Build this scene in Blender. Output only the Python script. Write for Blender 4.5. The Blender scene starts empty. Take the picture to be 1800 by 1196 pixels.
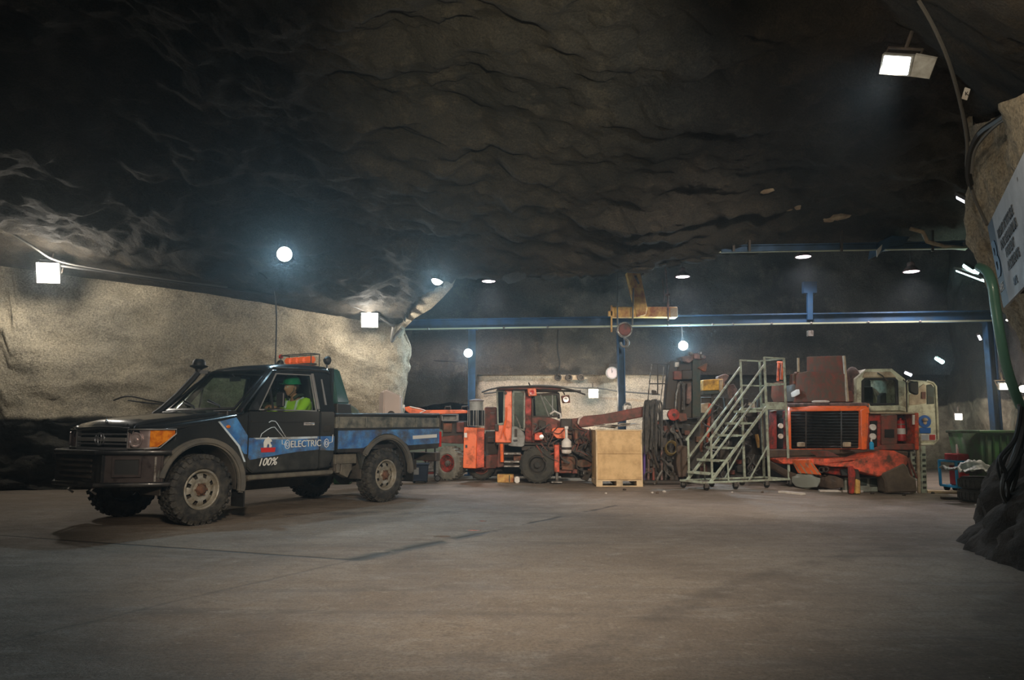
import bpy, bmesh, math, random
from mathutils import Vector, Matrix, noise
# ---------------------------------------------------------------- camera, world, exposure
F, PITCH, CAMH = 1283.0, 0.119, 1.124
CP, SP = math.cos(PITCH), math.sin(PITCH)
C = bpy.context.scene.collection
sc = bpy.context.scene
cam = bpy.data.cameras.new('camera')
cam.sensor_fit = 'HORIZONTAL'; cam.sensor_width = 36.0; cam.lens = F / 1800.0 * 36.0
cam.clip_end = 200
co = bpy.data.objects.new('camera', cam); C.objects.link(co)
co.location = (0, 0, CAMH); co.rotation_euler = (math.pi / 2 + PITCH, 0, 0)
sc.camera = co
w = bpy.data.worlds.new('world'); sc.world = w; w.use_nodes = True
w.node_tree.nodes['Background'].inputs[0].default_value = (.55, .6, .7, 1)
w.node_tree.nodes['Background'].inputs[1].default_value = 0.0
sc.view_settings.view_transform = 'Standard'; sc.view_settings.look = 'None'
sc.view_settings.exposure = 0.0; sc.view_settings.gamma = 1.0
sc.view_settings.use_curve_mapping = False
# thin damp haze fills the gallery
vs_ = w.node_tree.nodes.new('ShaderNodeVolumeScatter'); vs_.inputs['Density'].default_value = .0038; vs_.inputs['Anisotropy'].default_value = .8
vs_.inputs['Color'].default_value = (.78, .92, 1, 1)
w.node_tree.links.new(vs_.outputs[0], w.node_tree.nodes['World Output'].inputs['Volume'])
sc.cycles.max_bounces = 8; sc.cycles.volume_bounces = 0
sc.cycles.sample_clamp_indirect = 3.0
COOL = (.55, .84, 1.0); WARM = (1.0, .84, .62); PINK = (1.0, .87, .86); NEUT = (1.0, .93, .82)


def at(px, py, D):
    "world point seen at picture position px, py when its forward distance is D"
    u = (px - 900) / F; v = (598 - py) / F
    dy = CP - v * SP; dz = SP + v * CP
    return Vector((u * D / dy, D, CAMH + dz * D / dy))


def light(name, kind, loc, energy, col, size=.15, aim=None, size_y=None, spot=None, blend=.5):
    l = bpy.data.lights.new(name, kind); l.energy = energy; l.color = col
    if kind == 'AREA':
        l.size = size
        if size_y: l.shape = 'RECTANGLE'; l.size_y = size_y
    else: l.shadow_soft_size = size
    if kind == 'SPOT': l.spot_size = math.radians(spot); l.spot_blend = blend
    o = bpy.data.objects.new(name, l); C.objects.link(o); o.location = loc
    if aim is not None: o.rotation_euler = (Vector(aim) - Vector(loc)).to_track_quat('-Z', 'Y').to_euler()
    return o


# ---------------------------------------------------------------- lights the place has, then added fill spots
LP = dict(flood_left=(500, 447, 11.2), flood_mid=(769, 491, 13.2), post=(823, 621, 16.3), back=(1201, 608, 16.8),
          flood_right=(1582, 112, 7.6), wall_a=(86, 479, 12.55), wall_b=(650, 562, 14.75), wall_c=(1043, 691, 19.0))
light('flood_left_light', 'SPOT', at(500, 450, 11.0), 190, COOL, .08, aim=(-1.2, 5, -1), spot=100, blend=.9)
light('flood_mid_light', 'SPOT', at(769, 494, 13.0), 150, COOL, .08, aim=(0, 5, -1), spot=100, blend=.9)
light('post_lamp_light', 'POINT', at(823, 621, 16.15), 90, COOL, .06)
light('back_lamp_light', 'POINT', at(1201, 608, 16.6), 190, COOL, .07)
light('flood_right_light', 'SPOT', at(1570, 121, 5.45), 150, (.8, .92, 1), .1, aim=(-1.5, 9.5, 0), spot=150)
light('wall_lamp_light', 'POINT', at(86, 481, 12.25), 135, NEUT, .12)
light('wall_lamp_light', 'POINT', at(650, 564, 14.45), 90, NEUT, .1)
light('wall_lamp_light', 'POINT', at(1043, 692, 18.7), 70, WARM, .1)
for px, py, D in ((859, 495, 17.5), (1200, 487, 17.0), (1412, 452, 15.5), (1602, 478, 15.5)):
    p = at(px, py + 3, D)
    light('pendant_light', 'SPOT', p - Vector((0, 0, .08)), 300, PINK, .16, aim=p - Vector((0, 0, 3)), spot=150, blend=.6)
light('tube_light', 'POINT', at(1702, 484, 11.6), 14, (.55, 1, .92), .1)
light('side_lamp_light', 'POINT', at(1685, 735, 14.6), 22, WARM, .06)
light('side_lamp_light', 'POINT', at(1652, 634, 17.3), 22, COOL, .06)
light('side_lamp_light', 'POINT', at(1768, 678, 12.2), 30, WARM, .06)
# gallery spots: unseen, no fixtures, added to fill from behind and beside the camera
light('gallery_fill', 'SPOT', (.2, -1.0, 3.7), 4200, (1.0, .83, .64), .3, aim=(-.3, 10.4, 0), spot=55, blend=1)
light('gallery_fill', 'SPOT', (.3, -.6, 1.6), 2600, (1, .93, .68), .12, aim=(-.1, 8.2, 4.9), spot=30, blend=1)  # aimed up, added to lighten the roof
light('gallery_fill', 'SPOT', (-3.0, 3.6, 4.1), 330, NEUT, .35, aim=(-3.4, 10.2, 1.2), spot=52, blend=.9)
light('flood_right_light', 'SPOT', at(1570, 121, 5.45), 1450, (1.0, .88, .74), .12, aim=(2.8, 14, .9), spot=66, blend=.8)
light('gallery_fill', 'SPOT', (2.2, 3.4, 3.4), 150, WARM, .1, aim=(4.8, 7.2, 4.0), spot=80)  # added to lighten the right pillar


# ---------------------------------------------------------------- materials
M = {}


def mat(name, col, rough=.5, metal=0.0, col2=None, scale=6, amt=.5, dirt=None, damt=.5, dscale=3.0, bump=.0, bscale=40, coat=0.0, emit=0, spec=.5, dlow=None):
    m = bpy.data.materials.new(name); m.use_nodes = True
    nt = m.node_tree; N = nt.nodes; L = nt.links; b = N['Principled BSDF']
    b.inputs['Base Color'].default_value = (*col, 1); b.inputs['Roughness'].default_value = rough
    b.inputs['Metallic'].default_value = metal; b.inputs['Coat Weight'].default_value = coat
    b.inputs['Specular IOR Level'].default_value = spec
    b.inputs['Coat Roughness'].default_value = .08
    if emit:
        b.inputs['Emission Color'].default_value = (*col, 1); b.inputs['Emission Strength'].default_value = emit
        m.cycles.emission_sampling = 'NONE'
    tc = N.new('ShaderNodeTexCoord'); src = None
    def nz(s, d=6, r=.6):
        n = N.new('ShaderNodeTexNoise'); n.inputs['Scale'].default_value = s; n.inputs['Detail'].default_value = d
        n.inputs['Roughness'].default_value = r; L.new(tc.outputs['Object'], n.inputs['Vector']); return n
    def ramp(n, a, bb):
        r = N.new('ShaderNodeMapRange'); r.inputs['From Min'].default_value = a; r.inputs['From Max'].default_value = bb
        L.new(n, r.inputs['Value']); return r.outputs[0]
    def mix(fac, a, bb):
        x = N.new('ShaderNodeMix'); x.data_type = 'RGBA'
        L.new(fac, x.inputs['Factor'])
        for i, q in ((6, a), (7, bb)):
            if isinstance(q, tuple): x.inputs[i].default_value = (*q, 1)
            else: L.new(q, x.inputs[i])
        return x.outputs[2]
    src = col
    if col2: src = mix(ramp(nz(scale).outputs[0], .5 - amt / 2, .5 + amt / 2), col, col2)
    if dirt:
        fac = ramp(nz(dscale, 10, .7).outputs[0], .75 - damt, .85 - damt * .6)
        if dlow:
            sx = N.new('ShaderNodeSeparateXYZ'); L.new(tc.outputs['Object'], sx.inputs[0])
            h = N.new('ShaderNodeMapRange'); h.inputs['From Min'].default_value = dlow[1]; h.inputs['From Max'].default_value = dlow[0]
            L.new(sx.outputs[2], h.inputs['Value'])
            mm = N.new('ShaderNodeMath'); mm.operation = 'MULTIPLY'; L.new(fac, mm.inputs[0]); L.new(h.outputs[0], mm.inputs[1]); fac = mm.outputs[0]
        src = mix(fac, src, dirt)
        r = N.new('ShaderNodeMapRange'); r.inputs['To Min'].default_value = rough; r.inputs['To Max'].default_value = .85
        L.new(fac, r.inputs['Value']); L.new(r.outputs[0], b.inputs['Roughness'])
        if coat:
            r = N.new('ShaderNodeMapRange'); r.inputs['To Min'].default_value = coat; r.inputs['To Max'].default_value = 0
            L.new(fac, r.inputs['Value']); L.new(r.outputs[0], b.inputs['Coat Weight'])
    if not isinstance(src, tuple): L.new(src, b.inputs['Base Color'])
    if bump:
        bp = N.new('ShaderNodeBump'); bp.inputs['Strength'].default_value = bump; bp.inputs['Distance'].default_value = .02
        L.new(nz(bscale, 8, .65).outputs[0], bp.inputs['Height']); L.new(bp.outputs[0], b.inputs['Normal'])
    M[name] = m
    return m


def glassmat(name, tint, gloss=.25, rough=.03):
    m = bpy.data.materials.new(name); m.use_nodes = True; nt = m.node_tree; N = nt.nodes; L = nt.links
    N.remove(N['Principled BSDF']); out = N['Material Output']
    t = N.new('ShaderNodeBsdfTransparent'); t.inputs[0].default_value = (*tint, 1)
    g = N.new('ShaderNodeBsdfGlossy'); g.inputs['Roughness'].default_value = rough
    lw = N.new('ShaderNodeLayerWeight'); lw.inputs[0].default_value = .5
    pw = N.new('ShaderNodeMath'); pw.operation = 'POWER'; L.new(lw.outputs['Facing'], pw.inputs[0]); pw.inputs[1].default_value = 3
    ml = N.new('ShaderNodeMath'); ml.operation = 'MULTIPLY_ADD'; L.new(pw.outputs[0], ml.inputs[0]); ml.inputs[1].default_value = gloss; ml.inputs[2].default_value = .04
    x = N.new('ShaderNodeMixShader'); L.new(ml.outputs[0], x.inputs[0]); L.new(t.outputs[0], x.inputs[1]); L.new(g.outputs[0], x.inputs[2])
    L.new(x.outputs[0], out.inputs['Surface']); M[name] = m


mud = (.075, .075, .063)
mat('truck_paint', (.018, .021, .024), .28, .3, dirt=mud, damt=.33, dscale=2.6, coat=.7, dlow=(.5, 1.15))
mat('truck_plain', (.018, .021, .024), .25, .3, coat=.8)
mat('truck_black', (.008, .008, .009), .4, dirt=(.05, .043, .035), damt=.3, coat=.15)
mat('flare_grey', (.07, .068, .062), .6, dirt=(.13, .115, .09), damt=.4)
mat('blue_wrap', (.012, .07, .27), .3, col2=(.09, .30, .62), scale=6, amt=.4, dirt=(.07, .065, .06), damt=.33, dscale=4, coat=.5)
mat('pale_wrap', (.5, .6, .68), .4, dirt=(.2, .19, .17), damt=.3)
mat('decal_white', (.62, .63, .6), .5)
mat('decal_red', (.5, .02, .02), .5)
mat('bumper', (.022, .014, .014), .35, .3, dirt=(.06, .045, .04), damt=.4, dscale=5, coat=.3)
mat('chrome', (.75, .75, .78), .24, .9)
mat('dull_chrome', (.55, .53, .51), .34, .75)
mat('amber', (.55, .13, .01), .15, coat=.8, col2=(.85, .30, .02), scale=14, amt=.2)
mat('rubber', (.012, .012, .012), .75, dirt=(.06, .055, .045), damt=.33, dscale=9, bump=.3)
mat('dusty_rubber', (.09, .095, .08), .85, dirt=(.24, .23, .19), damt=.45, dscale=5, bump=.4)
mat('dark_rubber', (.02, .02, .018), .8, dirt=(.06, .055, .043), damt=.42, dscale=5, bump=.4)
mat('rim_steel', (.36, .35, .31), .45, .5, dirt=(.2, .17, .12), damt=.4, dscale=9)
mat('rust', (.14, .06, .03), .8, col2=(.05, .03, .02), scale=14, bump=.4)
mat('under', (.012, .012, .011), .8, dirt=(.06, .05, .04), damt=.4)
mat('sill_dirt', (.16, .145, .11), .7, col2=(.05, .045, .04), scale=8)
mat('bed_panel', (.04, .045, .042), .35, dirt=(.2, .19, .15), damt=.36, dscale=7, coat=.3)
mat('cabin_trim', (.03, .03, .032), .8)
mat('battery_green', (.035, .10, .085), .35, col2=(.025, .07, .06), scale=3, coat=.3)
mat('brown_box', (.022, .017, .013), .6)
mat('black', (.01, .01, .01), .5)
mat('black_gloss', (.006, .006, .007), .2, coat=.5)
mat('orange_lens', (.8, .13, .02), .25, coat=.4, emit=.15)
mat('red_lens', (.5, .02, .01), .3)
mat('skin', (.46, .2, .13), .55)
mat('helmet', (.01, .22, .10), .3, coat=.4)
mat('hivis', (.5, .78, .04), .7, bump=.2, bscale=20)
mat('silver_tape', (.6, .62, .62), .4)
mat('navy_cloth', (.015, .02, .03), .9)
mat('eye_white', (.7, .7, .68), .3)
mat('hair', (.06, .04, .03), .8)
glassmat('glass', (.80, .88, .84), .35)
glassmat('dark_glass', (.38, .42, .40), .3)
glassmat('lens_glass', (.95, .92, .92), .3)
O1 = (.80, .085, .022)
mat('orange_paint', O1, .42, dirt=(.10, .05, .03), damt=.36, dscale=6, coat=.1)
mat('orange_clean', (.88, .15, .03), .4, dirt=(.25, .08, .04), damt=.25, dscale=5, coat=.2)
mat('red_paint', (.50, .03, .018), .5, dirt=(.06, .03, .02), damt=.40, dscale=6)
mat('dirty_red', (.30, .045, .028), .6, col2=(.13, .05, .035), scale=6, dirt=(.09, .055, .04), damt=.38, dscale=8)
mat('rusty_red', (.30, .05, .028), .9, col2=(.14, .05, .032), scale=5, dirt=(.10, .07, .045), damt=.42, dscale=7, spec=.15)
mat('dirty_orange', (.42, .09, .03), .6, col2=(.16, .07, .035), scale=7, dirt=(.08, .055, .035), damt=.45, dscale=8)
mat('cream_paint', (.55, .56, .42), .45, dirt=(.18, .15, .10), damt=.30, dscale=6, coat=.1)
mat('rusty_cream', (.55, .46, .32), .6, col2=(.20, .13, .08), scale=6, amt=.4)
mat('brown_mud', (.13, .085, .055), .85, col2=(.05, .035, .028), scale=5, bump=.6, bscale=14)
mat('brown_tarp', (.17, .13, .09), .8, col2=(.06, .045, .035), scale=4, bump=.6, bscale=9)
mat('grey_green', (.25, .29, .24), .6, dirt=(.12, .10, .08), damt=.35)
mat('stair_paint', (.42, .50, .40), .45, dirt=(.20, .18, .14), damt=.34, dscale=8)
mat('dark_metal', (.035, .033, .032), .5, .5, dirt=(.09, .07, .055), damt=.42, dscale=7)
mat('steel', (.35, .34, .32), .4, .8, dirt=(.12, .10, .08), damt=.38, dscale=9)
mat('grey_paint', (.30, .31, .30), .5, dirt=(.12, .11, .09), damt=.35)
mat('green_black', (.02, .04, .035), .55, .3, dirt=(.08, .075, .06), damt=.38, dscale=9)
mat('pinkish', (.30, .16, .14), .6, dirt=(.08, .06, .05), damt=.45, dscale=8)
mat('yellow_paint', (.75, .42, .04), .5, dirt=(.25, .13, .03), damt=.38, dscale=7)
mat('yellow_steel', (.68, .44, .12), .6, dirt=(.30, .10, .04), damt=.36, dscale=5)
mat('brass', (.55, .42, .18), .35, .8)
mat('gantry_blue', (.005, .042, .105), .6, dirt=(.015, .03, .045), damt=.3)
mat('lamp_bowl', (.62, .52, .50), .22, .6, col2=(.3, .24, .23), scale=16)
mat('seat_cover', (.42, .45, .33), .8, col2=(.16, .18, .14), scale=22, amt=.15)
mat('pale_rail', (.28, .31, .22), .5)
mat('wood', (.56, .37, .17), .65, col2=(.70, .48, .24), scale=3, bump=.2, bscale=8, dirt=(.42, .27, .13), damt=.3, dscale=4)
mat('wood_light', (.66, .50, .30), .7, dirt=(.3, .22, .14), damt=.3)
mat('paper', (.6, .56, .5), .8, col2=(.35, .3, .26), scale=8)
mat('white_plastic', (.72, .70, .66), .5, dirt=(.45, .38, .32), damt=.3)
mat('pink_white', (.62, .50, .44), .7, col2=(.5, .42, .38), scale=2)
mat('clock_face', (.42, .34, .33), .4)
mat('green_bin', (.02, .10, .02), .45, dirt=(.05, .06, .04), damt=.35, dscale=4)
mat('cart_blue', (.02, .32, .62), .4)
mat('box_red', (.5, .02, .02), .4, dirt=(.15, .02, .02), damt=.3)
mat('sign_white', (.36, .39, .44), .5, dirt=(.30, .33, .38), damt=.3)
mat('sign_blue', (.006, .022, .06), .5)
mat('sign_light_blue', (.05, .13, .26), .5)
mat('sign_black', (.012, .012, .016), .6)
mat('symbol_blue', (.01, .10, .38), .4)
mat('conduit', (.10, .24, .19), .35, coat=.3)
mat('cable', (.015, .014, .013), .6)
mat('cable_grey', (.10, .095, .085), .7)
mat('hose_black', (.012, .013, .013), .4, dirt=(.10, .09, .08), damt=.42, dscale=12)
mat('tarp_green', (.10, .12, .08), .8, bump=.7, bscale=6)
mat('sheet_grey', (.30, .32, .28), .5, bump=.8, bscale=5)
mat('bin_blue', (.025, .04, .07), .5)
mat('purple', (.08, .03, .2), .5)
mat('cool_lamp', (.85, .95, 1.0), .4, emit=9)
mat('warm_lamp', (1.0, .95, .86), .4, emit=7)
mat('pink_lamp', (1.0, .80, .90), .4, emit=5)
mat('tube_lamp', (.65, 1.0, .95), .4, emit=5)
mat('violet_lamp', (.85, .85, 1.0), .4, emit=6)


def rockmat(name, c1, c2, c3, scale, bump, low=None, fine=30, dist=.06):
    m = bpy.data.materials.new(name); m.use_nodes = True
    nt = m.node_tree; N = nt.nodes; L = nt.links; b = N['Principled BSDF']
    b.inputs['Roughness'].default_value = .82; b.inputs['Specular IOR Level'].default_value = .35
    g = N.new('ShaderNodeNewGeometry'); P = g.outputs['Position']
    def nz(s, d=8, r=.62, v=P):
        n = N.new('ShaderNodeTexNoise'); n.inputs['Scale'].default_value = s; n.inputs['Detail'].default_value = d
        n.inputs['Roughness'].default_value = r; L.new(v, n.inputs['Vector']); return n
    def mr(o, a, bb, c=0, d=1):
        r = N.new('ShaderNodeMapRange'); r.inputs[1].default_value = a; r.inputs[2].default_value = bb
        r.inputs[3].default_value = c; r.inputs[4].default_value = d; L.new(o, r.inputs[0]); return r.outputs[0]
    def mix(fac, a, bb):
        x = N.new('ShaderNodeMix'); x.data_type = 'RGBA'; L.new(fac, x.inputs[0])
        for i, q in ((6, a), (7, bb)):
            if isinstance(q, tuple): x.inputs[i].default_value = (*q, 1)
            else: L.new(q, x.inputs[i])
        return x.outputs[2]
    s = mix(mr(nz(scale).outputs[0], .35, .65), c1, c2)
    s = mix(mr(nz(scale * 3.1, 10, .7).outputs[0], .52, .72), s, c3)
    sp = N.new('ShaderNodeTexNoise'); sp.inputs['Scale'].default_value = fine * 1.2; sp.inputs['Detail'].default_value = 5; sp.inputs['Roughness'].default_value = .8
    L.new(P, sp.inputs['Vector'])
    dk = N.new('ShaderNodeMix'); dk.data_type = 'RGBA'; dk.blend_type = 'MULTIPLY'; dk.inputs[0].default_value = 1
    L.new(s, dk.inputs[6])
    cr = N.new('ShaderNodeCombineColor'); v = mr(sp.outputs[0], .35, .62, .45, 1.35)
    for i in range(3): L.new(v, cr.inputs[i])
    L.new(cr.outputs[0], dk.inputs[7]); s = dk.outputs[2]
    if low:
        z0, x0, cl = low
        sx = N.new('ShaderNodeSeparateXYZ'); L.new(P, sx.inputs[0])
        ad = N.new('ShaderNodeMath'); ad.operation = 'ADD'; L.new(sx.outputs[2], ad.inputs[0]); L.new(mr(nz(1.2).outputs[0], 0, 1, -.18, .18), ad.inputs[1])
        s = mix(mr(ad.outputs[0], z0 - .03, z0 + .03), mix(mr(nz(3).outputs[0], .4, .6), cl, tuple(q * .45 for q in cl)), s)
    L.new(s, b.inputs['Base Color'])
    b1 = N.new('ShaderNodeBump'); b1.inputs['Strength'].default_value = bump; b1.inputs['Distance'].default_value = dist
    L.new(nz(fine / 6, 12, .7).outputs[0], b1.inputs['Height'])
    b2 = N.new('ShaderNodeBump'); b2.inputs['Strength'].default_value = bump; b2.inputs['Distance'].default_value = dist / 3
    L.new(nz(fine, 5, .7).outputs[0], b2.inputs['Height']); L.new(b1.outputs[0], b2.inputs['Normal']); L.new(b2.outputs[0], b.inputs['Normal'])
    M[name] = m


rockmat('cave_roof', (.062, .049, .034), (.028, .024, .018), (.10, .078, .052), .8, 1.0, dist=.12, fine=38)
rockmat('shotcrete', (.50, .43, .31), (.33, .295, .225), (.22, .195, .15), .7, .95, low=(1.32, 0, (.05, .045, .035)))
rockmat('shotcrete_far', (.60, .52, .40), (.48, .41, .32), (.36, .30, .22), .8, .5, low=(1.0, 0, (.05, .04, .03)))  # lower band painted dark as shade behind the parked machines
rockmat('chamber_rock', (.06, .052, .044), (.032, .029, .026), (.09, .076, .06), .8, .8, low=(1.75, 0, (.42, .35, .24)))
rockmat('dark_rock', (.105, .088, .07), (.045, .04, .034), (.16, .13, .10), .6, .9)
rockmat('pillar_rock', (.46, .38, .26), (.30, .25, .175), (.20, .17, .12), 1.0, .8, fine=22, low=(1.25, 0, (.06, .045, .035)))  # lower band's dark colour stands for the darkness in the view's corner
rockmat('heap_rock', (.075, .055, .042), (.035, .027, .022), (.11, .085, .065), 1.4, 1.0, fine=22)


# ---------------------------------------------------------------- mesh builder
WORLD = set()   # things whose meshes are laid out in world coordinates around an empty


class MB:
    def __init__(s): s.v = []; s.f = []; s.V = None; s.D = 10
    def view(s, ox, oy, sc_, D):
        s.V = (ox, oy, sc_); s.D = D; return s
    def W(s, x, y, D=None):
        ox, oy, k = s.V[:3]; d = D or s.D
        if len(s.V) > 3: d += max(0, s.V[4] - x) * s.V[3]
        return at(ox + x / k, oy + y / k, d)
    def add(s, vs, fs):
        n = len(s.v); s.v += [Vector(q) for q in vs]; s.f += [[i + n for i in f] for f in fs]; return s
    def hexa(s, p):
        return s.add(p, [(0, 1, 2, 3), (7, 6, 5, 4), (0, 4, 5, 1), (1, 5, 6, 2), (2, 6, 7, 3), (3, 7, 4, 0)])
    def box(s, c, d, rz=0, rx=0, ry=0):
        m = Matrix.Translation(c) @ Matrix.Rotation(rz, 4, 'Z') @ Matrix.Rotation(ry, 4, 'Y') @ Matrix.Rotation(rx, 4, 'X')
        x, y, z = (q / 2 for q in d)
        return s.hexa([m @ Vector(q) for q in ((-x, -y, -z), (x, -y, -z), (x, y, -z), (-x, y, -z), (-x, -y, z), (x, -y, z), (x, y, z), (-x, y, z))])
    def bx(s, x0, y0, z0, x1, y1, z1):
        return s.box(((x0 + x1) / 2, (y0 + y1) / 2, (z0 + z1) / 2), (abs(x1 - x0), abs(y1 - y0), abs(z1 - z0)))
    def poly(s, pts, d):
        "polygon of 3-D points extruded by the vector d"
        n = len(pts); d = Vector(d); pts = [Vector(p) for p in pts]
        return s.add(pts + [p + d for p in pts], [list(range(n)), list(range(2 * n - 1, n - 1, -1))] + [(i, i + n, (i + 1) % n + n, (i + 1) % n) for i in range(n)])
    def xz(s, P, y0, y1): return s.poly([(x, y0, z) for x, z in P], (0, y1 - y0, 0))
    def xy(s, P, z0, z1): return s.poly([(x, y, z0) for x, y in P], (0, 0, z1 - z0))
    def yz(s, P, x0, x1): return s.poly([(x0, y, z) for y, z in P], (x1 - x0, 0, 0))
    def pp(s, P, dep, D=None, sl=0):
        "prism whose front outline is given in the view's units, lying at distance D and dep deep"
        return s.poly([s.W(x, y, D) for x, y in P], (sl, dep, 0))
    def pb(s, x0, y0, x1, y1, dep, D=None, sl=0): return s.pp([(x0, y0), (x1, y0), (x1, y1), (x0, y1)], dep, D, sl)
    def ring(s, outer, inner, d):
        n = len(outer); o = [Vector(q) for q in outer]; i = [Vector(q) for q in inner]; d = Vector(d)
        vs = o + i + [q + d for q in o] + [q + d for q in i]; fs = []
        for k in range(n):
            j = (k + 1) % n
            fs += [(k, j, n + j, n + k), (2 * n + k, 3 * n + k, 3 * n + j, 2 * n + j), (k, 2 * n + k, 2 * n + j, j), (n + k, n + j, 3 * n + j, 3 * n + k)]
        return s.add(vs, fs)
    def tube(s, pts, r, n=8, caps=True, r2=None):
        pts = [Vector(p) for p in pts]; m = len(pts); rings = []; up = None
        for i, p in enumerate(pts):
            t = (pts[min(i + 1, m - 1)] - pts[max(i - 1, 0)])
            t = t.normalized() if t.length > 1e-9 else Vector((0, 0, 1))
            if up is None: up = Vector((0, 0, 1)) if abs(t.z) < .9 else Vector((1, 0, 0))
            a = t.cross(up); a = a.normalized() if a.length > 1e-6 else Vector((1, 0, 0)); b = a.cross(t).normalized(); up = b
            rr = r if r2 is None else r + (r2 - r) * i / (m - 1)
            if callable(r): rr = r(i / (m - 1))
            rings.append([p + a * (rr * math.cos(q * math.tau / n)) + b * (rr * math.sin(q * math.tau / n)) for q in range(n)])
        vs = [q for g in rings for q in g]; fs = []
        for i in range(m - 1):
            for q in range(n): fs.append((i * n + q, i * n + (q + 1) % n, (i + 1) * n + (q + 1) % n, (i + 1) * n + q))
        if caps: fs += [list(range(n))[::-1], list(range((m - 1) * n, m * n))]
        return s.add(vs, fs)
    def bar(s, a, b, w_, h_):
        a, b = Vector(a), Vector(b); t = (b - a).normalized(); up = Vector((0, 0, 1)) if abs(t.z) < .95 else Vector((0, 1, 0))
        x = t.cross(up).normalized() * w_ / 2; y = x.cross(t).normalized() * h_ / 2
        return s.hexa([a - x - y, a + x - y, a + x + y, a - x + y, b - x - y, b + x - y, b + x + y, b - x + y])
    def pt(s, P, r, D=None, n=8):
        return s.tube([s.W(q[0], q[1], q[2] if len(q) > 2 else D) for q in P], r, n)
    def pbar(s, a, b, w_, h_, D=None): return s.bar(s.W(*a, D) if len(a) < 3 else s.W(*a), s.W(*b, D) if len(b) < 3 else s.W(*b), w_, h_)
    def lathe(s, prof, c=(0, 0, 0), axis='Z', n=24, rz=0, mtx=None, cap=True):
        "prof: (radius, height) pairs"
        m = mtx or (Matrix.Translation(c) @ Matrix.Rotation(rz, 4, 'Z') @ {'Z': Matrix.Identity(4), 'Y': Matrix.Rotation(math.pi / 2, 4, 'X'), 'X': Matrix.Rotation(math.pi / 2, 4, 'Y')}[axis])
        k = len(prof); vs = [m @ Vector((r * math.cos(q * math.tau / n), r * math.sin(q * math.tau / n), h)) for r, h in prof for q in range(n)]
        fs = [(i * n + q, i * n + (q + 1) % n, (i + 1) * n + (q + 1) % n, (i + 1) * n + q) for i in range(k - 1) for q in range(n)]
        if cap and prof[0][0] > 1e-6: fs.append(list(range(n))[::-1])
        if cap and prof[-1][0] > 1e-6: fs.append(list(range((k - 1) * n, k * n)))
        return s.add(vs, fs)
    def ball(s, c, r, n=12, sq=(1, 1, 1)):
        P = [(max(1e-7, math.sin(math.pi * i / 8)), -math.cos(math.pi * i / 8)) for i in range(9)]
        return s.lathe(P, n=n, mtx=Matrix.Translation(c) @ Matrix.Diagonal((r * sq[0], r * sq[1], r * sq[2], 1)))
    def build(s, name, mt, parent=None, bevel=0, seg=1, smooth=35, root=None, **tags):
        me = bpy.data.meshes.new(name); off = Vector((0, 0, 0))
        t = parent
        while t is not None and t.parent is not None: t = t.parent
        if t is not None and t.name in WORLD: off = t.location
        if root is not None: off = Vector(root)
        me.from_pydata([q - off for q in s.v], [], s.f)
        bm = bmesh.new(); bm.from_mesh(me)
        bmesh.ops.remove_doubles(bm, verts=bm.verts, dist=1e-6)
        bmesh.ops.recalc_face_normals(bm, faces=bm.faces)
        if bevel:
            es = [e for e in bm.edges if len(e.link_faces) == 2 and e.calc_face_angle(0) > .6]
            bmesh.ops.bevel(bm, geom=es, offset=bevel, segments=seg, affect='EDGES', clamp_overlap=True)
        bm.to_mesh(me); bm.free()
        if smooth: me.shade_smooth(); me.set_sharp_from_angle(angle=math.radians(smooth))
        me.materials.append(M[mt] if isinstance(mt, str) else mt)
        o = bpy.data.objects.new(name, me); C.objects.link(o)
        if parent is not None: o.parent = parent
        elif root is not None: o.location = root
        for k, q in tags.items(): o[k] = q
        return o


def thing(name, label, cat, loc=(0, 0, 0), rz=0, group=None, world=False):
    o = bpy.data.objects.new(name, None); C.objects.link(o); o.location = loc; o.rotation_euler = (0, 0, rz)
    o.empty_display_size = .1; o['label'] = label; o['category'] = cat
    if group: o['group'] = group
    if world: WORLD.add(o.name)
    return o


def tag(o, label, cat, group=None):
    o['label'] = label; o['category'] = cat
    if group: o['group'] = group
    return o


def dup(o, parent=None):
    c = o.copy(); C.objects.link(c); c.parent = parent
    for ch in list(o.children): dup(ch, c)
    return c


def arc(c, r, a0, a1, n=12): return [(c[0] + r * math.cos(math.radians(a0 + (a1 - a0) * i / n)), c[1] + r * math.sin(math.radians(a0 + (a1 - a0) * i / n))) for i in range(n + 1)]


def text(s, name, mt, size, mtx, parent=None, ext=.0015, shear=0, align='LEFT', space=1.0, offset=0):
    cu = bpy.data.curves.new(name, 'FONT'); cu.body = s; cu.size = size; cu.extrude = ext; cu.shear = shear; cu.align_x = align; cu.space_character = space; cu.offset = offset
    t = bpy.data.objects.new(name, cu); C.objects.link(t)
    me = bpy.data.meshes.new_from_object(t); bpy.data.objects.remove(t); bpy.data.curves.remove(cu)
    me.transform(mtx); me.materials.append(M[mt])
    o = bpy.data.objects.new(name, me); C.objects.link(o)
    if parent is not None: o.parent = parent
    return o


# ---------------------------------------------------------------- cave shell
def lerp(T, x):
    if x <= T[0][0]: return T[0][1]
    for (a, p), (b, q) in zip(T, T[1:]):
        if x <= b: t = (x - a) / (b - a); return p + (q - p) * t
    return T[-1][1]


def fbm(x, y, z, o=4): return noise.fractal(Vector((x, y, z)), 1.0, 2.0, o)
def rdg(x, y, z, o=4): return 1 - abs(noise.fractal(Vector((x, y, z)), .9, 2.1, o)) * 1.6


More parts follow.
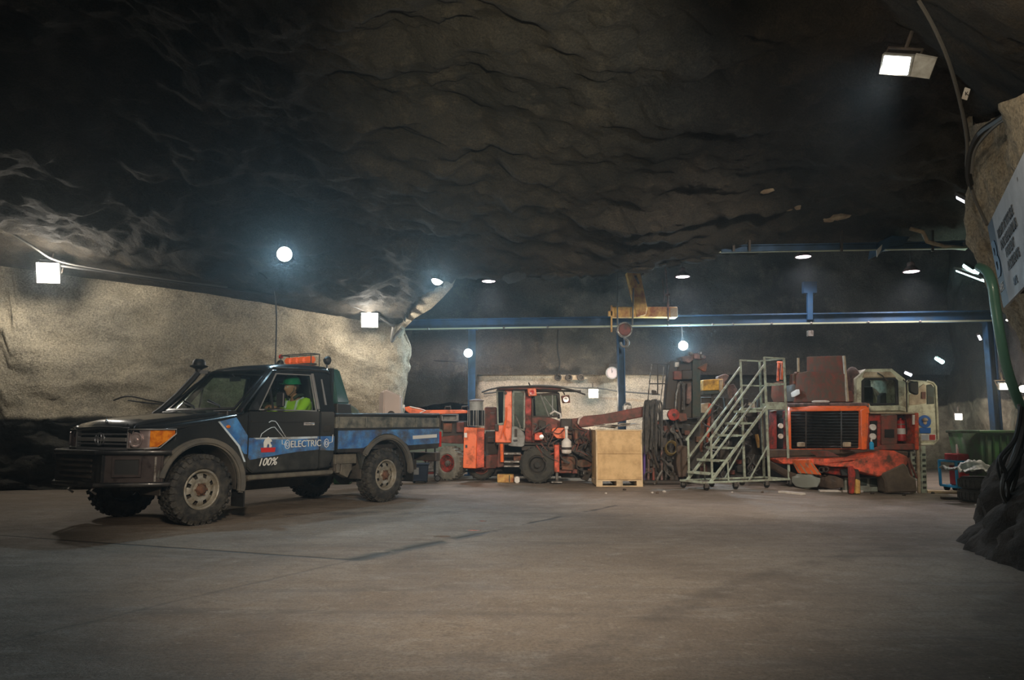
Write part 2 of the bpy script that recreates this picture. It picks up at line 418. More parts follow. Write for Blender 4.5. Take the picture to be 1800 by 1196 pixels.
YB = [(-18, 7.5), (-16, 8.8), (-12, 11.4), (-9, 13), (-6, 14.1), (-4, 14.9), (-2.7, 15.6), (-2.3, 15.2), (-1.9, 14.2), (-1.1, 13.1), (0, 12.7), (2, 12.4), (5, 12), (9, 11.6), (14, 11)]
ZB = [(-16, 4.4), (-9, 4.03), (-6, 3.74), (-4, 3.48), (-2.7, 3.30), (-2.3, 3.38), (-1.9, 3.55), (-1.1, 3.80), (0, 3.72), (2, 3.76), (3.6, 3.98), (5, 4.12), (9, 4.2)]


def wtop(y): return max(3.3, min(4.35, 3.35 + .34 * (y - 5)))


def roof_z(x, y):
    yb = lerp(YB, x); zb = lerp(ZB, x); d = yb - y
    if d >= 0:
        z = zb + .30 * d - .009 * d * d if d < 16 else zb + 2.5
        k = min(1, d / 1.2)
        z += k * (.38 * fbm(x * .32, y * .32, 1.3) - .13 * (rdg(x * .42 + 3, y * .6, 4.1) - .6))
        z += -k * .045 * (rdg(x * 1.1, y * 1.5, 8) - .6) + k * .15 * fbm(x * 1.5, y * 2.2, 5, 6) + .06 * fbm(x * 4.5, y * 5.5, 2)
        wx = 4.35 + .5 * (y - 6.2) if y > 1 else 1.75
        z = min(z, wtop(y) + .05 + max(0, (wx + .6 - x)) * .8 + .12 * fbm(x * 2, y * 2, 5))
    elif x < -2.6: z = zb + .02 * -d
    else:
        z = zb + 2.5 * (1 - math.exp(d / .8)) + .30 * fbm(x * .5, y * .5, 7) + .08 * fbm(x * 3, y * 3, 1)
    return z


def grid(name, nx, ny, fn, mt, smooth=60, **k):
    vs = [fn(i / nx, j / ny) for j in range(ny + 1) for i in range(nx + 1)]
    fs = [(j * (nx + 1) + i, j * (nx + 1) + i + 1, (j + 1) * (nx + 1) + i + 1, (j + 1) * (nx + 1) + i) for j in range(ny) for i in range(nx)]
    me = bpy.data.meshes.new(name); me.from_pydata(vs, [], fs); me.shade_smooth(); me.materials.append(M[mt])
    o = bpy.data.objects.new(name, me); C.objects.link(o)
    for a, b in k.items(): o[a] = b
    return o


ST = dict(kind='structure')
grid('ceiling', 340, 340, lambda u, v: (lambda x, y: (x, y, roof_z(x, y)))(-17.5 + 31.5 * u, -6 + 28 * v), 'cave_roof', **ST)


def spline(P, n):
    out = []
    for i in range(len(P) - 1):
        p0, p1, p2, p3 = (Vector(P[max(0, min(len(P) - 1, i + q))]) for q in (-1, 0, 1, 2))
        for k in range(n):
            t = k / n
            out.append(.5 * ((2 * p1) + (p2 - p0) * t + (2 * p0 - 5 * p1 + 4 * p2 - p3) * t * t + (3 * p1 - p0 - 3 * p2 + p3) * t ** 3))
    out.append(Vector(P[-1])); return out


def pathwall(name, P, n, nz, z1, off, mt, inward=1):
    S = spline([(x, y) for x, y in P], n); m = len(S) - 1
    N_ = []
    for i in range(m + 1):
        t = S[min(i + 1, m)] - S[max(i - 1, 0)]; t.normalize(); N_.append(Vector((t.y, -t.x)) * inward)
    def fn(u, v):
        i = round(u * m); p = S[i]; z = (z1(p.x, p.y) if callable(z1) else z1) * v
        q = p + N_[i] * off(p.x, p.y, z); return (q.x, q.y, z)
    return grid(name, m, nz, fn, mt, **ST)


def off_left(x, y, z):
    o = .24 * fbm(x * .5, y * .5, z * .6) + .11 * fbm(x * 1.5, y * 1.5, z * 1.5) + .018 * fbm(x * 7, y * 7, z * 7)
    o += .10 * max(0, rdg(x * .45, y * .45, z * .5 + 3) - .75)
    if z < 1.25: o += .22 * (rdg(x * 1.5, y * 1.5, z * 2.5) - .75) - .05
    if z > 2.9: o -= .15 * (z - 2.9)
    return o


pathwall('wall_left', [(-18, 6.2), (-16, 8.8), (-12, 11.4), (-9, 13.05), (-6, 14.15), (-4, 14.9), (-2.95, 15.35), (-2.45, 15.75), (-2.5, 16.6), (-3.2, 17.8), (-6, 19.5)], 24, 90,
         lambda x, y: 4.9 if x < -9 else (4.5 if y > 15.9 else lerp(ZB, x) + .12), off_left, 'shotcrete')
# the pale sprayed lip that climbs from the wall's corner to the brow of the roof
lip = MB()
LP_ = [(696, 590, 15.4), (705, 572, 15.3), (722, 553, 15.0), (737, 532, 14.5), (745, 512, 14.0), (766, 494, 13.5), (800, 474, 13.0)]
LQ_ = [(703, 596, 15.5), (712, 577, 15.4), (729, 560, 15.1), (758, 543, 14.6), (778, 524, 14.1), (795, 505, 13.6), (806, 480, 13.1)]
for i in range(6):
    a, b, c, d = at(*LP_[i]), at(*LP_[i + 1]), at(*LQ_[i + 1]), at(*LQ_[i])
    q = Vector((-.15, .35, .12)); lip.hexa([a, b, c, d, a + q, b + q, c + q, d + q])
lip.build('trim_1', 'shotcrete', smooth=80, **ST)


def back_fn(u, v):
    x = -9 + 23 * u; z = 2.56 + 5.2 * v
    lowz = 2.56 if x > -1.05 else 1.75 + .15 * fbm(x, 0, 0)
    z = lowz + (7.8 - lowz) * v
    y = 19.72 + .35 * fbm(x * .4, 0, z * .5) * min(1, max(0, z - 2.5) * .8) + .06 * fbm(x * 1.6, 3, z * 1.6) - .25 * max(0, z - 3) * .4
    if v < .02: z -= .02; y += .1
    if x < -1: y -= .8 * math.exp(-((z - 2.6) / .8) ** 2)
    return (x, y, z)


grid('wall_back', 160, 60, back_fn, 'dark_rock', **ST)
grid('wall_back_lower', 90, 40, lambda u, v: (lambda x, z: (x, 20.05 + (1.4 * max(0, (-.8 - x) / .5) ** 2 if x < -.8 else 0) + .12 * fbm(x * .6, 1, z * .6) + .03 * fbm(x * 3, 1, z * 3), z))(-1.3 + 6.2 * u, 2.75 * v), 'shotcrete_far', **ST)
grid('wall_back_lower', 60, 30, lambda u, v: (lambda x, z: (x, 20.3 + .3 * fbm(x * .6, 1, z * .6), z))(4.7 + 9 * u, 2.75 * v), 'chamber_rock', **ST)
grid('wall_tunnel', 40, 20, lambda u, v: (-12 + 12 * u, 23.6 + .3 * fbm(u * 9, 0, v * 3), 3.2 * v), 'dark_rock', **ST)
pathwall('wall_right_chamber', [(12.4, 20.8), (11.4, 18.5), (10.95, 16), (10.3, 13.5), (10.3, 11), (9.9, 9.4), (8.4, 8.85)], 14, 60, 7,
         lambda x, y, z: .22 * fbm(x * .7, y * .7, z * .7) + .07 * fbm(x * 2.2, y * 2.2, z * 2.2), 'chamber_rock', 1)


def off_right(x, y, z):
    o = .14 * fbm(x * .8, y * .8, z * .8) + .07 * fbm(x * 2.5, y * 2.5, z * 2.5) + .02 * fbm(x * 8, y * 8, z * 8)
    if z < 1.3: o += .16 * rdg(x * 1.7, y * 1.7, z * 1.7) * min(1, 1.3 - z)
    o += .35 * max(0, 1.0 - z) * math.exp(-((y - 6.8) / 1.2) ** 2)
    o -= .52 * math.exp(-((z - 1.65) / .85) ** 2)
    if y < 5.9: o += .22 * max(0, min(1, (z - 1.9) / .7)) * min(1, (5.9 - y) / .8)
    return o


pathwall('wall_right', [(8.5, 8.9), (6.5, 8.6), (5.35, 8.2), (4.95, 7.6), (4.72, 6.9), (4.35, 6.1), (3.85, 5.0), (3.5, 3.9), (3.3, 2.4), (3.4, 0), (3.8, -4), (3, -6)], 16, 80, lambda x, y: wtop(y) + .15 if x < 5.4 else 5.2, off_right, 'pillar_rock')
pathwall('wall_behind', [(3.4, -5.8), (0, -6), (-8, -5.5), (-15, -4), (-17, 1), (-17.5, 7)], 12, 30, 7.5,
         lambda x, y, z: .25 * fbm(x * .5, y * .5, z * .5), 'cave_roof')


# the floor: dusty concrete with joints, skid marks and damp patches
def floormat():
    m = bpy.data.materials.new('floor_concrete'); m.use_nodes = True; nt = m.node_tree; N = nt.nodes; L = nt.links; b = N['Principled BSDF']
    g = N.new('ShaderNodeNewGeometry'); P = g.outputs['Position']
    def nz(s, d=8, r=.62, v=P, dist=0):
        n = N.new('ShaderNodeTexNoise'); n.inputs['Scale'].default_value = s; n.inputs['Detail'].default_value = d; n.inputs['Distortion'].default_value = dist
        n.inputs['Roughness'].default_value = r; L.new(v, n.inputs['Vector']); return n.outputs[0]
    def mr(o, a, bb, c=0, d=1):
        r = N.new('ShaderNodeMapRange'); r.inputs[1].default_value = a; r.inputs[2].default_value = bb
        r.inputs[3].default_value = c; r.inputs[4].default_value = d; L.new(o, r.inputs[0]); return r.outputs[0]
    def mp(rz, sc_):
        n = N.new('ShaderNodeMapping'); n.inputs['Rotation'].default_value = (0, 0, rz); n.inputs['Scale'].default_value = sc_; L.new(P, n.inputs[0]); return n.outputs[0]
    def ma(op, a, bb=None, c=None):
        n = N.new('ShaderNodeMath'); n.operation = op
        for i, q in enumerate((a, bb, c)):
            if q is None: continue
            if isinstance(q, (int, float)): n.inputs[i].default_value = q
            else: L.new(q, n.inputs[i])
        return n.outputs[0]
    def mix(fac, a, bb):
        x = N.new('ShaderNodeMix'); x.data_type = 'RGBA'; L.new(fac, x.inputs[0])
        for i, q in ((6, a), (7, bb)):
            if isinstance(q, tuple): x.inputs[i].default_value = (*q, 1)
            else: L.new(q, x.inputs[i])
        return x.outputs[2]
    s = mix(mr(nz(.5, 8, .6, dist=.6), .35, .65), (.185, .142, .105), (.30, .245, .19))
    s = mix(mr(nz(1.0, 10, .7, mp(-.95, (.3, 2.6, 1)), .4), .5, .72), s, (.14, .115, .095))
    s = mix(mr(nz(1.0, 10, .65, mp(-.60, (.22, 2.2, 1)), .9), .55, .75), s, (.15, .125, .105))
    s = mix(mr(nz(2.4, 12, .75, mp(-1.1, (.6, 1.6, 1)), 1.2), .52, .78), s, (.38, .345, .30))
    s = mix(mr(nz(7, 10, .75, dist=.5), .5, .66, 0, .6), s, (.13, .10, .078))
    s = mix(mr(nz(13, 8, .7), .56, .7, 0, .55), s, (.42, .37, .31))
    s = mix(mr(nz(45, 6, .8), .45, .7, 0, .85), s, (.085, .068, .05))
    sx = N.new('ShaderNodeSeparateXYZ'); L.new(P, sx.inputs[0]); X, Y = sx.outputs[0], sx.outputs[1]
    def line(a, bb, w_, wob=.05, ends=True):
        dx, dy = bb[0] - a[0], bb[1] - a[1]; l = math.hypot(dx, dy); ux, uy = dx / l, dy / l
        t = ma('ADD', ma('MULTIPLY', ma('SUBTRACT', X, a[0]), ux), ma('MULTIPLY', ma('SUBTRACT', Y, a[1]), uy))
        d = ma('ADD', ma('MULTIPLY', ma('SUBTRACT', X, a[0]), -uy), ma('MULTIPLY', ma('SUBTRACT', Y, a[1]), ux))
        d = ma('ABSOLUTE', ma('ADD', d, mr(nz(1.3, 6, .7), 0, 1, -wob, wob)))
        k = mr(d, w_, w_ * .35)
        k = ma('MULTIPLY', k, ma('MULTIPLY', mr(t, -.1, .02), mr(t, l + .1, l - .02))); return k
    brk = mr(nz(1.7, 4, .6), .42, .52)
    j1 = line((-9, 9.08), (-1.36, 6.4), .035, .02)
    j2 = line((-1.36, 6.4), (1.5, 10.75), .05, .09)
    j3 = ma('MULTIPLY', line((-1.36, 6.4), (-2.9, 3.6), .03, .06), .35)
    wet = ma('MULTIPLY', line((-1.36, 6.4), (-.35, 7.95), .14, .12), brk)
    d1 = ma('MULTIPLY', line((-3.6, 9.6), (-.6, 9.9), .25, .3), mr(nz(3, 5, .7), .45, .6))
    crack = ma('MAXIMUM', ma('MAXIMUM', j1, ma('MULTIPLY', j2, brk)), j3)
    s = mix(ma('MULTIPLY', wet, .85), s, (.05, .052, .045)); s = mix(ma('MULTIPLY', d1, .8), s, (.07, .06, .05))
    s = mix(ma('MULTIPLY', crack, .85), s, (.03, .027, .024))
    tc = ma('ABSOLUTE', ma('SUBTRACT', ma('SQRT', ma('ADD', ma('POWER', ma('SUBTRACT', X, 9.0), 2), ma('POWER', ma('SUBTRACT', Y, -1.5), 2))), 8.6))
    trk = ma('MULTIPLY', ma('MAXIMUM', mr(tc, .16, .05), ma('MULTIPLY', mr(ma('ABSOLUTE', ma('SUBTRACT', tc, 1.5)), .16, .06), .8)), mr(nz(2.5, 6, .7), .4, .62))
    s = mix(ma('MULTIPLY', trk, .6), s, (.075, .06, .05))
    L.new(s, b.inputs['Base Color'])
    pud = None
    for cx, cy, rx, ry in ((-.72, 7.75, .10, .03), (-.42, 8.2, .08, .02), (-.35, 9.0, .05, .02)):
        e = ma('ADD', ma('POWER', ma('DIVIDE', ma('SUBTRACT', X, cx), rx), 2), ma('POWER', ma('DIVIDE', ma('SUBTRACT', Y, cy), ry * 2), 2))
        k = mr(ma('ADD', e, mr(nz(14, 4, .7), 0, 1, -.9, .9)), 1.0, .8); pud = k if pud is None else ma('MAXIMUM', pud, k)
    r = mr(nz(1.6, 8, .7), .3, .7, .55, .8); r = ma('SUBTRACT', r, ma('MULTIPLY', wet, .0))
    r = ma('MAXIMUM', ma('SUBTRACT', r, pud), .14); L.new(r, b.inputs['Roughness'])
    bp = N.new('ShaderNodeBump'); bp.inputs['Strength'].default_value = .8; bp.inputs['Distance'].default_value = .03
    hh = ma('ADD', nz(6, 12, .72), ma('MULTIPLY', nz(55, 5, .7), .35)); hh = ma('SUBTRACT', hh, ma('MULTIPLY', crack, .6))
    hh = ma('MULTIPLY', hh, ma('SUBTRACT', 1, pud)); L.new(hh, bp.inputs['Height']); L.new(bp.outputs[0], b.inputs['Normal'])
    b.inputs['Specular IOR Level'].default_value = .45
    M['floor_concrete'] = m


floormat()
grid('floor', 60, 60, lambda u, v: (-18 + 32 * u, -6 + 31 * v, 0), 'floor_concrete', **ST)

# mound of broken rock at the foot of the right pillar
random.seed(5)
hp = grid('trim_2', 60, 40, lambda u, v: (lambda a, r: (5.72 + r * 1.15 * math.cos(a), 6.95 + r * 1.35 * math.sin(a), max(-.03, (1.05 * (1 - r) ** .8 if r < 1 else 0) * (1 + .9 * fbm(3 * math.cos(a) * r, 3 * math.sin(a) * r, 2)) - .03)))(u * math.tau, v), 'heap_rock', **ST)
rb = grid('trim_3', 50, 14, lambda u, v: (lambda x, y: (x, y, max(-.03, 1.35 * math.exp(-((x + 2.9) / 2.2) ** 2) * math.sin(v * math.pi) + .1 * fbm(x * 2, y * 2, 0))))(-7.5 + 7 * u, 18.6 + 3 * v), 'tarp_green', **ST)


def rock(r, seed, sq=(1, 1, 1)):
    bm = bmesh.new(); bmesh.ops.create_icosphere(bm, subdivisions=2, radius=r)
    for v in bm.verts:
        k = 1 + .45 * noise.noise(v.co * (1.3 / r) + Vector((seed, seed * .7, 0))); v.co = Vector((v.co.x * sq[0], v.co.y * sq[1], v.co.z * sq[2])) * k
    me = bpy.data.meshes.new('stone'); bm.to_mesh(me); bm.free(); return me


def stone(x, y, z, r, mt, label, k, name='stone', sq=(1.1, .9, .7), group=None):
    me = rock(r, k, sq); me.materials.append(M[mt]); me.set_sharp_from_angle(angle=.5)
    o = bpy.data.objects.new(name, me); C.objects.link(o); o.location = (x, y, z); o.rotation_euler = (0, 0, k); tag(o, label, 'rock', group); return o


for k, (x, y, r) in enumerate(((4.62, 6.55, .09), (4.50, 6.85, .06), (4.42, 6.3, .05), (4.62, 7.35, .06), (4.8, 7.75, .08))):
    stone(x, y, r * .45, r, 'heap_rock', 'loose dark stone at the foot of the rock heap by the right pillar', k + 3, group='stones fallen from the dark heap')


# ---------------------------------------------------------------- the pickup (x runs back from the front axle, near side is -y)
T = thing('pickup_truck', 'dark grey single-cab pickup truck with blue graphics and a driver at the wheel', 'truck', (-4.332, 9.086, 0), 1.0)
TWX, WR = 3.12, .405


def wheel(x, s, name='wheel'):
    "tyre with lugs; rim disc with eight holes, hub"
    ty = MB(); hw = .125
    prof = [(.225, -hw + .02), (.25, -hw), (.33, -hw - .005), (.375, -hw + .012), (.39, -hw + .03), (.39, hw - .03), (.375, hw - .012), (.33, hw + .005), (.25, hw), (.225, hw - .02), (.2, 0)]
    ty.lathe(prof + [prof[0]], axis='Y', n=40, cap=False)
    n = 30
    for i in range(n):
        a = i * math.tau / n
        for q, (yy, da, wd, ang) in enumerate(((-.092, 0, .05, .25), (-.035, .5, .045, -.3), (.03, 0, .045, .3), (.09, .5, .05, -.25))):
            t = a + da * math.tau / n; rr = .396
            m = Matrix.Rotation(-t, 4, 'Y') @ Matrix.Translation((rr, yy, 0)) @ Matrix.Rotation(ang, 4, 'X')
            dx, dy, dz = .012, wd / 2, .026
            ty.hexa([m @ Vector(v) for v in ((-dx, -dy, -dz), (dx, -dy, -dz * .85), (dx, dy, -dz * .85), (-dx, dy, -dz), (-dx, -dy, dz), (dx, -dy, dz * .85), (dx, dy, dz * .85), (-dx, dy, dz))])
        for sg in (-1, 1):
            t = a; m = Matrix.Rotation(-t, 4, 'Y')
            P = [(.352, sg * (hw + .003), -.018), (.392, sg * (hw - .022), -.022), (.392, sg * (hw - .022), .022), (.352, sg * (hw + .003), .018)]
            ty.add([m @ Vector(v) for v in P] + [m @ (Vector(v) + Vector((.006, sg * .012, 0))) for v in P], [(0, 1, 2, 3), (4, 5, 6, 7), (0, 1, 5, 4), (1, 2, 6, 5), (2, 3, 7, 6), (3, 0, 4, 7)])
    w_ = ty.build(name, 'rubber', T, smooth=30); w_.location = (x, s * .76, WR + .0)
    if s > 0: w_.rotation_euler = (0, 0, math.pi)
    # rim lies toward -y
    rm = MB(); rm.lathe([(.226, -.10), (.232, .118), (.218, .124), (.208, .118), (.200, .07), (.19, .055)], axis='Y', n=40, cap=False)
    N_ = 64; R_ = [.195, .182, .135, .115, .085, .07]; Y_ = [-.055, -.07, -.088, -.085, -.075, -.10]
    vs = [(R_[k] * math.cos(i * math.tau / N_), Y_[k], R_[k] * math.sin(i * math.tau / N_)) for k in range(6) for i in range(N_)]
    fs = [(k * N_ + i, k * N_ + (i + 1) % N_, (k + 1) * N_ + (i + 1) % N_, (k + 1) * N_ + i) for k in range(5) for i in range(N_) if not (k == 1 and i % 8 in (3, 4, 5))]
    rm.add(vs, fs)
    rm.build('rim', 'rim_steel', w_, smooth=40)
    bk = MB(); bk.lathe([(.19, .02), (.19, .0), (.0001, .0)], axis='Y', n=24); bk.build('brake_drum', 'under', w_)
    hb = MB(); hb.lathe([(.08, .07), (.08, .085), (.06, .10), (.045, .13), (.03, .138), (.0001, .14)], axis='Y', n=20)
    for i in range(6): a = i * math.tau / 6; hb.lathe([(.012, .08), (.012, .115), (.0001, .118)], c=(.068 * math.cos(a), 0, .068 * math.sin(a)), axis='Y', n=6)
    hb.build('hub', 'rust', w_)
    return w_


for x in (0, TWX):
    for s in (-1, 1): wheel(x, s)

# chassis
m_ = MB()
for s in (-1, 1): m_.bx(-.75, s * .36, .42, 4.3, s * .48, .58)
for x in (-.6, .9, 1.9, 2.6, 3.7, 4.2): m_.bx(x, -.4, .45, x + .08, .4, .55)
m_.tube([(0, -.66, .40), (0, .66, .40)], .05, 10); m_.tube([(TWX, -.66, .40), (TWX, .66, .40)], .05, 10)
m_.ball((0, .2, .40), .14); m_.ball((TWX, 0, .40), .17)
m_.bx(1.0, -.33, .30, 2.0, .33, .52); m_.bx(2.15, -.78, .50, 2.5, -.45, .70); m_.bx(2.15, .2, .42, 2.9, .75, .7)
m_.bx(-.5, -.35, .4, .6, .35, .8)
for s in (-1, 1):
    m_.tube([(TWX - .62, s * .52, .50), (TWX, s * .52, .36), (TWX + .65, s * .52, .52)], .03, 6)
    m_.tube([(TWX + .1, s * .4, .4), (TWX + .25, s * .4, .8)], .03, 8)
m_.build('chassis', 'under', T, bevel=.006)
m_ = MB(); m_.bx(2.14, -.80, .60, 2.56, -.74, .74); m_.bx(2.18, -.80, .48, 2.24, -.74, .62); m_.poly([(2.26, -.79, .46), (2.40, -.79, .40), (2.48, -.79, .52), (2.46, -.79, .60), (2.28, -.79, .60)], (0, .12, 0))
m_.build('tray_bracket', 'sill_dirt', T, bevel=.006)

# inner wheel wells
for x in (0, TWX):
    for s in (-1, 1):
        m_ = MB(); P = arc((x, .44), .50, -8, 188, 18); Q = arc((x, .44), .485, -8, 188, 18)
        m_.poly([(a, s * .45, b) for a, b in P + Q[::-1]], (0, s * .38, 0)); m_.build('wheel_well', 'under', T)

# lower body sides
for s in (-1, 1):
    y0, y1 = s * .80, s * .85
    A = arc((0, .44), .50, 0, 172, 16)
    P = [(.62, 1.315), (.62, .53), (.55, .44)] + A[0:] + [(-.555, .56), (-.60, .86), (-.56, .90), (-.36, .99), (-.34, 1.09), (-.1, 1.155), (.3, 1.215), (.47, 1.25)]
    m_ = MB(); m_.xz(P, y0, y1); m_.build('front_fender', 'truck_paint', T, bevel=.012, seg=2)
    m_ = MB(); m_.xz([(.63, 1.32), (.63, .62), (.70, .56), (1.79, .56), (1.79, 1.34)], y0, y1)
    d = m_.build('door', 'truck_paint', T, bevel=.014, seg=2)
    m_ = MB(); m_.bx(.66, s * .852, 1.19, 1.78, s * .862, 1.20); m_.bx(.66, s * .852, 1.005, 2.04, s * .856, 1.012); m_.build('crease', 'truck_black', d)
    m_ = MB(); m_.tube([(1.52, s * .862, 1.165), (1.55, s * .885, 1.168), (1.64, s * .885, 1.172), (1.67, s * .862, 1.175)], .011, 6); m_.bx(1.50, s * .853, 1.15, 1.69, s * .858, 1.19)
    m_.build('door_handle', 'chrome', d)
    m_ = MB(); m_.xz([(1.80, 1.34), (1.80, .56), (1.98, .58), (2.07, .72), (2.07, 1.34)], y0, y1); m_.build('cab_corner', 'truck_paint', T, bevel=.014, seg=2)
    m_ = MB(); m_.bx(1.86, s * .851, 1.06, 1.98, s * .856, 1.15); m_.build('fuel_flap', 'black_gloss', T, bevel=.002)
    m_ = MB(); m_.bx(.64, s * .74, .475, 2.05, s * .87, .53); m_.build('sill_step', 'sill_dirt', T, bevel=.012, seg=2)
    # bed side
    A = arc((TWX, .44), .51, 172, 8, 18)
    P = [(2.10, 1.11), (2.10, .77), (2.55, .76)] + [p for p in A if p[1] > .5] + [(3.66, .76), (4.40, .78), (4.42, 1.13)]
    m_ = MB(); m_.xz(P, y0, s * .875); bd = m_.build('bed_side', 'truck_paint', T, bevel=.012, seg=2)
    m_ = MB(); m_.bx(2.10, s * .80, 1.11, 4.42, s * .845, 1.28)
    for i in range(5): m_.bx(2.12 + i * .57, s * .84, 1.12, 2.15 + i * .57, s * .858, 1.275)
    m_.build('bed_rib_panel', 'bed_panel', T, bevel=.004)
    m_ = MB(); m_.tube([(2.08, s * .835, 1.295), (3.2, s * .835, 1.315), (4.43, s * .835, 1.335)], .026, 10); m_.build('bed_rail', 'truck_black', T)
    # flares
    for x, r, nm, a0, a1, yo in ((0, .515, 'wheel_flare', -12, 168, .905), (TWX, .53, 'wheel_flare', -4, 150, .915)):
        O = arc((x, .44), r + .045, a0, a1, 20); I = arc((x, .44), r - .03, a0, a1, 20)
        k = 1.06
        O = [(x + (a - x) * k, b) for a, b in O]; I = [(x + (a - x) * 1.02, b) for a, b in I]
        m_ = MB(); m_.poly([(a, s * .835, b) for a, b in O + I[::-1]], (0, s * (yo - .835), 0)); m_.build(nm, 'flare_grey', T, bevel=.02, seg=2)
    m_ = MB(); m_.bx(.555, s * .66, .16, .575, s * .90, .52); m_.build('mud_flap', 'black', T)
    m_ = MB(); m_.bx(3.70, s * .66, .27, 3.72, s * .91, .72); m_.build('mud_flap', 'black', T)
    # side lamp on the fender
    m_ = MB(); m_.ball((.33, s * .855, 1.13), .02, sq=(1.6, .6, 1)); m_.build('side_repeater', 'amber', T)

# hood and fender tops: one lofted skin, the hood a raised panel on it
HC = [(-.88, 1.06), (-.87, 1.125), (-.83, 1.165), (-.6, 1.205), (-.2, 1.25), (.2, 1.295), (.47, 1.325)]
YM = [(-.88, .66), (-.80, .74), (-.70, .80), (-.5, .835), (-.3, .85), (.5, .85)]
FE = [(-.88, 1.08), (-.8, 1.10), (-.5, 1.115), (0, 1.185), (.3, 1.225), (.5, 1.265)]


def skin(cols, rows, name, mt, thick=.02, par=None):
    m = MB(); n = len(cols[0]); vs = [p for c in cols for p in c]
    fs = [(i * n + j, i * n + j + 1, (i + 1) * n + j + 1, (i + 1) * n + j) for i in range(len(cols) - 1) for j in range(n - 1)]
    m.add(vs, fs); o = m.build(name, mt, par or T, smooth=50)
    md = o.modifiers.new('s', 'SOLIDIFY'); md.thickness = thick; md.offset = -1
    return o


cols = []
for x in (-.87, -.8, -.65, -.45, -.25, 0, .2, .4, .56, .62):
    ym = lerp(YM, x); zh = lerp(HC, x); zf = lerp(FE, x); row = []
    half = [(.56, zh - .035), (.60, zh - .05), (.66, zf + .04), (ym - .06, zf + .028), (ym - .015, zf + .01), (ym, zf - .03)]
    row = [(x, -y, z) for y, z in half[::-1]] + [(x, y, z) for y, z in half]
    cols.append(row)
skin(cols, 0, 'fender_top', 'truck_plain')
cols = []
for x in (-.905, -.90, -.87, -.83, -.6, -.2, .2, .47, .50):
    zh = {-.905: 1.085, -.90: 1.12}.get(x, lerp(HC, x) + .012); row = []
    for y in (-.61, -.60, -.55, -.46, -.40, -.2, 0, .2, .40, .46, .55, .60, .61):
        a = abs(y); z = zh + (.012 if a < .43 else 0) - (.012 if a > .58 else 0) - (.05 if a > .605 else 0) - .02 * a
        row.append((x + .10 * a * a, y, z))
    cols.append(row)
hood = skin(cols, 0, 'hood', 'truck_plain')
m_ = MB(); m_.lathe([(.02, 0), (.016, .02), (.006, .03), (.006, .05), (.001, .055)], c=(-.82, -.02, 1.18), n=10); m_.build('hood_ornament', 'chrome', hood)
m_ = MB(); m_.bx(.42, -.70, 1.27, .66, .70, 1.335); m_.build('cowl', 'truck_black', T, bevel=.01)

# nose: grille, lamps, valance
m_ = MB(); m_.bx(-.84, -.54, .86, -.78, .54, 1.11); g_ = m_.build('grille', 'black_gloss', T)
m_ = MB(); m_.ring([(-.87, -.545, .865), (-.87, .545, .865), (-.87, .545, 1.125), (-.87, -.545, 1.125)], [(-.87, -.52, .895), (-.87, .52, .895), (-.87, .52, 1.095), (-.87, -.52, 1.095)], (.05, 0, 0))
m_.build('grille_frame', 'chrome', g_, bevel=.005)
for i, z in enumerate((.935, .985, 1.045)):
    m_ = MB(); m_.bx(-.865 - (.01 if i else 0), -.515, z - (.022 if i == 1 else .01), -.84, .515, z + (.022 if i == 1 else .01)); m_.build('grille_bar', 'chrome' if i != 1 else 'dull_chrome', g_, bevel=.004)
m_ = MB()


def ell(cy, cz, ry, rz, x=-.895, r=.009):
    return [(x, cy + ry * math.cos(a * math.tau / 24), cz + rz * math.sin(a * math.tau / 24)) for a in range(25)]


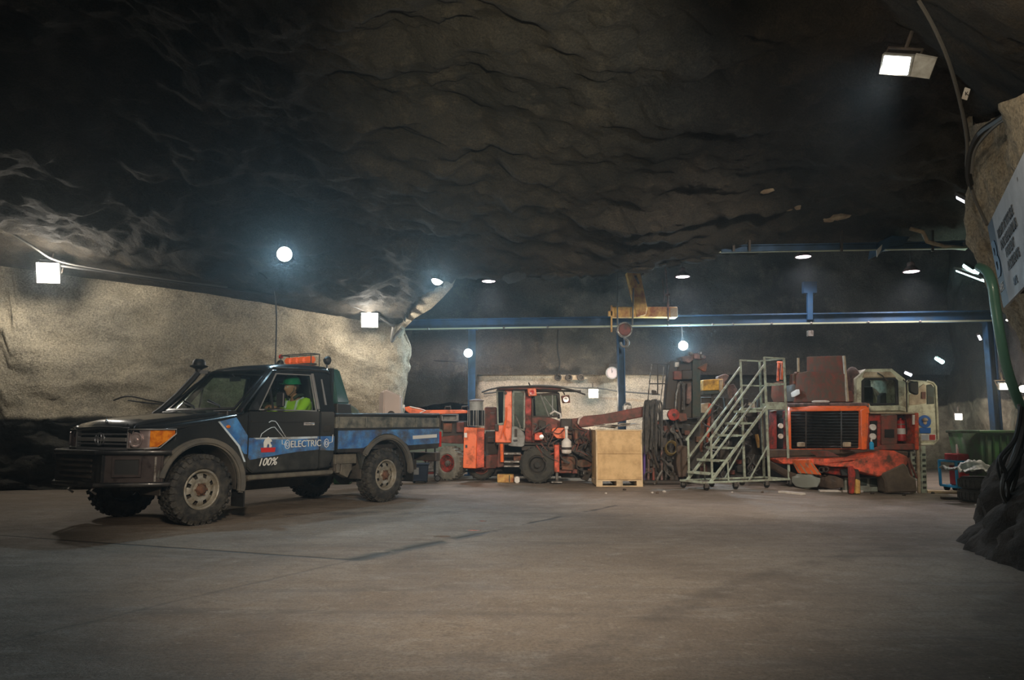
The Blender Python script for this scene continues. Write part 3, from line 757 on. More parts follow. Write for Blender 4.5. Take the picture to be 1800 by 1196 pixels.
m_.tube(ell(0, .99, .10, .068), .009, 6); m_.tube(ell(0, .99, .035, .066), .007, 6); m_.tube(ell(0, 1.025, .066, .026), .007, 6)
m_.build('emblem', 'chrome', g_)
m_ = MB(); m_.bx(-.82, -.80, .82, -.55, .80, .885); m_.build('valance', 'bumper', T, bevel=.01)
m_ = MB(); m_.bx(-.72, -.74, .5, -.3, .74, 1.06); m_.build('radiator_support', 'under', T)
for s in (-1, 1):
    pl = [(-.855, s * .55), (-.85, s * .66), (-.80, s * .755), (-.73, s * .81), (-.62, s * .838), (-.60, s * .80), (-.74, s * .62), (-.77, s * .55)]
    m_ = MB(); m_.xy(pl, .89, 1.095); hl = m_.build('headlamp', 'lamp_bowl', T, bevel=.008, seg=2)
    for (cx, cy, rz_, r) in ((-.852, .69, .0, .075),):
        b_ = MB(); mm = Matrix.Translation((cx - .006, s * cy, .985)) @ Matrix.Rotation(-s * .62, 4, 'Z') @ Matrix.Rotation(-math.pi / 2, 4, 'Y')
        b_.lathe([(.086, 0), (.084, .016), (.074, .018), (.055, -.006), (.03, -.012), (.022, .018), (.0001, .024)], n=24, mtx=mm); b_.build('reflector', 'lamp_bowl', hl)
    o1 = [(-.735, s * .815), (-.62, s * .845), (-.48, s * .858), (-.37, s * .866), (-.37, s * .85), (-.6, s * .80), (-.72, s * .78)]
    m_ = MB(); zz = lambda x: .905 + max(0, (x + .62)) * .52
    m_.add([(x, y, zz(x)) for x, y in o1] + [(x, y, 1.088 + .0 * x) for x, y in o1], [list(range(7)), list(range(13, 6, -1))] + [(i, i + 7, (i + 1) % 7 + 7, (i + 1) % 7) for i in range(7)])
    m_.build('turn_signal', 'amber', hl, bevel=.004)
    m_ = MB(); pf = [(-.868, s * .545), (-.862, s * .665), (-.81, s * .772), (-.735, s * .828), (-.61, s * .856), (-.36, s * .875)]
    m_.add([(x, y, .90 + max(0, x + .62) * .6) for x, y in pf] + [(x, y, 1.095) for x, y in pf], [(i, i + 1, i + 7, i + 6) for i in range(5)]); m_.build('lamp_glass', 'lens_glass', hl)
    m_ = MB()
    fr = [(x, y, .89 + max(0, x + .62) * .62) for x, y in pf] + [(x, y, 1.10) for x, y in pf[::-1]]
    m_.tube(fr + [fr[0]], .008, 6); m_.build('lamp_rim', 'dull_chrome', hl)

def nose(o):
    "the front panels end 0.73 m ahead of the axle"
    for v in o.data.vertices:
        if v.co.x < -.36: v.co.x = -.36 + (v.co.x + .36) * .725
    for c in o.children: nose(c)


for o in list(T.children):
    if o.name.split('.')[0] in ('hood', 'fender_top', 'grille', 'valance', 'radiator_support', 'headlamp', 'front_fender'): nose(o)

# bull bar bumper
m_ = MB(); m_.bx(-1.02, -.50, .52, -.74, .50, .83)
bb = m_.build('front_bumper', 'truck_black', T, bevel=.01)
for k in range(4):
    m_ = MB(); m_.bx(-1.035, -.30, .57 + k * .06, -1.02, .36, .595 + k * .06); m_.build('bumper_slat', 'dark_metal', bb)
for yh in (.1, -.38): m_ = MB(); m_.tube([(-1.0, yh, .5), (-1.06, yh, .44), (-1.0, yh, .40)], .014, 6); m_.build('tow_hook', 'steel', bb)
for s in (-1, 1):
    P = [(-1.01, s * .48), (-.58, s * .90), (-.55, s * .90), (-.55, s * .80), (-.88, s * .48)]
    m_ = MB(); m_.xy(P, .50, .84); wg = m_.build('bumper_wing', 'bumper', bb, bevel=.012, seg=2)
    a, b = Vector((-1.01, s * .48, 0)), Vector((-.58, s * .90, 0)); dr = (b - a).normalized(); nr = Vector((-dr.y * s, dr.x * s, 0)) * 1
    nr = Vector((-abs(dr.y), s * abs(dr.x), 0)).normalized()
    def wp(t, z, o=.004): p = a + dr * t + nr * o; return (p.x, p.y, z)
    m_ = MB(); m_.ring([wp(.10, .58), wp(.40, .58), wp(.40, .80), wp(.10, .80)], [wp(.13, .61), wp(.37, .61), wp(.37, .77), wp(.13, .77)], nr * .014)
    m_.build('wing_frame', 'bumper', bb, bevel=.004)
    m_ = MB(); m_.poly([wp(.13, .61), wp(.37, .61), wp(.37, .77), wp(.13, .77)], nr * .003); m_.build('wing_recess', 'black', bb)
    m_ = MB(); m_.poly([wp(.53, .53), wp(.55, .53), wp(.55, .80), wp(.53, .80)], nr * .008); m_.build('wing_post', 'steel', bb)
for z, r in ((.85, .030), (.50, .027)):
    m_ = MB(); P = [(-.50, -.93, z), (-.60, -.91, z), (-.98, -.52, z), (-1.05, -.44, z), (-1.06, 0, z), (-1.05, .44, z), (-.98, .56, z), (-.62, .91, z), (-.52, .93, z)]
    m_.tube(P, r, 10); m_.build('bumper_tube', 'truck_black', bb)

bb.location = (.05, 0, 0)
# cab upper: door window frames, pillars, windscreen, roof
WB, WT = 1.335, 1.87          # belt and gutter heights
ZY = lambda z: .815 - (z - WB) * .27   # side slope


def sp(x, z, s, o=0): return (x, s * (ZY(z) + o), z)


for s in (-1, 1):
    m_ = MB()
    m_.ring([sp(.655, WB, s), sp(1.795, WB, s), sp(1.775, 1.895, s), sp(1.10, 1.88, s)], [sp(.80, WB + .012, s), sp(1.745, WB + .012, s), sp(1.735, 1.845, s), sp(1.15, 1.832, s)], (0, -s * .035, 0))
    fr = m_.build('window_frame', 'truck_plain', T, bevel=.006)
    m_ = MB(); m_.ring([sp(.79, WB + .005, s, .004), sp(1.755, WB + .005, s, .004), sp(1.745, 1.852, s, .004), sp(1.14, 1.84, s, .004)], [sp(.81, WB + .02, s, .004), sp(1.735, WB + .02, s, .004), sp(1.727, 1.838, s, .004), sp(1.155, 1.825, s, .004)], (0, s * .006, 0))
    m_.build('window_seal', 'dull_chrome', fr)
    m_ = MB(); m_.poly([sp(.80, WB + .012, s, -.016), sp(1.745, WB + .012, s, -.016), sp(1.735, 1.845, s, -.016), sp(1.15, 1.832, s, -.016)], (0, -s * .004, 0)); m_.build('side_glass', 'glass', fr)
    m_ = MB(); m_.bar(sp(1.035, WB + .01, s, -.012), sp(1.03, 1.70, s, -.012), .018, .018); m_.build('quarter_post', 'black', fr)
    m_ = MB(); m_.poly([sp(1.805, WB, s), sp(2.12, WB, s), sp(2.06, 1.90, s), sp(1.785, 1.895, s)], (0, -s * .04, 0)); m_.build('cab_quarter', 'truck_plain', T, bevel=.008)
    m_ = MB(); m_.bar(sp(1.80, WB + .04, s, .006), sp(1.785, 1.87, s, .006), .03, .012); m_.build('pillar_trim', 'dull_chrome', T)
    m_ = MB(); m_.poly([sp(1.93, WB + .10, s, .003), sp(1.96, WB + .10, s, .003), sp(1.95, 1.80, s, .003), sp(1.93, 1.80, s, .003)], (0, s * .004, 0)); m_.build('air_vent', 'dull_chrome', T)
    m_ = MB(); m_.bar((.52, s * .775, WB - .02), (1.085, s * .655, 1.885), .07, .05); m_.build('windscreen_pillar', 'truck_plain', T, bevel=.012, seg=2)
    m_ = MB(); m_.tube([(1.08, s * .70, 1.905), (1.6, s * .69, 1.925), (2.06, s * .69, 1.925)], .013, 8); m_.build('roof_gutter', 'truck_black', T)
    # door mirrors on their arms
    m_ = MB(); m_.tube([(.86, s * .84, 1.34), (.95, s * .98, 1.36), (.98, s * .99, 1.38)], .010, 6)
    mi = m_.build('mirror_arm', 'black', T); m_ = MB(); m_.box((.98, s * 1.0, 1.475), (.05, .15, .20)); m_.build('side_mirror', 'black', mi, bevel=.02, seg=3)
# windscreen
wo = [(.50, -.735, WB), (.50, .735, WB), (1.10, .63, 1.90), (1.10, -.63, 1.90)]
wi = [(.535, -.68, WB + .03), (.535, .68, WB + .03), (1.06, .585, 1.86), (1.06, -.585, 1.86)]
m_ = MB(); m_.ring(wo, wi, (-.012, 0, .012)); ws = m_.build('windscreen_frame', 'black_gloss', T, bevel=.004)
m_ = MB(); m_.poly(wi, (.004, 0, -.004)); m_.build('windscreen', 'glass', ws)
for y0, y1 in ((-.42, .02), (.12, .55)):
    m_ = MB(); m_.tube([(.515, y0, WB + .02), (.52, y0 + .02, WB + .05), (.60, y1 - .05, WB + .12)], .009, 6); m_.bar((.53, y0 + .03, WB + .055), (.64, y1, WB + .145), .012, .022); m_.build('wiper', 'black', ws)
# roof skin
cols = []
for x, zc, hw in ((1.03, 1.885, .60), (1.06, 1.92, .615), (1.12, 1.955, .63), (1.25, 1.98, .645), (1.5, 2.0, .655), (1.8, 2.01, .66), (2.05, 2.01, .66), (2.14, 1.985, .65), (2.17, 1.93, .645)):
    row = []
    for f, dz in ((-1.06, -.10), (-1.02, -.06), (-.95, -.025), (-.8, -.008), (-.4, 0), (0, .004), (.4, 0), (.8, -.008), (.95, -.025), (1.02, -.06), (1.06, -.10)):
        row.append((x, f * hw, zc + dz * (1 if x > 1.1 else .5)))
    cols.append(row)
skin(cols, 0, 'roof', 'truck_plain', .025)
# rear wall with window, floor, dash, seats
m_ = MB(); m_.ring([(2.10, -.78, WB), (2.10, .78, WB), (2.10, .64, 1.93), (2.10, -.64, 1.93)], [(2.10, -.5, 1.45), (2.10, .5, 1.45), (2.10, .45, 1.82), (2.10, -.45, 1.82)], (-.03, 0, 0))
m_.bx(2.07, -.80, .58, 2.10, .80, WB); m_.build('cab_back', 'truck_plain', T)
m_ = MB(); m_.bx(.5, -.78, .56, 2.08, .78, .62); m_.bx(.50, -.78, .62, .56, .78, 1.30); m_.bx(.52, -.76, 1.08, .84, .76, 1.30); m_.build('dashboard', 'cabin_trim', T, bevel=.02)
for y in (-.40, .40):
    m_ = MB(); m_.bx(1.42, y - .25, .80, 1.92, y + .25, .98); st = m_.build('seat', 'cabin_trim', T, bevel=.04, seg=2)
    m_ = MB(); m_.poly([(1.86, y - .24, .95), (1.98, y - .24, .95), (2.06, y - .22, 1.50), (1.97, y - .22, 1.50)], (0, .46, 0)); m_.build('seat_back', 'cabin_trim' if y < 0 else 'seat_cover', st, bevel=.03, seg=2)
    m_ = MB(); m_.bx(1.97, y - .12, 1.52, 2.05, y + .12, 1.70); m_.build('headrest', 'cabin_trim' if y < 0 else 'seat_cover', st, bevel=.03, seg=2)
    m_ = MB(); m_.bx(1.45, y - .2, .62, 1.9, y + .2, .80); m_.build('seat_base', 'cabin_trim', st)
m_ = MB(); cc = Vector((1.08, -.42, 1.30)); ax = Vector((.85, 0, .52)).normalized(); e1 = Vector((0, 1, 0)); e2 = ax.cross(e1)
m_.tube([cc + (e1 * math.cos(a * math.tau / 24) + e2 * math.sin(a * math.tau / 24)) * .19 for a in range(25)], .013, 6)
m_.tube([cc, (.78, -.42, 1.12)], .025, 8)
for a in (0, 2.2, 4.1): m_.tube([cc, cc + (e1 * math.cos(a) + e2 * math.sin(a)) * .19], .010, 6)
m_.ball(cc, .045); m_.build('steering_wheel', 'black', T)
m_ = MB(); m_.tube([(.98, 0, 1.84), (1.02, 0, 1.80)], .008, 6); m_.box((1.03, 0, 1.775), (.02, .22, .06)); m_.build('rear_view_mirror', 'black', T)

# battery housing behind the cab
m_ = MB(); m_.add([(2.17, -.66, 1.965), (2.32, -.66, 1.965), (2.47, -.74, 1.465), (2.17, -.78, 1.465), (2.17, .66, 1.965), (2.32, .66, 1.965), (2.47, .74, 1.465), (2.17, .78, 1.465)],
                [(0, 1, 2, 3), (7, 6, 5, 4), (0, 4, 5, 1), (1, 5, 6, 2), (2, 6, 7, 3), (3, 7, 4, 0)])
bt = m_.build('battery_housing', 'battery_green', T, bevel=.02, seg=2)
m_ = MB(); m_.add([(2.17, -.78, 1.46), (2.475, -.745, 1.46), (2.49, -.76, 1.29), (2.17, -.79, 1.29), (2.17, .78, 1.46), (2.475, .745, 1.46), (2.49, .76, 1.29), (2.17, .79, 1.29)],
                [(0, 1, 2, 3), (7, 6, 5, 4), (0, 4, 5, 1), (1, 5, 6, 2), (2, 6, 7, 3), (3, 7, 4, 0)]); m_.build('housing_base', 'brown_box', bt, bevel=.006)
m_ = MB(); m_.bx(2.17, -.76, 1.0, 2.49, .76, 1.29); m_.build('housing_plinth', 'black', bt)
m_ = MB(); m_.bx(2.125, -.70, 1.29, 2.165, .70, 1.97); m_.build('rubber_gaiter', 'black', T)

# bed floor, headboard, tailgate, rear bumper, lamps
m_ = MB(); m_.bx(2.12, -.82, .80, 4.42, .82, .86); m_.bx(2.10, -.82, .86, 2.15, .82, 1.30); m_.build('bed_floor', 'truck_black', T)
m_ = MB(); m_.bx(4.40, -.84, .80, 4.45, .84, 1.33); m_.build('tailgate', 'truck_plain', T, bevel=.008)
m_ = MB(); m_.bx(4.44, -.78, .56, 4.56, .78, .70); m_.build('rear_bumper', 'dark_metal', T, bevel=.01)
for s in (-1, 1):
    m_ = MB(); m_.bx(4.45, s * .78, .80, 4.48, s * .86, 1.05); m_.build('tail_lamp', 'red_lens', T)
    m_ = MB(); m_.tube([(4.43, s * .86, 1.12), (4.45, s * .86, 1.34)], .014, 6); m_.build('tailgate_hinge', 'dark_metal', T)

# snorkel up the far pillar
m_ = MB(); m_.tube([(.36, .84, 1.22), (.42, .85, 1.30), (.50, .84, 1.36), (.70, .80, 1.56), (.90, .76, 1.80), (.97, .745, 1.90)], .042, 10)
sn = m_.build('snorkel', 'black', T)
m_ = MB(); m_.lathe([(.045, 0), (.05, .04), (.085, .06), (.12, .075), (.125, .085), (.095, .095), (.085, .15), (.06, .18), (.0001, .185)], c=(.97, .74, 1.90), n=16); m_.build('snorkel_cap', 'black', sn)
m_ = MB(); m_.bar((.97, .72, 1.90), (1.06, .66, 1.90), .05, .05); m_.build('snorkel_clamp', 'black', sn)

# roof gear
m_ = MB(); x0, x1, y0, y1, z0, z1 = 2.06, 2.22, -.33, .33, 2.03, 2.20
for a, b in (((x0, y0, z1), (x0, y1, z1)), ((x1, y0, z1), (x1, y1, z1)), ((x0, y0, z1), (x1, y0, z1)), ((x0, y1, z1), (x1, y1, z1)), ((x0, y0, 1.99), (x0, y0, z1)), ((x0, y1, 1.99), (x0, y1, z1)), ((x1, y0, 1.96), (x1, y0, z1)), ((x1, y1, 1.96), (x1, y1, z1))):
    m_.tube([a, b], .008, 6)
lb = m_.build('beacon_guard', 'green_black', T)
m_ = MB(); m_.bx(2.08, -.30, 2.035, 2.20, .30, 2.065); m_.build('beacon_base', 'dark_metal', lb)
for i in range(4):
    m_ = MB(); y = -.225 + i * .15; m_.bx(2.085, y - .066, 2.068, 2.195, y + .066, 2.165); m_.build('beacon_lens', 'orange_lens', lb, bevel=.02, seg=2)
for y, z in ((.42, 2.08), (-.60, 2.085)):
    m_ = MB(); mm = Matrix.Translation((2.12, y, z)) @ Matrix.Rotation(math.pi / 2, 4, 'Y'); m_.lathe([(.0001, -.05), (.03, -.048), (.062, -.01), (.066, .02), (.055, .03), (.0001, .03)], n=18, mtx=mm)
    m_.tube([(2.12, y, 1.98), (2.12, y, z - .05)], .012, 6); m_.build('work_lamp', 'black', T)
m_ = MB(); m_.ball((2.10, .38, 2.19), .035); m_.tube([(2.10, .38, 1.99), (2.10, .38, 2.17)], .006, 6); m_.build('red_beacon', 'red_lens', T)

# graphics on the near side and the far side
for s in (-1, 1):
    yy = s * .8505; dy = s * .003
    m_ = MB(); m_.poly([(.20, yy, 1.19), (.44, yy, 1.245), (.615, yy, 1.02), (.615, yy, .79), (.57, yy, .80), (.50, yy, .90)], (0, dy, 0)); m_.build('blue_stripe', 'blue_wrap', T)
    m_ = MB(); m_.poly([(.185, yy, 1.19), (.21, yy, 1.195), (.505, yy, .90), (.60, yy, .70), (.575, yy, .70), (.48, yy, .89)], (0, dy * 1.2, 0)); m_.build('pale_stripe', 'pale_wrap', T)
    m_ = MB(); m_.poly([(.635, yy, .99), (1.785, yy, 1.00), (1.785, yy, .82), (1.40, yy, .80), (1.10, yy, .77), (.66, yy, .72), (.635, yy, .75)], (0, dy, 0)); m_.build('blue_stripe', 'blue_wrap', T)
    m_ = MB(); m_.poly([(.70, yy, .992), (1.75, yy, 1.0), (1.75, yy, .975), (1.3, yy, .965), (.74, yy, .975)], (0, dy * 1.3, 0)); m_.build('pale_stripe', 'pale_wrap', T)
    m_ = MB(); m_.poly([(1.805, yy, 1.0), (2.065, yy, 1.0), (2.065, yy, .80), (1.805, yy, .81)], (0, dy, 0)); m_.build('blue_stripe', 'blue_wrap', T)
    yb = s * .8755
    A = arc((TWX, .44), .59, 142, 52, 12)
    m_ = MB(); m_.poly([(2.11, yb, .82), (2.11, yb, 1.075)] + [(2.95, yb, 1.085), (4.40, yb, 1.10), (4.40, yb, .86), (3.62, yb, .84)] + [(a, yb, b) for a, b in A[::-1] if b > .84] + [(2.62, yb, .82)], (0, dy, 0)); m_.build('blue_stripe', 'blue_wrap', T)
    m_ = MB(); m_.poly([(3.72, s * .879, .935), (4.33, s * .879, .955), (4.33, s * .879, 1.01), (3.72, s * .879, .99)], (0, dy, 0)); m_.build('white_strip', 'decal_white', T)
s = -1
RX = Matrix.Rotation(math.pi / 2, 4, 'X')
text('ELECTRIC', 'lettering', 'decal_white', .125, Matrix.Translation((1.285, -.857, .86)) @ Matrix.Rotation(-.015, 4, 'Y') @ RX, T, space=.98, offset=.0)
text('100%', 'lettering', 'decal_white', .135, Matrix.Translation((.775, -.857, .64)) @ Matrix.Rotation(-.02, 4, 'Y') @ RX, T, shear=.35, offset=.002)
for cx, cz in ((1.235, .90), (1.915, .905)):
    m_ = MB(); m_.tube([(cx + .042 * math.cos(a * math.tau / 8), -.858, cz + .058 * math.sin(a * math.tau / 8)) for a in range(9)], .005, 4)
    m_.tube([(cx + .02 * math.cos(a * math.tau / 8), -.858, cz + .026 * math.sin(a * math.tau / 8)) for a in range(9)], .004, 4); m_.build('plug_emblem', 'decal_white', T)
m_ = MB(); m_.tube([(1.19, -.858, .90), (1.15, -.858, .905), (1.145, -.858, .96)], .004, 4); m_.tube([(1.96, -.858, .905), (2.02, -.858, .92), (2.03, -.858, 1.02)], .005, 4); m_.build('circuit_line', 'decal_white', T)
m_ = MB(); m_.tube([(.80, -.857, .99), (.82, -.857, 1.04), (.90, -.857, 1.09), (.97, -.857, 1.12), (1.02, -.857, 1.125), (1.08, -.857, 1.07), (1.16, -.857, 1.00)], .006, 4)
m_.tube([(.92, -.864, 1.185), (.96, -.864, 1.205), (1.02, -.864, 1.20), (1.05, -.864, 1.175), (1.20, -.857, 1.0)], .006, 4); m_.build('mountain_line', 'pale_wrap', T)
B = [(.86, .868), (.855, .93), (.87, .965), (.90, .985), (.925, 1.005), (.945, .985), (.975, .965), (.985, .945), (.965, .935), (.955, .945), (.965, .915), (.985, .89), (.975, .868), (.945, .868), (.945, .90), (.925, .915), (.91, .90), (.905, .868)]
m_ = MB(); m_.poly([(x, -.856, z) for x, z in B], (0, -.003, 0)); m_.build('bear_logo', 'decal_white', T)
m_ = MB(); m_.poly([(.815, -.856, .865), (1.045, -.856, .866), (1.035, -.856, .808), (.825, -.856, .807)], (0, -.003, 0)); m_.build('red_banner', 'decal_red', T)


# ---------------------------------------------------------------- the driver (truck coordinates)
def skinned(V, E_, rad):
    me = bpy.data.meshes.new('sk'); me.from_pydata(V, E_, []); o = bpy.data.objects.new('sk', me); C.objects.link(o)
    md = o.modifiers.new('s', 'SKIN'); md.use_smooth_shade = True; o.modifiers.new('u', 'SUBSURF').levels = 1; o.modifiers['u'].render_levels = 1
    for i, r in enumerate(rad): me.skin_vertices[0].data[i].radius = (r, r) if not isinstance(r, tuple) else r
    me.skin_vertices[0].data[0].use_root = True
    dg = bpy.context.evaluated_depsgraph_get(); out = bpy.data.meshes.new_from_object(o.evaluated_get(dg)); bpy.data.objects.remove(o); return out


def chains(root, rr, *ch):
    V = [root]; E_ = []; Rr = [rr]
    for start, pts in ch:
        p = start
        for (q, r) in pts: V.append(q); Rr.append(r); E_.append((p, len(V) - 1)); p = len(V) - 1
    return V, E_, Rr


def head_mesh(c, r=.1):
    "head facing -x, eyes at half height"
    nu, nv = 28, 22; vs = []; fs = []
    for j in range(nv + 1):
        t = math.pi * j / nv; z = math.cos(t)
        for i in range(nu):
            a = math.tau * i / nu; x = -math.cos(a) * math.sin(t); y = math.sin(a) * math.sin(t)
            X = x * .098; Y = y * .075; Z = z * .125
            if z < 0: Y *= 1 + .28 * z; X = X * (1 + .12 * z) - .012 * -z * (x < 0)
            if x < 0:
                f = max(0, -x)
                g = math.exp(-(y / .16) ** 2)
                X -= .030 * g * f * math.exp(-((z + .22) / .15) ** 2) + .014 * g * math.exp(-((z + .05) / .16) ** 2) * f
                X += .012 * math.exp(-((abs(y) - .34) / .15) ** 2 - ((z - .02) / .1) ** 2) * f
                X -= .006 * math.exp(-(y / .3) ** 2 - ((z + .48) / .06) ** 2); X += .005 * math.exp(-(y / .3) ** 2 - ((z + .55) / .03) ** 2)
                X -= .012 * math.exp(-(y / .25) ** 2 - ((z + .85) / .15) ** 2)
            vs.append((c[0] + X, c[1] + Y, c[2] + Z))
    for j in range(nv):
        for i in range(nu): fs.append((j * nu + i, j * nu + (i + 1) % nu, (j + 1) * nu + (i + 1) % nu, (j + 1) * nu + i))
    return vs, fs


PY = -.46
hc = (1.60, PY, 1.675)


def arm(s):
    sh = (1.70, PY + s * .20, 1.47); el = (1.50, PY + s * .25, 1.28); wr = (1.24, PY + s * .15, 1.37); pa = (1.17, PY + s * .12, 1.40)
    return sh, el, wr, pa


V = [(1.74, PY, .99), (1.75, PY, 1.12), (1.75, PY, 1.28), (1.73, PY, 1.42), (1.69, PY, 1.52), (1.64, PY, 1.60)]
Rr = [(.15, .13), (.14, .12), (.155, .12), (.16, .11), (.062, .062), (.055, .055)]; E_ = [(0, 1), (1, 2), (2, 3), (3, 4), (4, 5)]
for s in (-1, 1):
    sh, el, wr, pa = arm(s); p = 3
    for q, r in ((sh, .062), (el, .046), (wr, .030), (pa, .034)): V.append(q); Rr.append(r); E_.append((p, len(V) - 1)); p = len(V) - 1
    hand = p
    for k, (dy, L_) in enumerate(((-.03, .085), (-.01, .095), (.01, .09), (.03, .07))):
        p = hand
        for t, r in ((.4, .011), (.75, .010), (1.0, .009)):
            V.append((pa[0] - L_ * math.sin(t * 1.6), pa[1] + dy * (.6 + t * .5), pa[2] + .01 - L_ * .5 * t * t)); Rr.append(r); E_.append((p, len(V) - 1)); p = len(V) - 1
    p = hand
    for t in (.5, 1): V.append((pa[0] - .03 * t, pa[1] - s * .055 * t, pa[2] + .02 * t)); Rr.append(.011); E_.append((p, len(V) - 1)); p = len(V) - 1
    p = 0
    for q, r in (((1.68, PY + s * .10, .98), .085), ((1.28, PY + s * .14, 1.0), .065), ((1.12, PY + s * .14, .70), .05), ((1.10, PY + s * .14, .655), .045), ((.98, PY + s * .14, .65), .035)):
        V.append(q); Rr.append(r); E_.append((p, len(V) - 1)); p = len(V) - 1
bm_ = bmesh.new(); bm_.from_mesh(skinned(V, E_, Rr))
hv, hf = head_mesh(hc)
hm = bpy.data.meshes.new('h'); hm.from_pydata(hv, [], hf); bm_.from_mesh(hm)
for s in (-1, 1):
    bmesh.ops.create_uvsphere(bm_, u_segments=8, v_segments=6, radius=1, matrix=Matrix.Translation((hc[0] + .015, hc[1] + s * .074, hc[2] - .01)) @ Matrix.Diagonal((.018, .008, .032, 1)))
pm = bpy.data.meshes.new('driver'); bm_.to_mesh(pm)
po = bpy.data.objects.new('person', pm); C.objects.link(po)
rmod = po.modifiers.new('r', 'REMESH'); rmod.mode = 'VOXEL'; rmod.voxel_size = .0075; rmod.use_smooth_shade = True
dg = bpy.context.evaluated_depsgraph_get(); me2 = bpy.data.meshes.new_from_object(po.evaluated_get(dg)); bpy.data.objects.remove(po)
me2.materials.append(M['skin']); po = bpy.data.objects.new('person', me2); C.objects.link(po)
po.location = T.location; po.rotation_euler = T.rotation_euler
tag(po, 'person in a green hard hat and yellow high-visibility vest at the wheel of the pickup', 'person')


def shell(name, V, E_, R2, mt):
    me = skinned(V, E_, R2); me.materials.append(M[mt]); o = bpy.data.objects.new(name, me); C.objects.link(o); o.parent = po; return o


Vj = [(1.75, PY, 1.04), (1.75, PY, 1.16), (1.75, PY, 1.28), (1.73, PY, 1.41), (1.705, PY, 1.475)]; Ej = [(0, 1), (1, 2), (2, 3), (3, 4)]; Rj = [(.165, .14), (.16, .135), (.17, .135), (.172, .125), (.085, .085)]
for s in (-1, 1):
    sh, el, wr, pa = arm(s); p = 3
    for q, r in ((sh, .078), (tuple(.5 * (a + b) for a, b in zip(sh, el)), .07), (el, .062), (tuple(.75 * b + .25 * a for a, b in zip(el, wr)), .045)): Vj.append(q); Rj.append(r); Ej.append((p, len(Vj) - 1)); p = len(Vj) - 1
shell('jacket', Vj, Ej, Rj, 'hivis')
Vt = [(1.74, PY, .99), (1.72, PY, .99)]; Et = [(0, 1)]; Rt = [(.165, .14), .15]
for s in (-1, 1):
    p = 1
    for q, r in (((1.62, PY + s * .11, .99), .10), ((1.28, PY + s * .14, 1.0), .082), ((1.12, PY + s * .14, .72), .062)): Vt.append(q); Rt.append(r); Et.append((p, len(Vt) - 1)); p = len(Vt) - 1
shell('trousers', Vt, Et, Rt, 'navy_cloth')
m_ = MB()
for s in (-1, 1): m_.tube([(1.60, PY + s * .10, 1.10), (1.57, PY + s * .105, 1.30), (1.62, PY + s * .11, 1.48), (1.72, PY + s * .11, 1.53), (1.86, PY + s * .11, 1.47), (1.90, PY + s * .10, 1.30)], .018, 8)
m_.build('reflective_tape', 'silver_tape', po)
m_ = MB(); m_.tube([(1.60, PY - .06, 1.52), (1.63, PY - .10, 1.56), (1.72, PY - .10, 1.575), (1.78, PY, 1.575), (1.72, PY + .10, 1.575), (1.63, PY + .10, 1.56), (1.60, PY + .06, 1.52)], .022, 8); m_.build('collar', 'green_black', po)
m_ = MB(); q = Matrix.Translation((hc[0] + .012, PY, hc[2] + .045)) @ Matrix.Rotation(-.06, 4, 'Y') @ Matrix.Diagonal((1.12, 1.0, 1, 1))
m_.lathe([(.122, -.006), (.124, .0), (.112, .012), (.108, .05), (.092, .09), (.06, .115), (.0001, .125)], n=28, mtx=q)
m_.box((hc[0] - .12, PY, hc[2] + .045), (.07, .13, .008)); m_.box((hc[0] + .01, PY, hc[2] + .165), (.16, .022, .02))
m_.build('hard_hat', 'helmet', po, bevel=.002)
m_ = MB(); m_.tube([(hc[0] + .02, PY - .078, hc[2] + .05), (hc[0] - .02, PY - .07, hc[2] - .06), (hc[0] - .05, PY, hc[2] - .13), (hc[0] - .02, PY + .07, hc[2] - .06), (hc[0] + .02, PY + .078, hc[2] + .05)], .005, 5); m_.build('chin_strap', 'black', po)
m_ = MB(); m_.lathe([(.088, -.045), (.094, .0), (.095, .05)], n=20, mtx=Matrix.Translation((hc[0] + .022, PY, hc[2] + .01)) @ Matrix.Diagonal((.95, .84, 1, 1)) @ Matrix.Rotation(.5, 4, 'Y'), cap=False)
m_.build('hair', 'hair', po)
for s in (-1, 1):
    m_ = MB(); m_.ball((hc[0] - .083, PY + s * .027, hc[2] + .003), .011); e = m_.build('eye', 'eye_white', po)
    m_ = MB(); m_.ball((hc[0] - .0915, PY + s * .027, hc[2] + .003), .0048); m_.build('iris', 'hair', e)


# ---------------------------------------------------------------- gantry crane of blue steel
def ibeam(a, b, h_, w_, t=.02):
    a, b = Vector(a), Vector(b); m = MB(); d = Vector((0, 0, (h_ - t) / 2))
    m.bar(a, b, t, h_); m.bar(a + d, b + d, w_, t); m.bar(a - d, b - d, w_, t); return m


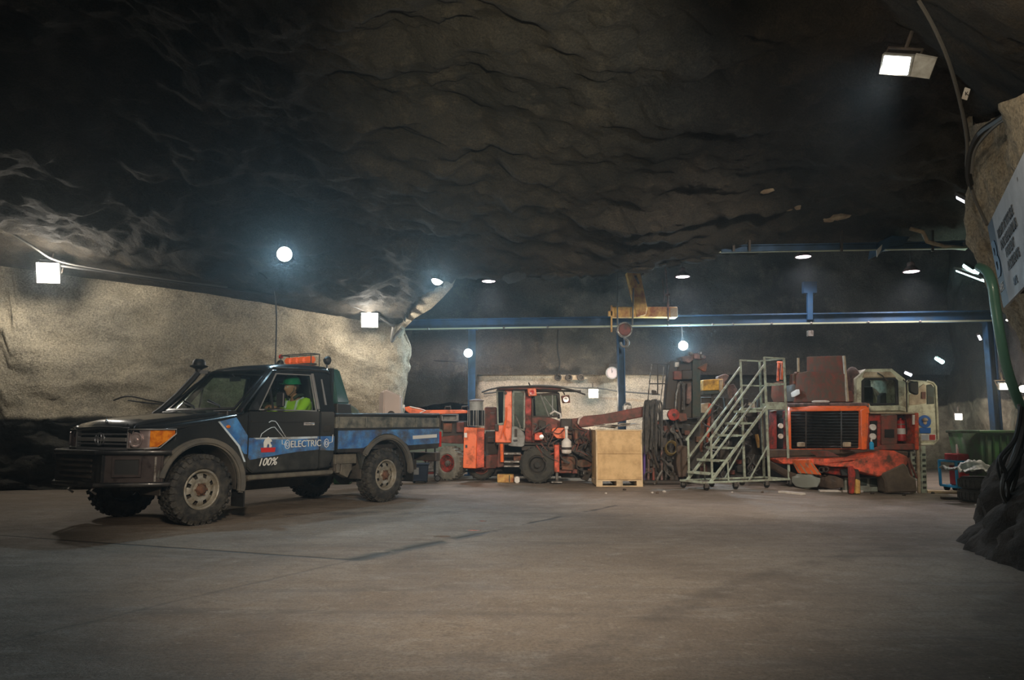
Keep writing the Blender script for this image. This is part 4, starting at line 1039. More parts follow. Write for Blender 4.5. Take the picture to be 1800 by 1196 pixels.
A_, B_ = at(690, 572, 17.6), at(1745, 556, 16.1)
zb = (A_.z + B_.z) / 2; A_.z = B_.z = zb
G = thing('gantry_crane', 'blue steel gantry beam on three posts crossing above the parked machines', 'crane', (A_.x, A_.y, 0), world=True)
ibeam(A_ + Vector((-.6, .04, 0)), B_ + Vector((.15, 0, 0)), .24, .22, .03).build('beam', 'gantry_blue', G)
dir_ = (B_ - A_).normalized()
m = MB(); o = Vector((0, -.12, -.12)); m.bar(A_ + o, B_ + o, .03, .035); m.build('rail', 'pale_rail', G)
for i, x in enumerate((1195, 1231, 1272, 1307, 1373, 1440, 1535, 1620, 760, 900, 980)):
    t = (x - 690) / 1055; p = A_ + (B_ - A_) * t + Vector((0, -.16, -.12)); m = MB(); m.ball(p, .028, 8); m.build('bolt', 'steel', G)
for px in (841, 1112, 1737):
    t = (px - 690) / 1055; p = A_ + (B_ - A_) * t
    m = MB(); m.bx(p.x - .085, p.y - .09, 0, p.x - .06, p.y + .09, zb - .12); m.bx(p.x + .06, p.y - .09, 0, p.x + .085, p.y + .09, zb - .12); m.bx(p.x - .07, p.y - .012, 0, p.x + .07, p.y + .012, zb - .12)
    po_ = m.build('post', 'gantry_blue', G)
    m = MB(); m.bx(p.x - .16, p.y - .16, 0, p.x + .16, p.y + .16, .02); m.bx(p.x - .13, p.y - .11, zb - .14, p.x + .13, p.y + .11, zb - .12); m.build('base_plate', 'gantry_blue', po_)
# bracket that carries the beam near the middle of the right bay, and the little lamp under it
m = MB(); m.view(1020, 440, 1, 1); m.V = (0, 0, 1); m.D = 16.4
m.pb(1413, 495, 1436, 515, .12); m.pb(1420, 515, 1429, 562, .08); m.build('hanger', 'gantry_blue', G)
m = MB(); m.V = (0, 0, 1); m.D = 16.3; m.pb(1421, 581, 1430, 591, .1); m.build('end_stop', 'steel', G)
# hoist: yellow arm and cross member, chains, red block and hook
V8 = (1020, 440, 5.98); DH = 16.2
HO = at(1097, 560, DH)
Hh = thing('hoist', 'rust-stained yellow trolley beam with chains, red pulley block and hook on the blue gantry', 'hoist', (HO.x, HO.y, HO.z), world=True)
m = MB(); m.V = V8; m.D = DH; m.pp([(485, 235), (625, 205), (705, 600), (690, 680), (600, 700)], .22); ar = m.build('trolley_arm', 'yellow_steel', Hh, bevel=.01)
m = MB(); m.V = V8; m.D = DH - .03; m.pp([(565, 270), (592, 265), (625, 350), (612, 360)], .02); m.build('arm_plate', 'steel', ar)
m = MB(); m.V = V8; m.D = DH + .1; m.pb(330, 595, 1022, 705, .18); cb = m.build('cross_member', 'yellow_steel', Hh, bevel=.012)
m = MB(); m.V = V8; m.D = DH + .05; m.pb(950, 605, 1026, 706, .28); m.build('end_block', 'rusty_cream', cb, bevel=.012)
m = MB(); m.V = V8; m.D = DH - .05; m.pb(322, 580, 338, 860, .04); m.pb(296, 640, 340, 690, .1); m.build('end_bracket', 'yellow_steel', cb)
m = MB(); m.V = V8; m.D = DH; m.pt([(640, 270), (700, 215), (760, 178)], .022); m.build('roof_tie', 'steel', ar)
for a, b in (((385, 235), (392, 790)), ((558, 400), (548, 790))):
    m = MB(); m.V = V8; m.D = DH - .15; m.pt([a, ((a[0] + b[0]) / 2, (a[1] + b[1]) / 2), b], .018); m.build('lifting_rope', 'cable_grey', Hh)
m = MB(); m.V = V8; m.D = DH; m.pt([(888, 130), (905, 300), (920, 470), (925, 740)], .02)
m.pt([(860, 300), (880, 440), (882, 540)], .012); m.pt([(895, 470), (940, 468)], .03); m.build('control_rope', 'pinkish', Hh)
c = at(1020 + 464 / 5.98, 440 + 838 / 5.98, DH - .2)
m = MB(); m.lathe([(.0001, -.07), (.12, -.065), (.14, -.04), (.14, .04), (.12, .065), (.0001, .07)], c=c, axis='Y', n=28); bk = m.build('pulley_block', 'dirty_red', Hh)
m = MB(); m.lathe([(.14, .03), (.17, .035), (.17, .05), (.14, .055), (.14, .03)], c=c, axis='Y', n=28, cap=False); m.lathe([(.14, -.055), (.17, -.05), (.17, -.035), (.14, -.03)], c=c, axis='Y', n=28, cap=False); m.build('sheave', 'steel', bk)
hkc = c + Vector((0, 0, -.29)); m = MB()
m.tube([hkc + Vector((.0, 0, .15)), hkc + Vector((0, 0, .09))] + [hkc + Vector((.085 * math.cos(a), 0, .085 * math.sin(a))) for a in [math.radians(q) for q in range(90, -200, -20)]], .026, 8); m.build('hook', 'steel', Hh)

# the blue crane beam fixed under the roof, with its tray and white bracket
a, b = at(1268, 438, 11.9), at(1692, 431, 11.4)
U = thing('roof_beam', 'dark blue steel beam with a pale rail fixed under the rock roof at the upper right', 'beam', (a.x, a.y, a.z), world=True)
ibeam(a, b, .11, .12).build('beam', 'gantry_blue', U)
m = MB(); m.bar(at(1232, 444, 12.0), at(1700, 436, 11.35), .05, .03); m.build('rail', 'pale_rail', U)
m = MB(); m.V = (0, 0, 1); m.D = 11.5; m.pp([(1545, 425), (1568, 414), (1600, 416), (1590, 432), (1560, 436), (1541, 450)], .3); m.build('mount_plate', 'gantry_blue', U, bevel=.01)
m = MB(); m.V = (0, 0, 1); m.D = 11.45; m.pp([(1541, 440), (1551, 430), (1549, 440), (1542, 452)], .02); m.build('label_plate', 'silver_tape', U)
m = MB(); m.V = (0, 0, 1); m.D = 11.4; m.pt([(1600, 402), (1622, 408), (1630, 425), (1660, 434), (1697, 437)], .035); m.build('duct', 'rusty_cream', U)
for x in (1290, 1318, 1480, 1640):
    m = MB(); m.V = (0, 0, 1); m.D = 11.75 - (x - 1290) / 1000; m.pb(x - 2, 405, x + 2, 442, .03); m.build('hanger', 'dark_metal', U)


# ---------------------------------------------------------------- lamps
def flood(px, py, D, size, label, mt='cool_lamp', yaw=0, pit=0, group=None, aim=None):
    p = at(px, py, D); o = thing('floodlight', label, 'lamp', p, 0, group)
    d = (Vector(aim) - p) if aim else Vector((0, 0, CAMH)) - p
    o.rotation_euler = d.to_track_quat('-Y', 'Z').to_euler()
    w_, h_ = size
    m = MB(); m.ring([(-w_ / 2, -.04, -h_ / 2), (w_ / 2, -.04, -h_ / 2), (w_ / 2, -.04, h_ / 2), (-w_ / 2, -.04, h_ / 2)], [(-w_ * .42, -.04, -h_ * .42), (w_ * .42, -.04, -h_ * .42), (w_ * .42, -.04, h_ * .42), (-w_ * .42, -.04, h_ * .42)], (0, .06, 0))
    m.add([(-w_ / 2, .02, -h_ / 2), (w_ / 2, .02, -h_ / 2), (w_ / 2, .02, h_ / 2), (-w_ / 2, .02, h_ / 2), (-w_ / 4, .12, -h_ / 4), (w_ / 4, .12, -h_ / 4), (w_ / 4, .12, h_ / 4), (-w_ / 4, .12, h_ / 4)], [(0, 1, 5, 4), (1, 2, 6, 5), (2, 3, 7, 6), (3, 0, 4, 7), (4, 5, 6, 7)])
    m.build('housing', 'grey_paint', o, bevel=.004)
    m = MB(); m.bx(-w_ * .43, -.045, -h_ * .43, w_ * .43, -.03, h_ * .43); m.build('lens', mt, o, bevel=.01)
    m = MB(); m.tube([(-w_ * .55, .0, 0), (-w_ * .55, .12, h_ * .6), (w_ * .55, .12, h_ * .6), (w_ * .55, .0, 0)], .012, 6); m.tube([(0, .12, h_ * .6), (0, .2, h_ * .6 + .12)], .015, 6); m.build('bracket', 'dark_metal', o)
    return o


def round_lamp(px, py, D, r, label, mt='cool_lamp', drop=.25):
    p = at(px, py, D); o = thing('floodlight', label, 'lamp', p); d = Vector((0, 0, CAMH)) - p
    q = d.to_track_quat('-Y', 'Z')
    mq = q.to_matrix().to_4x4()
    m = MB(); m.lathe([(r * .5, -.16), (r * .9, -.06), (r * 1.12, .04), (r * 1.0, .045)], n=20, mtx=mq @ Matrix.Rotation(math.pi / 2, 4, 'X'), cap=False); m.build('housing', 'grey_paint', o)
    m = MB(); m.lathe([(r, .02), (r * .8, .05), (r * .4, .065), (.0001, .07)], n=20, mtx=mq @ Matrix.Rotation(math.pi / 2, 4, 'X')); m.build('lens', mt, o)
    bk_ = q @ Vector((0, .14, 0)); m = MB(); m.tube([bk_, bk_ + Vector((0, .05, .1)), bk_ + Vector((0, .10, drop))], .015, 6); m.build('bracket', 'dark_metal', o)
    return o


round_lamp(500, 447, 11.25, .115, 'bright round floodlight hanging from the roof above the pickup')
round_lamp(769, 491, 13.25, .11, 'round floodlight beside the pale rock lip at the end of the left wall')
round_lamp(823, 621, 16.4, .09, 'round lamp on the left blue gantry post', drop=.1)
round_lamp(1201, 608, 16.85, .10, 'bright round lamp above the upright drill feed', drop=.5)
flood(86, 480, 12.5, (.38, .36), 'square white floodlight at the far left on the pale wall', 'warm_lamp', aim=at(86, 480, 12.5) + Vector((.3, -2, -.5)))
flood(650, 563, 14.72, (.34, .30), 'square floodlight on the pale wall near its right-hand end', 'warm_lamp', aim=at(650, 563, 14.7) + Vector((.3, -2, -.4)))
flood(1043, 692, 19.0, (.26, .24), 'small square floodlight on the back wall right of the orange rig cab', 'warm_lamp', aim=at(1043, 692, 19) + Vector((0, -2, -.2)))
f5 = flood(1578, 113, 5.62, (.24, .16), 'large floodlight with a side shield under the roof at the upper right', 'cool_lamp', aim=(-.8, 2.6, 1.2))
m = MB(); m.poly([(.10, -.03, -.08), (.25, .02, -.10), (.27, .04, .05), (.12, .0, .08)], (0, .02, .01)); m.build('shield', 'grey_paint', f5)
f5.rotation_euler.rotate_axis('Y', .45)
pends = []
for px, py, D, lb in ((859, 495, 17.5, 'small pendant lamp under the roof, leftmost of the four'), (1200, 487, 17, 'pendant lamp just right of the hoist rope'), (1412, 452, 15.5, 'pendant lamp under the dark blue roof beam'), (1602, 478, 15.5, 'pendant lamp at the right, lowest of the pair by the roof beam')):
    p = at(px, py, D)
    o = thing('pendant_lamp', lb, 'lamp', p, 0, 'pendant lamps under the chamber roof')
    if not pends:
        m = MB(); m.lathe([(.05, .22), (.07, .2), (.08, .12), (.17, .03), (.18, 0), (.165, 0), (.15, .03), (.06, .1)], n=24, cap=False); m.build('lamp_shade', 'pinkish', o)
        m = MB(); m.lathe([(.0001, -.012), (.10, -.012), (.155, 0), (.155, .02), (.0001, .02)], n=24); m.build('bulb_glass', 'pink_lamp', o)
        m = MB(); m.tube([(0, 0, .2), (0, 0, 1.2)], .008, 6); m.build('suspension', 'dark_metal', o)
    else:
        for ch in pends[0].children: dup(ch, o)
    pends.append(o)


def tube_lamp(a, b, label, mt='tube_lamp', r=.02):
    a, b = at(*a), at(*b); o = thing('tube_light', label, 'lamp', a, world=True)
    m = MB(); m.tube([a, b], r, 8); m.build('tube', mt, o)
    m = MB(); q = Vector((0, .03, .05)); m.bar(a + q, b + q, .06, .04); m.build('tray', 'dark_metal', o); return o


tube_lamp((1697, 467, 11.5), (1716, 480, 11.2), 'short bright tube lamp above the other one left of the sign', r=.045)
tube_lamp((1682, 476, 11.6), (1730, 494, 11.0), 'long thin tube lamp just below the short one left of the sign', r=.02)
tube_lamp((1686, 346, 8.2), (1714, 361, 7.9), 'violet tube lamp high up beside the pillar cables', 'violet_lamp', .035)
tube_lamp((1646, 630, 17.5), (1657, 637, 17.3), 'small tube lamp on the dark rock right of the cream cab', r=.05)
tube_lamp((1591, 655, 17.6), (1602, 660, 17.5), 'tiny tube lamp just above the cream cab door', 'violet_lamp', .035)
tube_lamp((1747, 445, 9.0), (1751, 466, 9.0), 'thin pale lamp at the left edge of the blue sign', 'warm_lamp', .02)
tube_lamp((1720, 590, 16.0), (1724, 598, 16.0), 'tiny lamp beneath the right end of the gantry beam', 'violet_lamp', .025)
tube_lamp((1770, 563, 8.0), (1800, 562, 7.6), 'thin tube lamp below the sign at the right edge', 'warm_lamp', .012)
flood(1685, 733, 14.9, (.14, .14), 'small floodlight on the pale wall behind the blue cart', 'warm_lamp')
fl = flood(1768, 679, 12.5, (.24, .12), 'small floodlight above the green bin', 'warm_lamp', aim=(8.0, 9, .8))
round_lamp(1798, 684, 12.6, .06, 'round lamp at the right edge above the green bin', 'warm_lamp', drop=.05)
round_lamp(1785, 508, 5.75, .012, 'tiny bright indicator lamp on the lower edge of the sign', 'cool_lamp', drop=.02)


# ---------------------------------------------------------------- orange drill rig
V3, VD, V4, VM = (700, 640, 4.983), (860, 670, 6.295), (1030, 600, 4.27), (1110, 600, 7.475)
RO = at(900, 845, 15.6)
RG = thing('drill_rig', 'orange articulated mining drill rig with a glazed cab, long boom and upright drill feed', 'mining machine', (RO.x, RO.y, 0), world=True)


class Q:
    "one part laid out in a view's units"
    def __init__(s, name, mt, V, D, parent=None, bev=.012, **k):
        s.m = MB(); s.m.V = V; s.m.D = D; s.a = (name, mt); s.p = parent; s.b = bev; s.k = k
    def __enter__(s): return s.m
    def __exit__(s, *e):
        if e[0] is None: s.o = s.m.build(*s.a, s.p, bevel=s.b, **s.k)


def P(name, mt, V, D, box=None, poly=None, dep=.3, parent=RG, bev=.012, sl=0):
    m = MB(); m.V = V; m.D = D
    if box: m.pb(*box, dep, sl=sl)
    if poly: m.pp(poly, dep, sl=sl)
    return m.build(name, mt, parent, bevel=bev)


def TB(name, mt, V, D, pts, r, parent=RG, n=8):
    m = MB(); m.V = V; m.D = D; m.pt(pts, r, n=n); return m.build(name, mt, parent)


def mwheel(px, py, D, r, w_, parent, tyre, rimm, rz=0, hubm='steel', name='wheel', lugs=22, rr=.55):
    c = at(px, py, D); c.z = r - .004
    m = MB(); mm = Matrix.Translation(c) @ Matrix.Rotation(rz, 4, 'Z') @ Matrix.Rotation(math.pi / 2, 4, 'X')
    h = w_ / 2
    m.lathe([(r * rr, h * .8), (r * (rr + .08), h), (r * .82, h * 1.02), (r * .93, h * .85), (r * .95, h * .4), (r * .95, -h * .4), (r * .93, -h * .85), (r * .82, -h * 1.02), (r * (rr + .08), -h), (r * rr, -h * .8)], n=36, mtx=mm, cap=False)
    for i in range(lugs):
        for sg in (-1, 1):
            a = (i + (.5 if sg > 0 else 0)) * math.tau / lugs
            q = mm @ Matrix.Rotation(a, 4, 'Z')
            m.hexa([q @ Vector(v) for v in ((r * .86, -r * .05, sg * h), (r * .99, -r * .06, sg * h * .8), (r * .99, r * .06, sg * h * .8), (r * .86, r * .05, sg * h), (r * .95, -r * .10, 0), (r * 1.0, -r * .10, 0), (r * 1.0, 0, 0), (r * .95, 0, 0))])
    wl = m.build(name, tyre, parent)
    m = MB(); R0 = r * rr
    m.lathe([(R0 * 1.02, -h * .75), (R0 * 1.04, h * .85), (R0 * .96, h * .88), (R0 * .86, h * .6), (R0 * .8, h * .25), (R0 * .45, h * .2), (R0 * .42, h * .5), (R0 * .3, h * .55), (.0001, h * .6)], n=28, mtx=mm, cap=False)
    ri = m.build('rim', rimm, wl)
    m = MB(); m.lathe([(R0 * .34, h * .4), (R0 * .32, h * .8), (.0001, h * .85)], n=16, mtx=mm)
    for i in range(8):
        a = i * math.tau / 8; q = mm @ Matrix.Translation((R0 * .62 * math.cos(a), R0 * .62 * math.sin(a), 0)); m.lathe([(R0 * .05, h * .2), (R0 * .05, h * .35), (.0001, h * .36)], n=6, mtx=q)
    m.build('hub', hubm, wl); return wl


# rear frame
mwheel(792, 808, 15.85, .365, .30, RG, 'dusty_rubber', 'red_paint', rz=-.55, hubm='steel', rr=.5)
mwheel(847, 815, 15.9, .31, .34, RG, 'dark_rubber', 'dirty_red', rz=-.1)
P('rear_frame', 'dirty_red', V3, 15.95, poly=[(350, 640), (560, 620), (575, 700), (520, 700), (350, 690)], dep=.5)
P('rear_frame', 'dirty_red', V3, 15.9, poly=[(195, 770), (330, 785), (330, 800), (200, 790)], dep=.3)
P('engine_block', 'dark_metal', V3, 16.0, box=(390, 500, 600, 640), dep=.6)
P('engine_cover', 'dirty_orange', V3, 15.9, box=(395, 520, 470, 600), dep=.3)
P('hydraulic_pump', 'dirty_red', V3, 15.85, box=(510, 510, 575, 600), dep=.3)
with Q('rear_window_box', 'grey_paint', V3, 15.7, RG) as m:
    m.ring([m.W(378, 440), m.W(522, 440), m.W(522, 500), m.W(378, 500)], [m.W(390, 450), m.W(510, 450), m.W(510, 490), m.W(390, 490)], (0, .3, 0)); m.pb(390, 450, 510, 490, .02, D=15.9)
P('fuel_tank', 'dirty_red', V3, 15.9, poly=[(755, 385), (770, 375), (860, 378), (860, 560), (845, 580), (755, 580)], dep=.7)
P('tank_cover', 'dirty_red', V3, 15.85, box=(805, 425, 850, 545), dep=.1)
P('rear_boom', 'orange_clean', V3, 15.5, poly=[(225, 405), (560, 402), (605, 408), (605, 432), (230, 445)], dep=.14)
P('boom_knuckle', 'orange_clean', V3, 15.5, poly=[(55, 380), (100, 372), (180, 385), (245, 408), (235, 445), (120, 445), (62, 412)], dep=.16)
TB('hydraulic_hose', 'white_plastic', V3, 15.45, [(100, 375), (190, 395), (240, 410), (190, 430)], .012)
TB('grab_handle', 'dark_metal', V3, 15.6, [(555, 400), (560, 375), (610, 372), (612, 400)], .018)
P('lamp_head', 'white_plastic', V3, 15.4, poly=[(38, 360), (55, 358), (55, 395), (38, 395)], dep=.06)
TB('grab_handle', 'dark_metal', V3, 15.8, [(405, 402), (415, 375), (455, 375), (462, 402)], .015)
# tall orange side cabinet with the filter drum on it
c1 = P('side_cabinet', 'orange_clean', V3, 15.15, poly=[(575, 555), (690, 562), (682, 918), (566, 912)], dep=.5, sl=.14)
P('cabinet_door', 'orange_paint', V3, 15.14, poly=[(692, 570), (752, 575), (752, 905), (684, 912)], dep=.02, parent=c1, bev=.004)
P('label_plate', 'white_plastic', V3, 15.14, box=(578, 605, 603, 645), dep=.01, parent=c1, bev=0)
P('door_latch', 'black', V3, 15.13, box=(588, 710, 605, 735), dep=.02, parent=c1, bev=0)
c = at(700 + 683 / 4.983, 640 + 545 / 4.983, 15.4)
k = 1 / 4.983 * 15.4 / F
m = MB(); m.lathe([(68 * k, 0), (70 * k, 60 * k), (66 * k, 135 * k), (60 * k, 140 * k), (60 * k, 200 * k), (62 * k, 215 * k), (.0001, 218 * k)], c=c, n=24); fd = m.build('filter_drum', 'grey_paint', c1)
m = MB(); m.lathe([(72 * k, 5 * k), (72 * k, 135 * k)], c=c, n=24, cap=False); m.build('drum_guard', 'black_gloss', fd)
m = MB(); m.lathe([(66 * k, 215 * k), (68 * k, 222 * k), (20 * k, 235 * k), (.0001, 236 * k)], c=c, n=24); m.build('drum_cap', 'pinkish', fd)
for i in range(6):
    a = -math.pi / 2 + (i - 2.5) * .55; p = c + Vector((73 * k * math.cos(a), 73 * k * math.sin(a), 0)); m = MB(); m.bar(p + Vector((0, 0, 0)), p + Vector((0, 0, 140 * k)), .012, .012); m.build('guard_bar', 'grey_paint', fd)
P('mid_frame', 'dirty_red', V3, 15.6, poly=[(768, 800), (870, 792), (875, 900), (850, 915), (768, 918)], dep=.5)
P('belly_plate', 'dirty_red', V3, 15.7, box=(560, 905, 780, 925), dep=.5)
P('joint_housing', 'dark_metal', V3, 15.75, box=(765, 590, 870, 800), dep=.5)
P('joint_plate', 'dark_metal', V3, 15.6, box=(780, 640, 840, 690), dep=.1)
# cab
cab = P('cab_rear_wall', 'orange_clean', V3, 15.2, poly=[(928, 215), (985, 212), (998, 225), (995, 690), (850, 690), (850, 560), (880, 530), (928, 530)], dep=.06)
with Q('side_window', 'grey_green', V3, 15.18, cab, .004) as m: m.ring([m.W(858, 225), m.W(935, 222), m.W(932, 535), m.W(868, 540)], [m.W(874, 245), m.W(922, 242), m.W(918, 515), m.W(880, 520)], (0, .06, 0))
P('window_glass', 'dark_glass', V3, 15.2, poly=[(874, 245), (922, 242), (918, 515), (880, 520)], dep=.01, parent=cab, bev=0)
P('electric_box', 'dark_metal', V3, 15.15, box=(845, 530, 880, 590), dep=.1, parent=cab)
m = MB(); m.ball(at(700 + 940 / 4.983, 640 + 255 / 4.983, 15.15), .03); m.build('marker_lamp', 'pinkish', cab)
TB('grab_rail', 'orange_clean', V3, 15.12, [(945, 660), (930, 600), (950, 440), (950, 380)], .014, cab)
TB('grab_rail', 'orange_clean', V3, 15.12, [(900, 650), (925, 560), (935, 500)], .012, cab)
with Q('cab_door', 'grey_green', V3, 15.12, RG, .006) as m:
    m.ring([m.W(1002, 228), m.W(1108, 232), m.W(1108, 590), m.W(1002, 560)], [m.W(1018, 250), m.W(1094, 254), m.W(1094, 570), m.W(1016, 545)], (0, .06, 0))
cd = [o for o in RG.children if o.name.startswith('cab_door')][0]
P('door_panel', 'grey_paint', V3, 15.1, poly=[(995, 545), (1040, 550), (1100, 600), (1112, 640), (1105, 715), (1085, 728), (985, 722), (960, 712), (992, 690)], dep=.06, parent=cd)
P('door_glass', 'dark_glass', V3, 15.14, poly=[(1018, 250), (1094, 254), (1094, 570), (1016, 545)], dep=.01, parent=cd, bev=0)
TB('grab_rail', 'steel', V3, 15.08, [(1018, 430), (1065, 540), (1068, 560)], .012, cd)
P('door_vent', 'dark_metal', V3, 15.09, box=(1018, 570, 1042, 640), dep=.02, parent=cd, bev=0)
P('door_latch', 'black', V3, 15.09, poly=[(1005, 665), (1045, 662), (1045, 680), (1010, 685)], dep=.02, parent=cd, bev=0)
P('cab_pillar', 'red_paint', V3, 15.15, poly=[(1112, 235), (1165, 230), (1168, 690), (1112, 690)], dep=.08)
P('cab_front_panel', 'dirty_red', V3, 15.2, poly=[(1168, 462), (1330, 470), (1420, 500), (1420, 640), (1330, 650), (1300, 690), (1168, 690)], dep=.5)
with Q('windscreen_frame', 'dark_metal', V3, 15.2, RG, .006) as m:
    m.ring([m.W(1165, 260), m.W(1410, 250), m.W(1435, 470), m.W(1168, 472)], [m.W(1185, 280), m.W(1390, 275), m.W(1410, 450), m.W(1185, 455)], (0, .07, 0))
P('windscreen', 'dark_glass', V3, 15.24, poly=[(1185, 280), (1390, 275), (1410, 450), (1185, 455)], dep=.01, bev=0)
for a, b in (((1245, 270), (1320, 460)), ((1350, 272), (1352, 455)), ((1275, 290), (1400, 450))): TB('window_bar', 'grey_paint', V3, 15.17, [a, b], .014)
TB('mirror_loop', 'white_plastic', V3, 15.1, [(1330, 440), (1370, 415), (1420, 440), (1425, 490)], .02)
P('belly_shade', 'under', V3, 16.0, box=(770, 600, 1520, 985), dep=.4)  # dark block added to stand for the shade beneath the rig
P('feed_shade', 'under', VM, 15.15, poly=[(200, 1050), (900, 1000), (900, 1850), (165, 1850)], dep=.3)  # dark sheet added behind the feed as its shade
P('second_shade', 'under', V4, 16.4, poly=[(870, 450), (1150, 430), (1340, 560), (1350, 1060), (760, 1060), (860, 700)], dep=.3)  # added dark slab, stands for shade behind the second boom
P('cab_back_wall', 'dark_metal', V3, 16.3, poly=[(865, 230), (1000, 225), (1000, 690), (865, 690)], dep=.04)
P('cab_floor', 'dark_metal', V3, 15.2, box=(860, 690, 1420, 712), dep=1.1)
with Q('operator_seat', 'cabin_trim', V3, 15.7, RG, .03) as m: m.pb(1030, 560, 1180, 620, .4); m.pb(1150, 400, 1190, 600, .4)
for a in ((1180, 260), (1400, 260)): TB('far_pillar', 'dark_metal', V3, 16.2, [a, (a[0] + 10, 480)], .04)
P('roof', 'dirty_red', V3, 14.95, poly=[(860, 222), (880, 203), (1090, 195), (1320, 198), (1430, 212), (1430, 228), (1310, 222), (1000, 224)], dep=1.4)
TB('roof_canopy_edge', 'dark_metal', V3, 14.9, [(730, 250), (800, 225), (900, 205), (1050, 198), (1250, 196), (1400, 205), (1530, 230), (1640, 270)], .018)
TB('roof_canopy_edge', 'dark_metal', V3, 15.0, [(1180, 215), (1400, 235), (1600, 240)], .022)
for i, (x, y, mt, s_) in enumerate(((1172, 250, 'orange_clean', 42), (1468, 312, 'dirty_red', 40))):
    hl_ = P('roof_lamp', mt, V3, 14.9, poly=[(x - s_, y - s_ * .8), (x + s_ * .8, y - s_), (x + s_, y + s_ * .7), (x - s_ * .7, y + s_ * .8)], dep=.14)
    mm = Matrix.Translation(at(700 + x / 4.983, 640 + y / 4.983, 14.88)) @ Matrix.Rotation(math.pi / 2, 4, 'X'); m = MB(); m.lathe([(.055, -.03), (.055, .03), (.04, .03), (.0001, .015)], n=18, mtx=mm); m.build('lamp_glass', 'dull_chrome' if i else 'red_lens', hl_)
    TB('lamp_bracket', 'dark_metal', V3, 14.95, [(x - 10, y - s_), (x - 30, y - s_ - 45)], .014)
P('front_box', 'orange_clean', V3, 14.9, poly=[(1345, 575), (1360, 560), (1480, 560), (1490, 590), (1470, 655), (1390, 655), (1350, 615)], dep=.35)
P('lamp_box', 'orange_paint', V3, 14.95, box=(1195, 600, 1265, 670), dep=.2)
mm = Matrix.Translation(at(700 + 1255 / 4.983, 640 + 640 / 4.983, 14.93)) @ Matrix.Rotation(math.pi / 2, 4, 'X'); m = MB(); m.lathe([(.045, -.03), (.045, .03), (.0001, .035)], n=16, mtx=mm); m.build('headlamp', 'dull_chrome', RG)
P('hose_clutter_box', 'dark_metal', V3, 14.95, poly=[(1235, 490), (1290, 500), (1300, 560), (1250, 590), (1225, 550)], dep=.2)
mwheel(945.5, 815, 15.0, .375, .34, RG, 'dark_rubber', 'under', rz=-.12, hubm='rubber', rr=.46, lugs=20)
P('front_frame', 'dark_metal', V3, 15.3, box=(1080, 690, 1760, 760), dep=.6)
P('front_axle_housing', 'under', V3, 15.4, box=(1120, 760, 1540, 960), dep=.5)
# steps, front stabiliser and frame details
P('step_frame', 'dirty_red', V3, 15.1, poly=[(880, 700), (930, 700), (925, 900), (868, 910), (870, 800)], dep=.2)
TB('step_cylinder', 'orange_clean', V3, 15.0, [(905, 700), (910, 860)], .035)
for y0, y1 in ((778, 796), (850, 866), (890, 905)): P('step', 'steel', V3, 15.0, box=(925, y0, 1075, y1), dep=.25, bev=.004)
P('step_side', 'dirty_orange', V3, 15.2, box=(1010, 790, 1085, 900), dep=.15)
P('stabiliser_leg', 'orange_paint', V3, 14.75, box=(1368, 710, 1412, 950), dep=.16)
TB('stabiliser_rod', 'steel', V3, 14.83, [(1390, 940), (1390, 1035)], .03)
P('stabiliser_foot', 'steel', V3, 14.75, box=(1340, 1030, 1440, 1046), dep=.25)
P('front_tank', 'dirty_orange', V3, 14.95, poly=[(1425, 820), (1440, 810), (1540, 815), (1550, 840), (1545, 920), (1530, 935), (1430, 930)], dep=.4)
P('front_tank', 'dirty_orange', V3, 15.05, poly=[(1560, 850), (1600, 838), (1700, 845), (1720, 880), (1700, 905), (1590, 908), (1565, 890)], dep=.35)
P('front_arm', 'dark_metal', V3, 14.9, poly=[(1500, 715), (1530, 705), (1730, 830), (1730, 870), (1690, 860), (1505, 760)], dep=.25)
P('bottom_plate', 'dirty_red', V3, 15.0, box=(1400, 930, 1520, 958), dep=.3)
P('cross_arm', 'dark_metal', V3, 15.0, poly=[(1600, 1010), (1720, 850), (1740, 870), (1660, 1030)], dep=.2)
P('boom_base', 'dirty_red', V3, 15.0, poly=[(1520, 480), (1600, 470), (1620, 700), (1550, 705), (1525, 600)], dep=.4)
P('boom_cylinder', 'dirty_orange', V3, 14.85, poly=[(1545, 530), (1575, 525), (1580, 700), (1550, 705)], dep=.12)
P('boom_joint', 'dark_metal', V3, 14.9, box=(1425, 480, 1520, 560), dep=.3)
P('boom_linkage', 'dirty_red', V3, 15.05, poly=[(1600, 560), (1730, 590), (1730, 720), (1620, 700)], dep=.25)
bm2 = P('boom', 'dirty_red', V3, 14.8, poly=[(1572, 500), (1585, 470), (1620, 458), (1800, 440), (2160, 370), (2170, 460), (1800, 535), (1600, 560), (1575, 540)], dep=.22, bev=.02)
P('boom_end_cap', 'pink_white', V3, 14.79, poly=[(1568, 520), (1580, 475), (1612, 455), (1625, 460), (1595, 485), (1580, 535)], dep=.05, parent=bm2)
c = at(1103, 715, 14.9); m = MB(); m.tube([c + Vector((.06 * math.cos(a), 0, .06 * math.sin(a))) for a in [math.radians(q) for q in range(-30, 220, 25)]], .025, 8); m.box(c - Vector((0, -.05, .04)), (.16, .2, .12)); m.build('boom_head', 'steel', bm2)

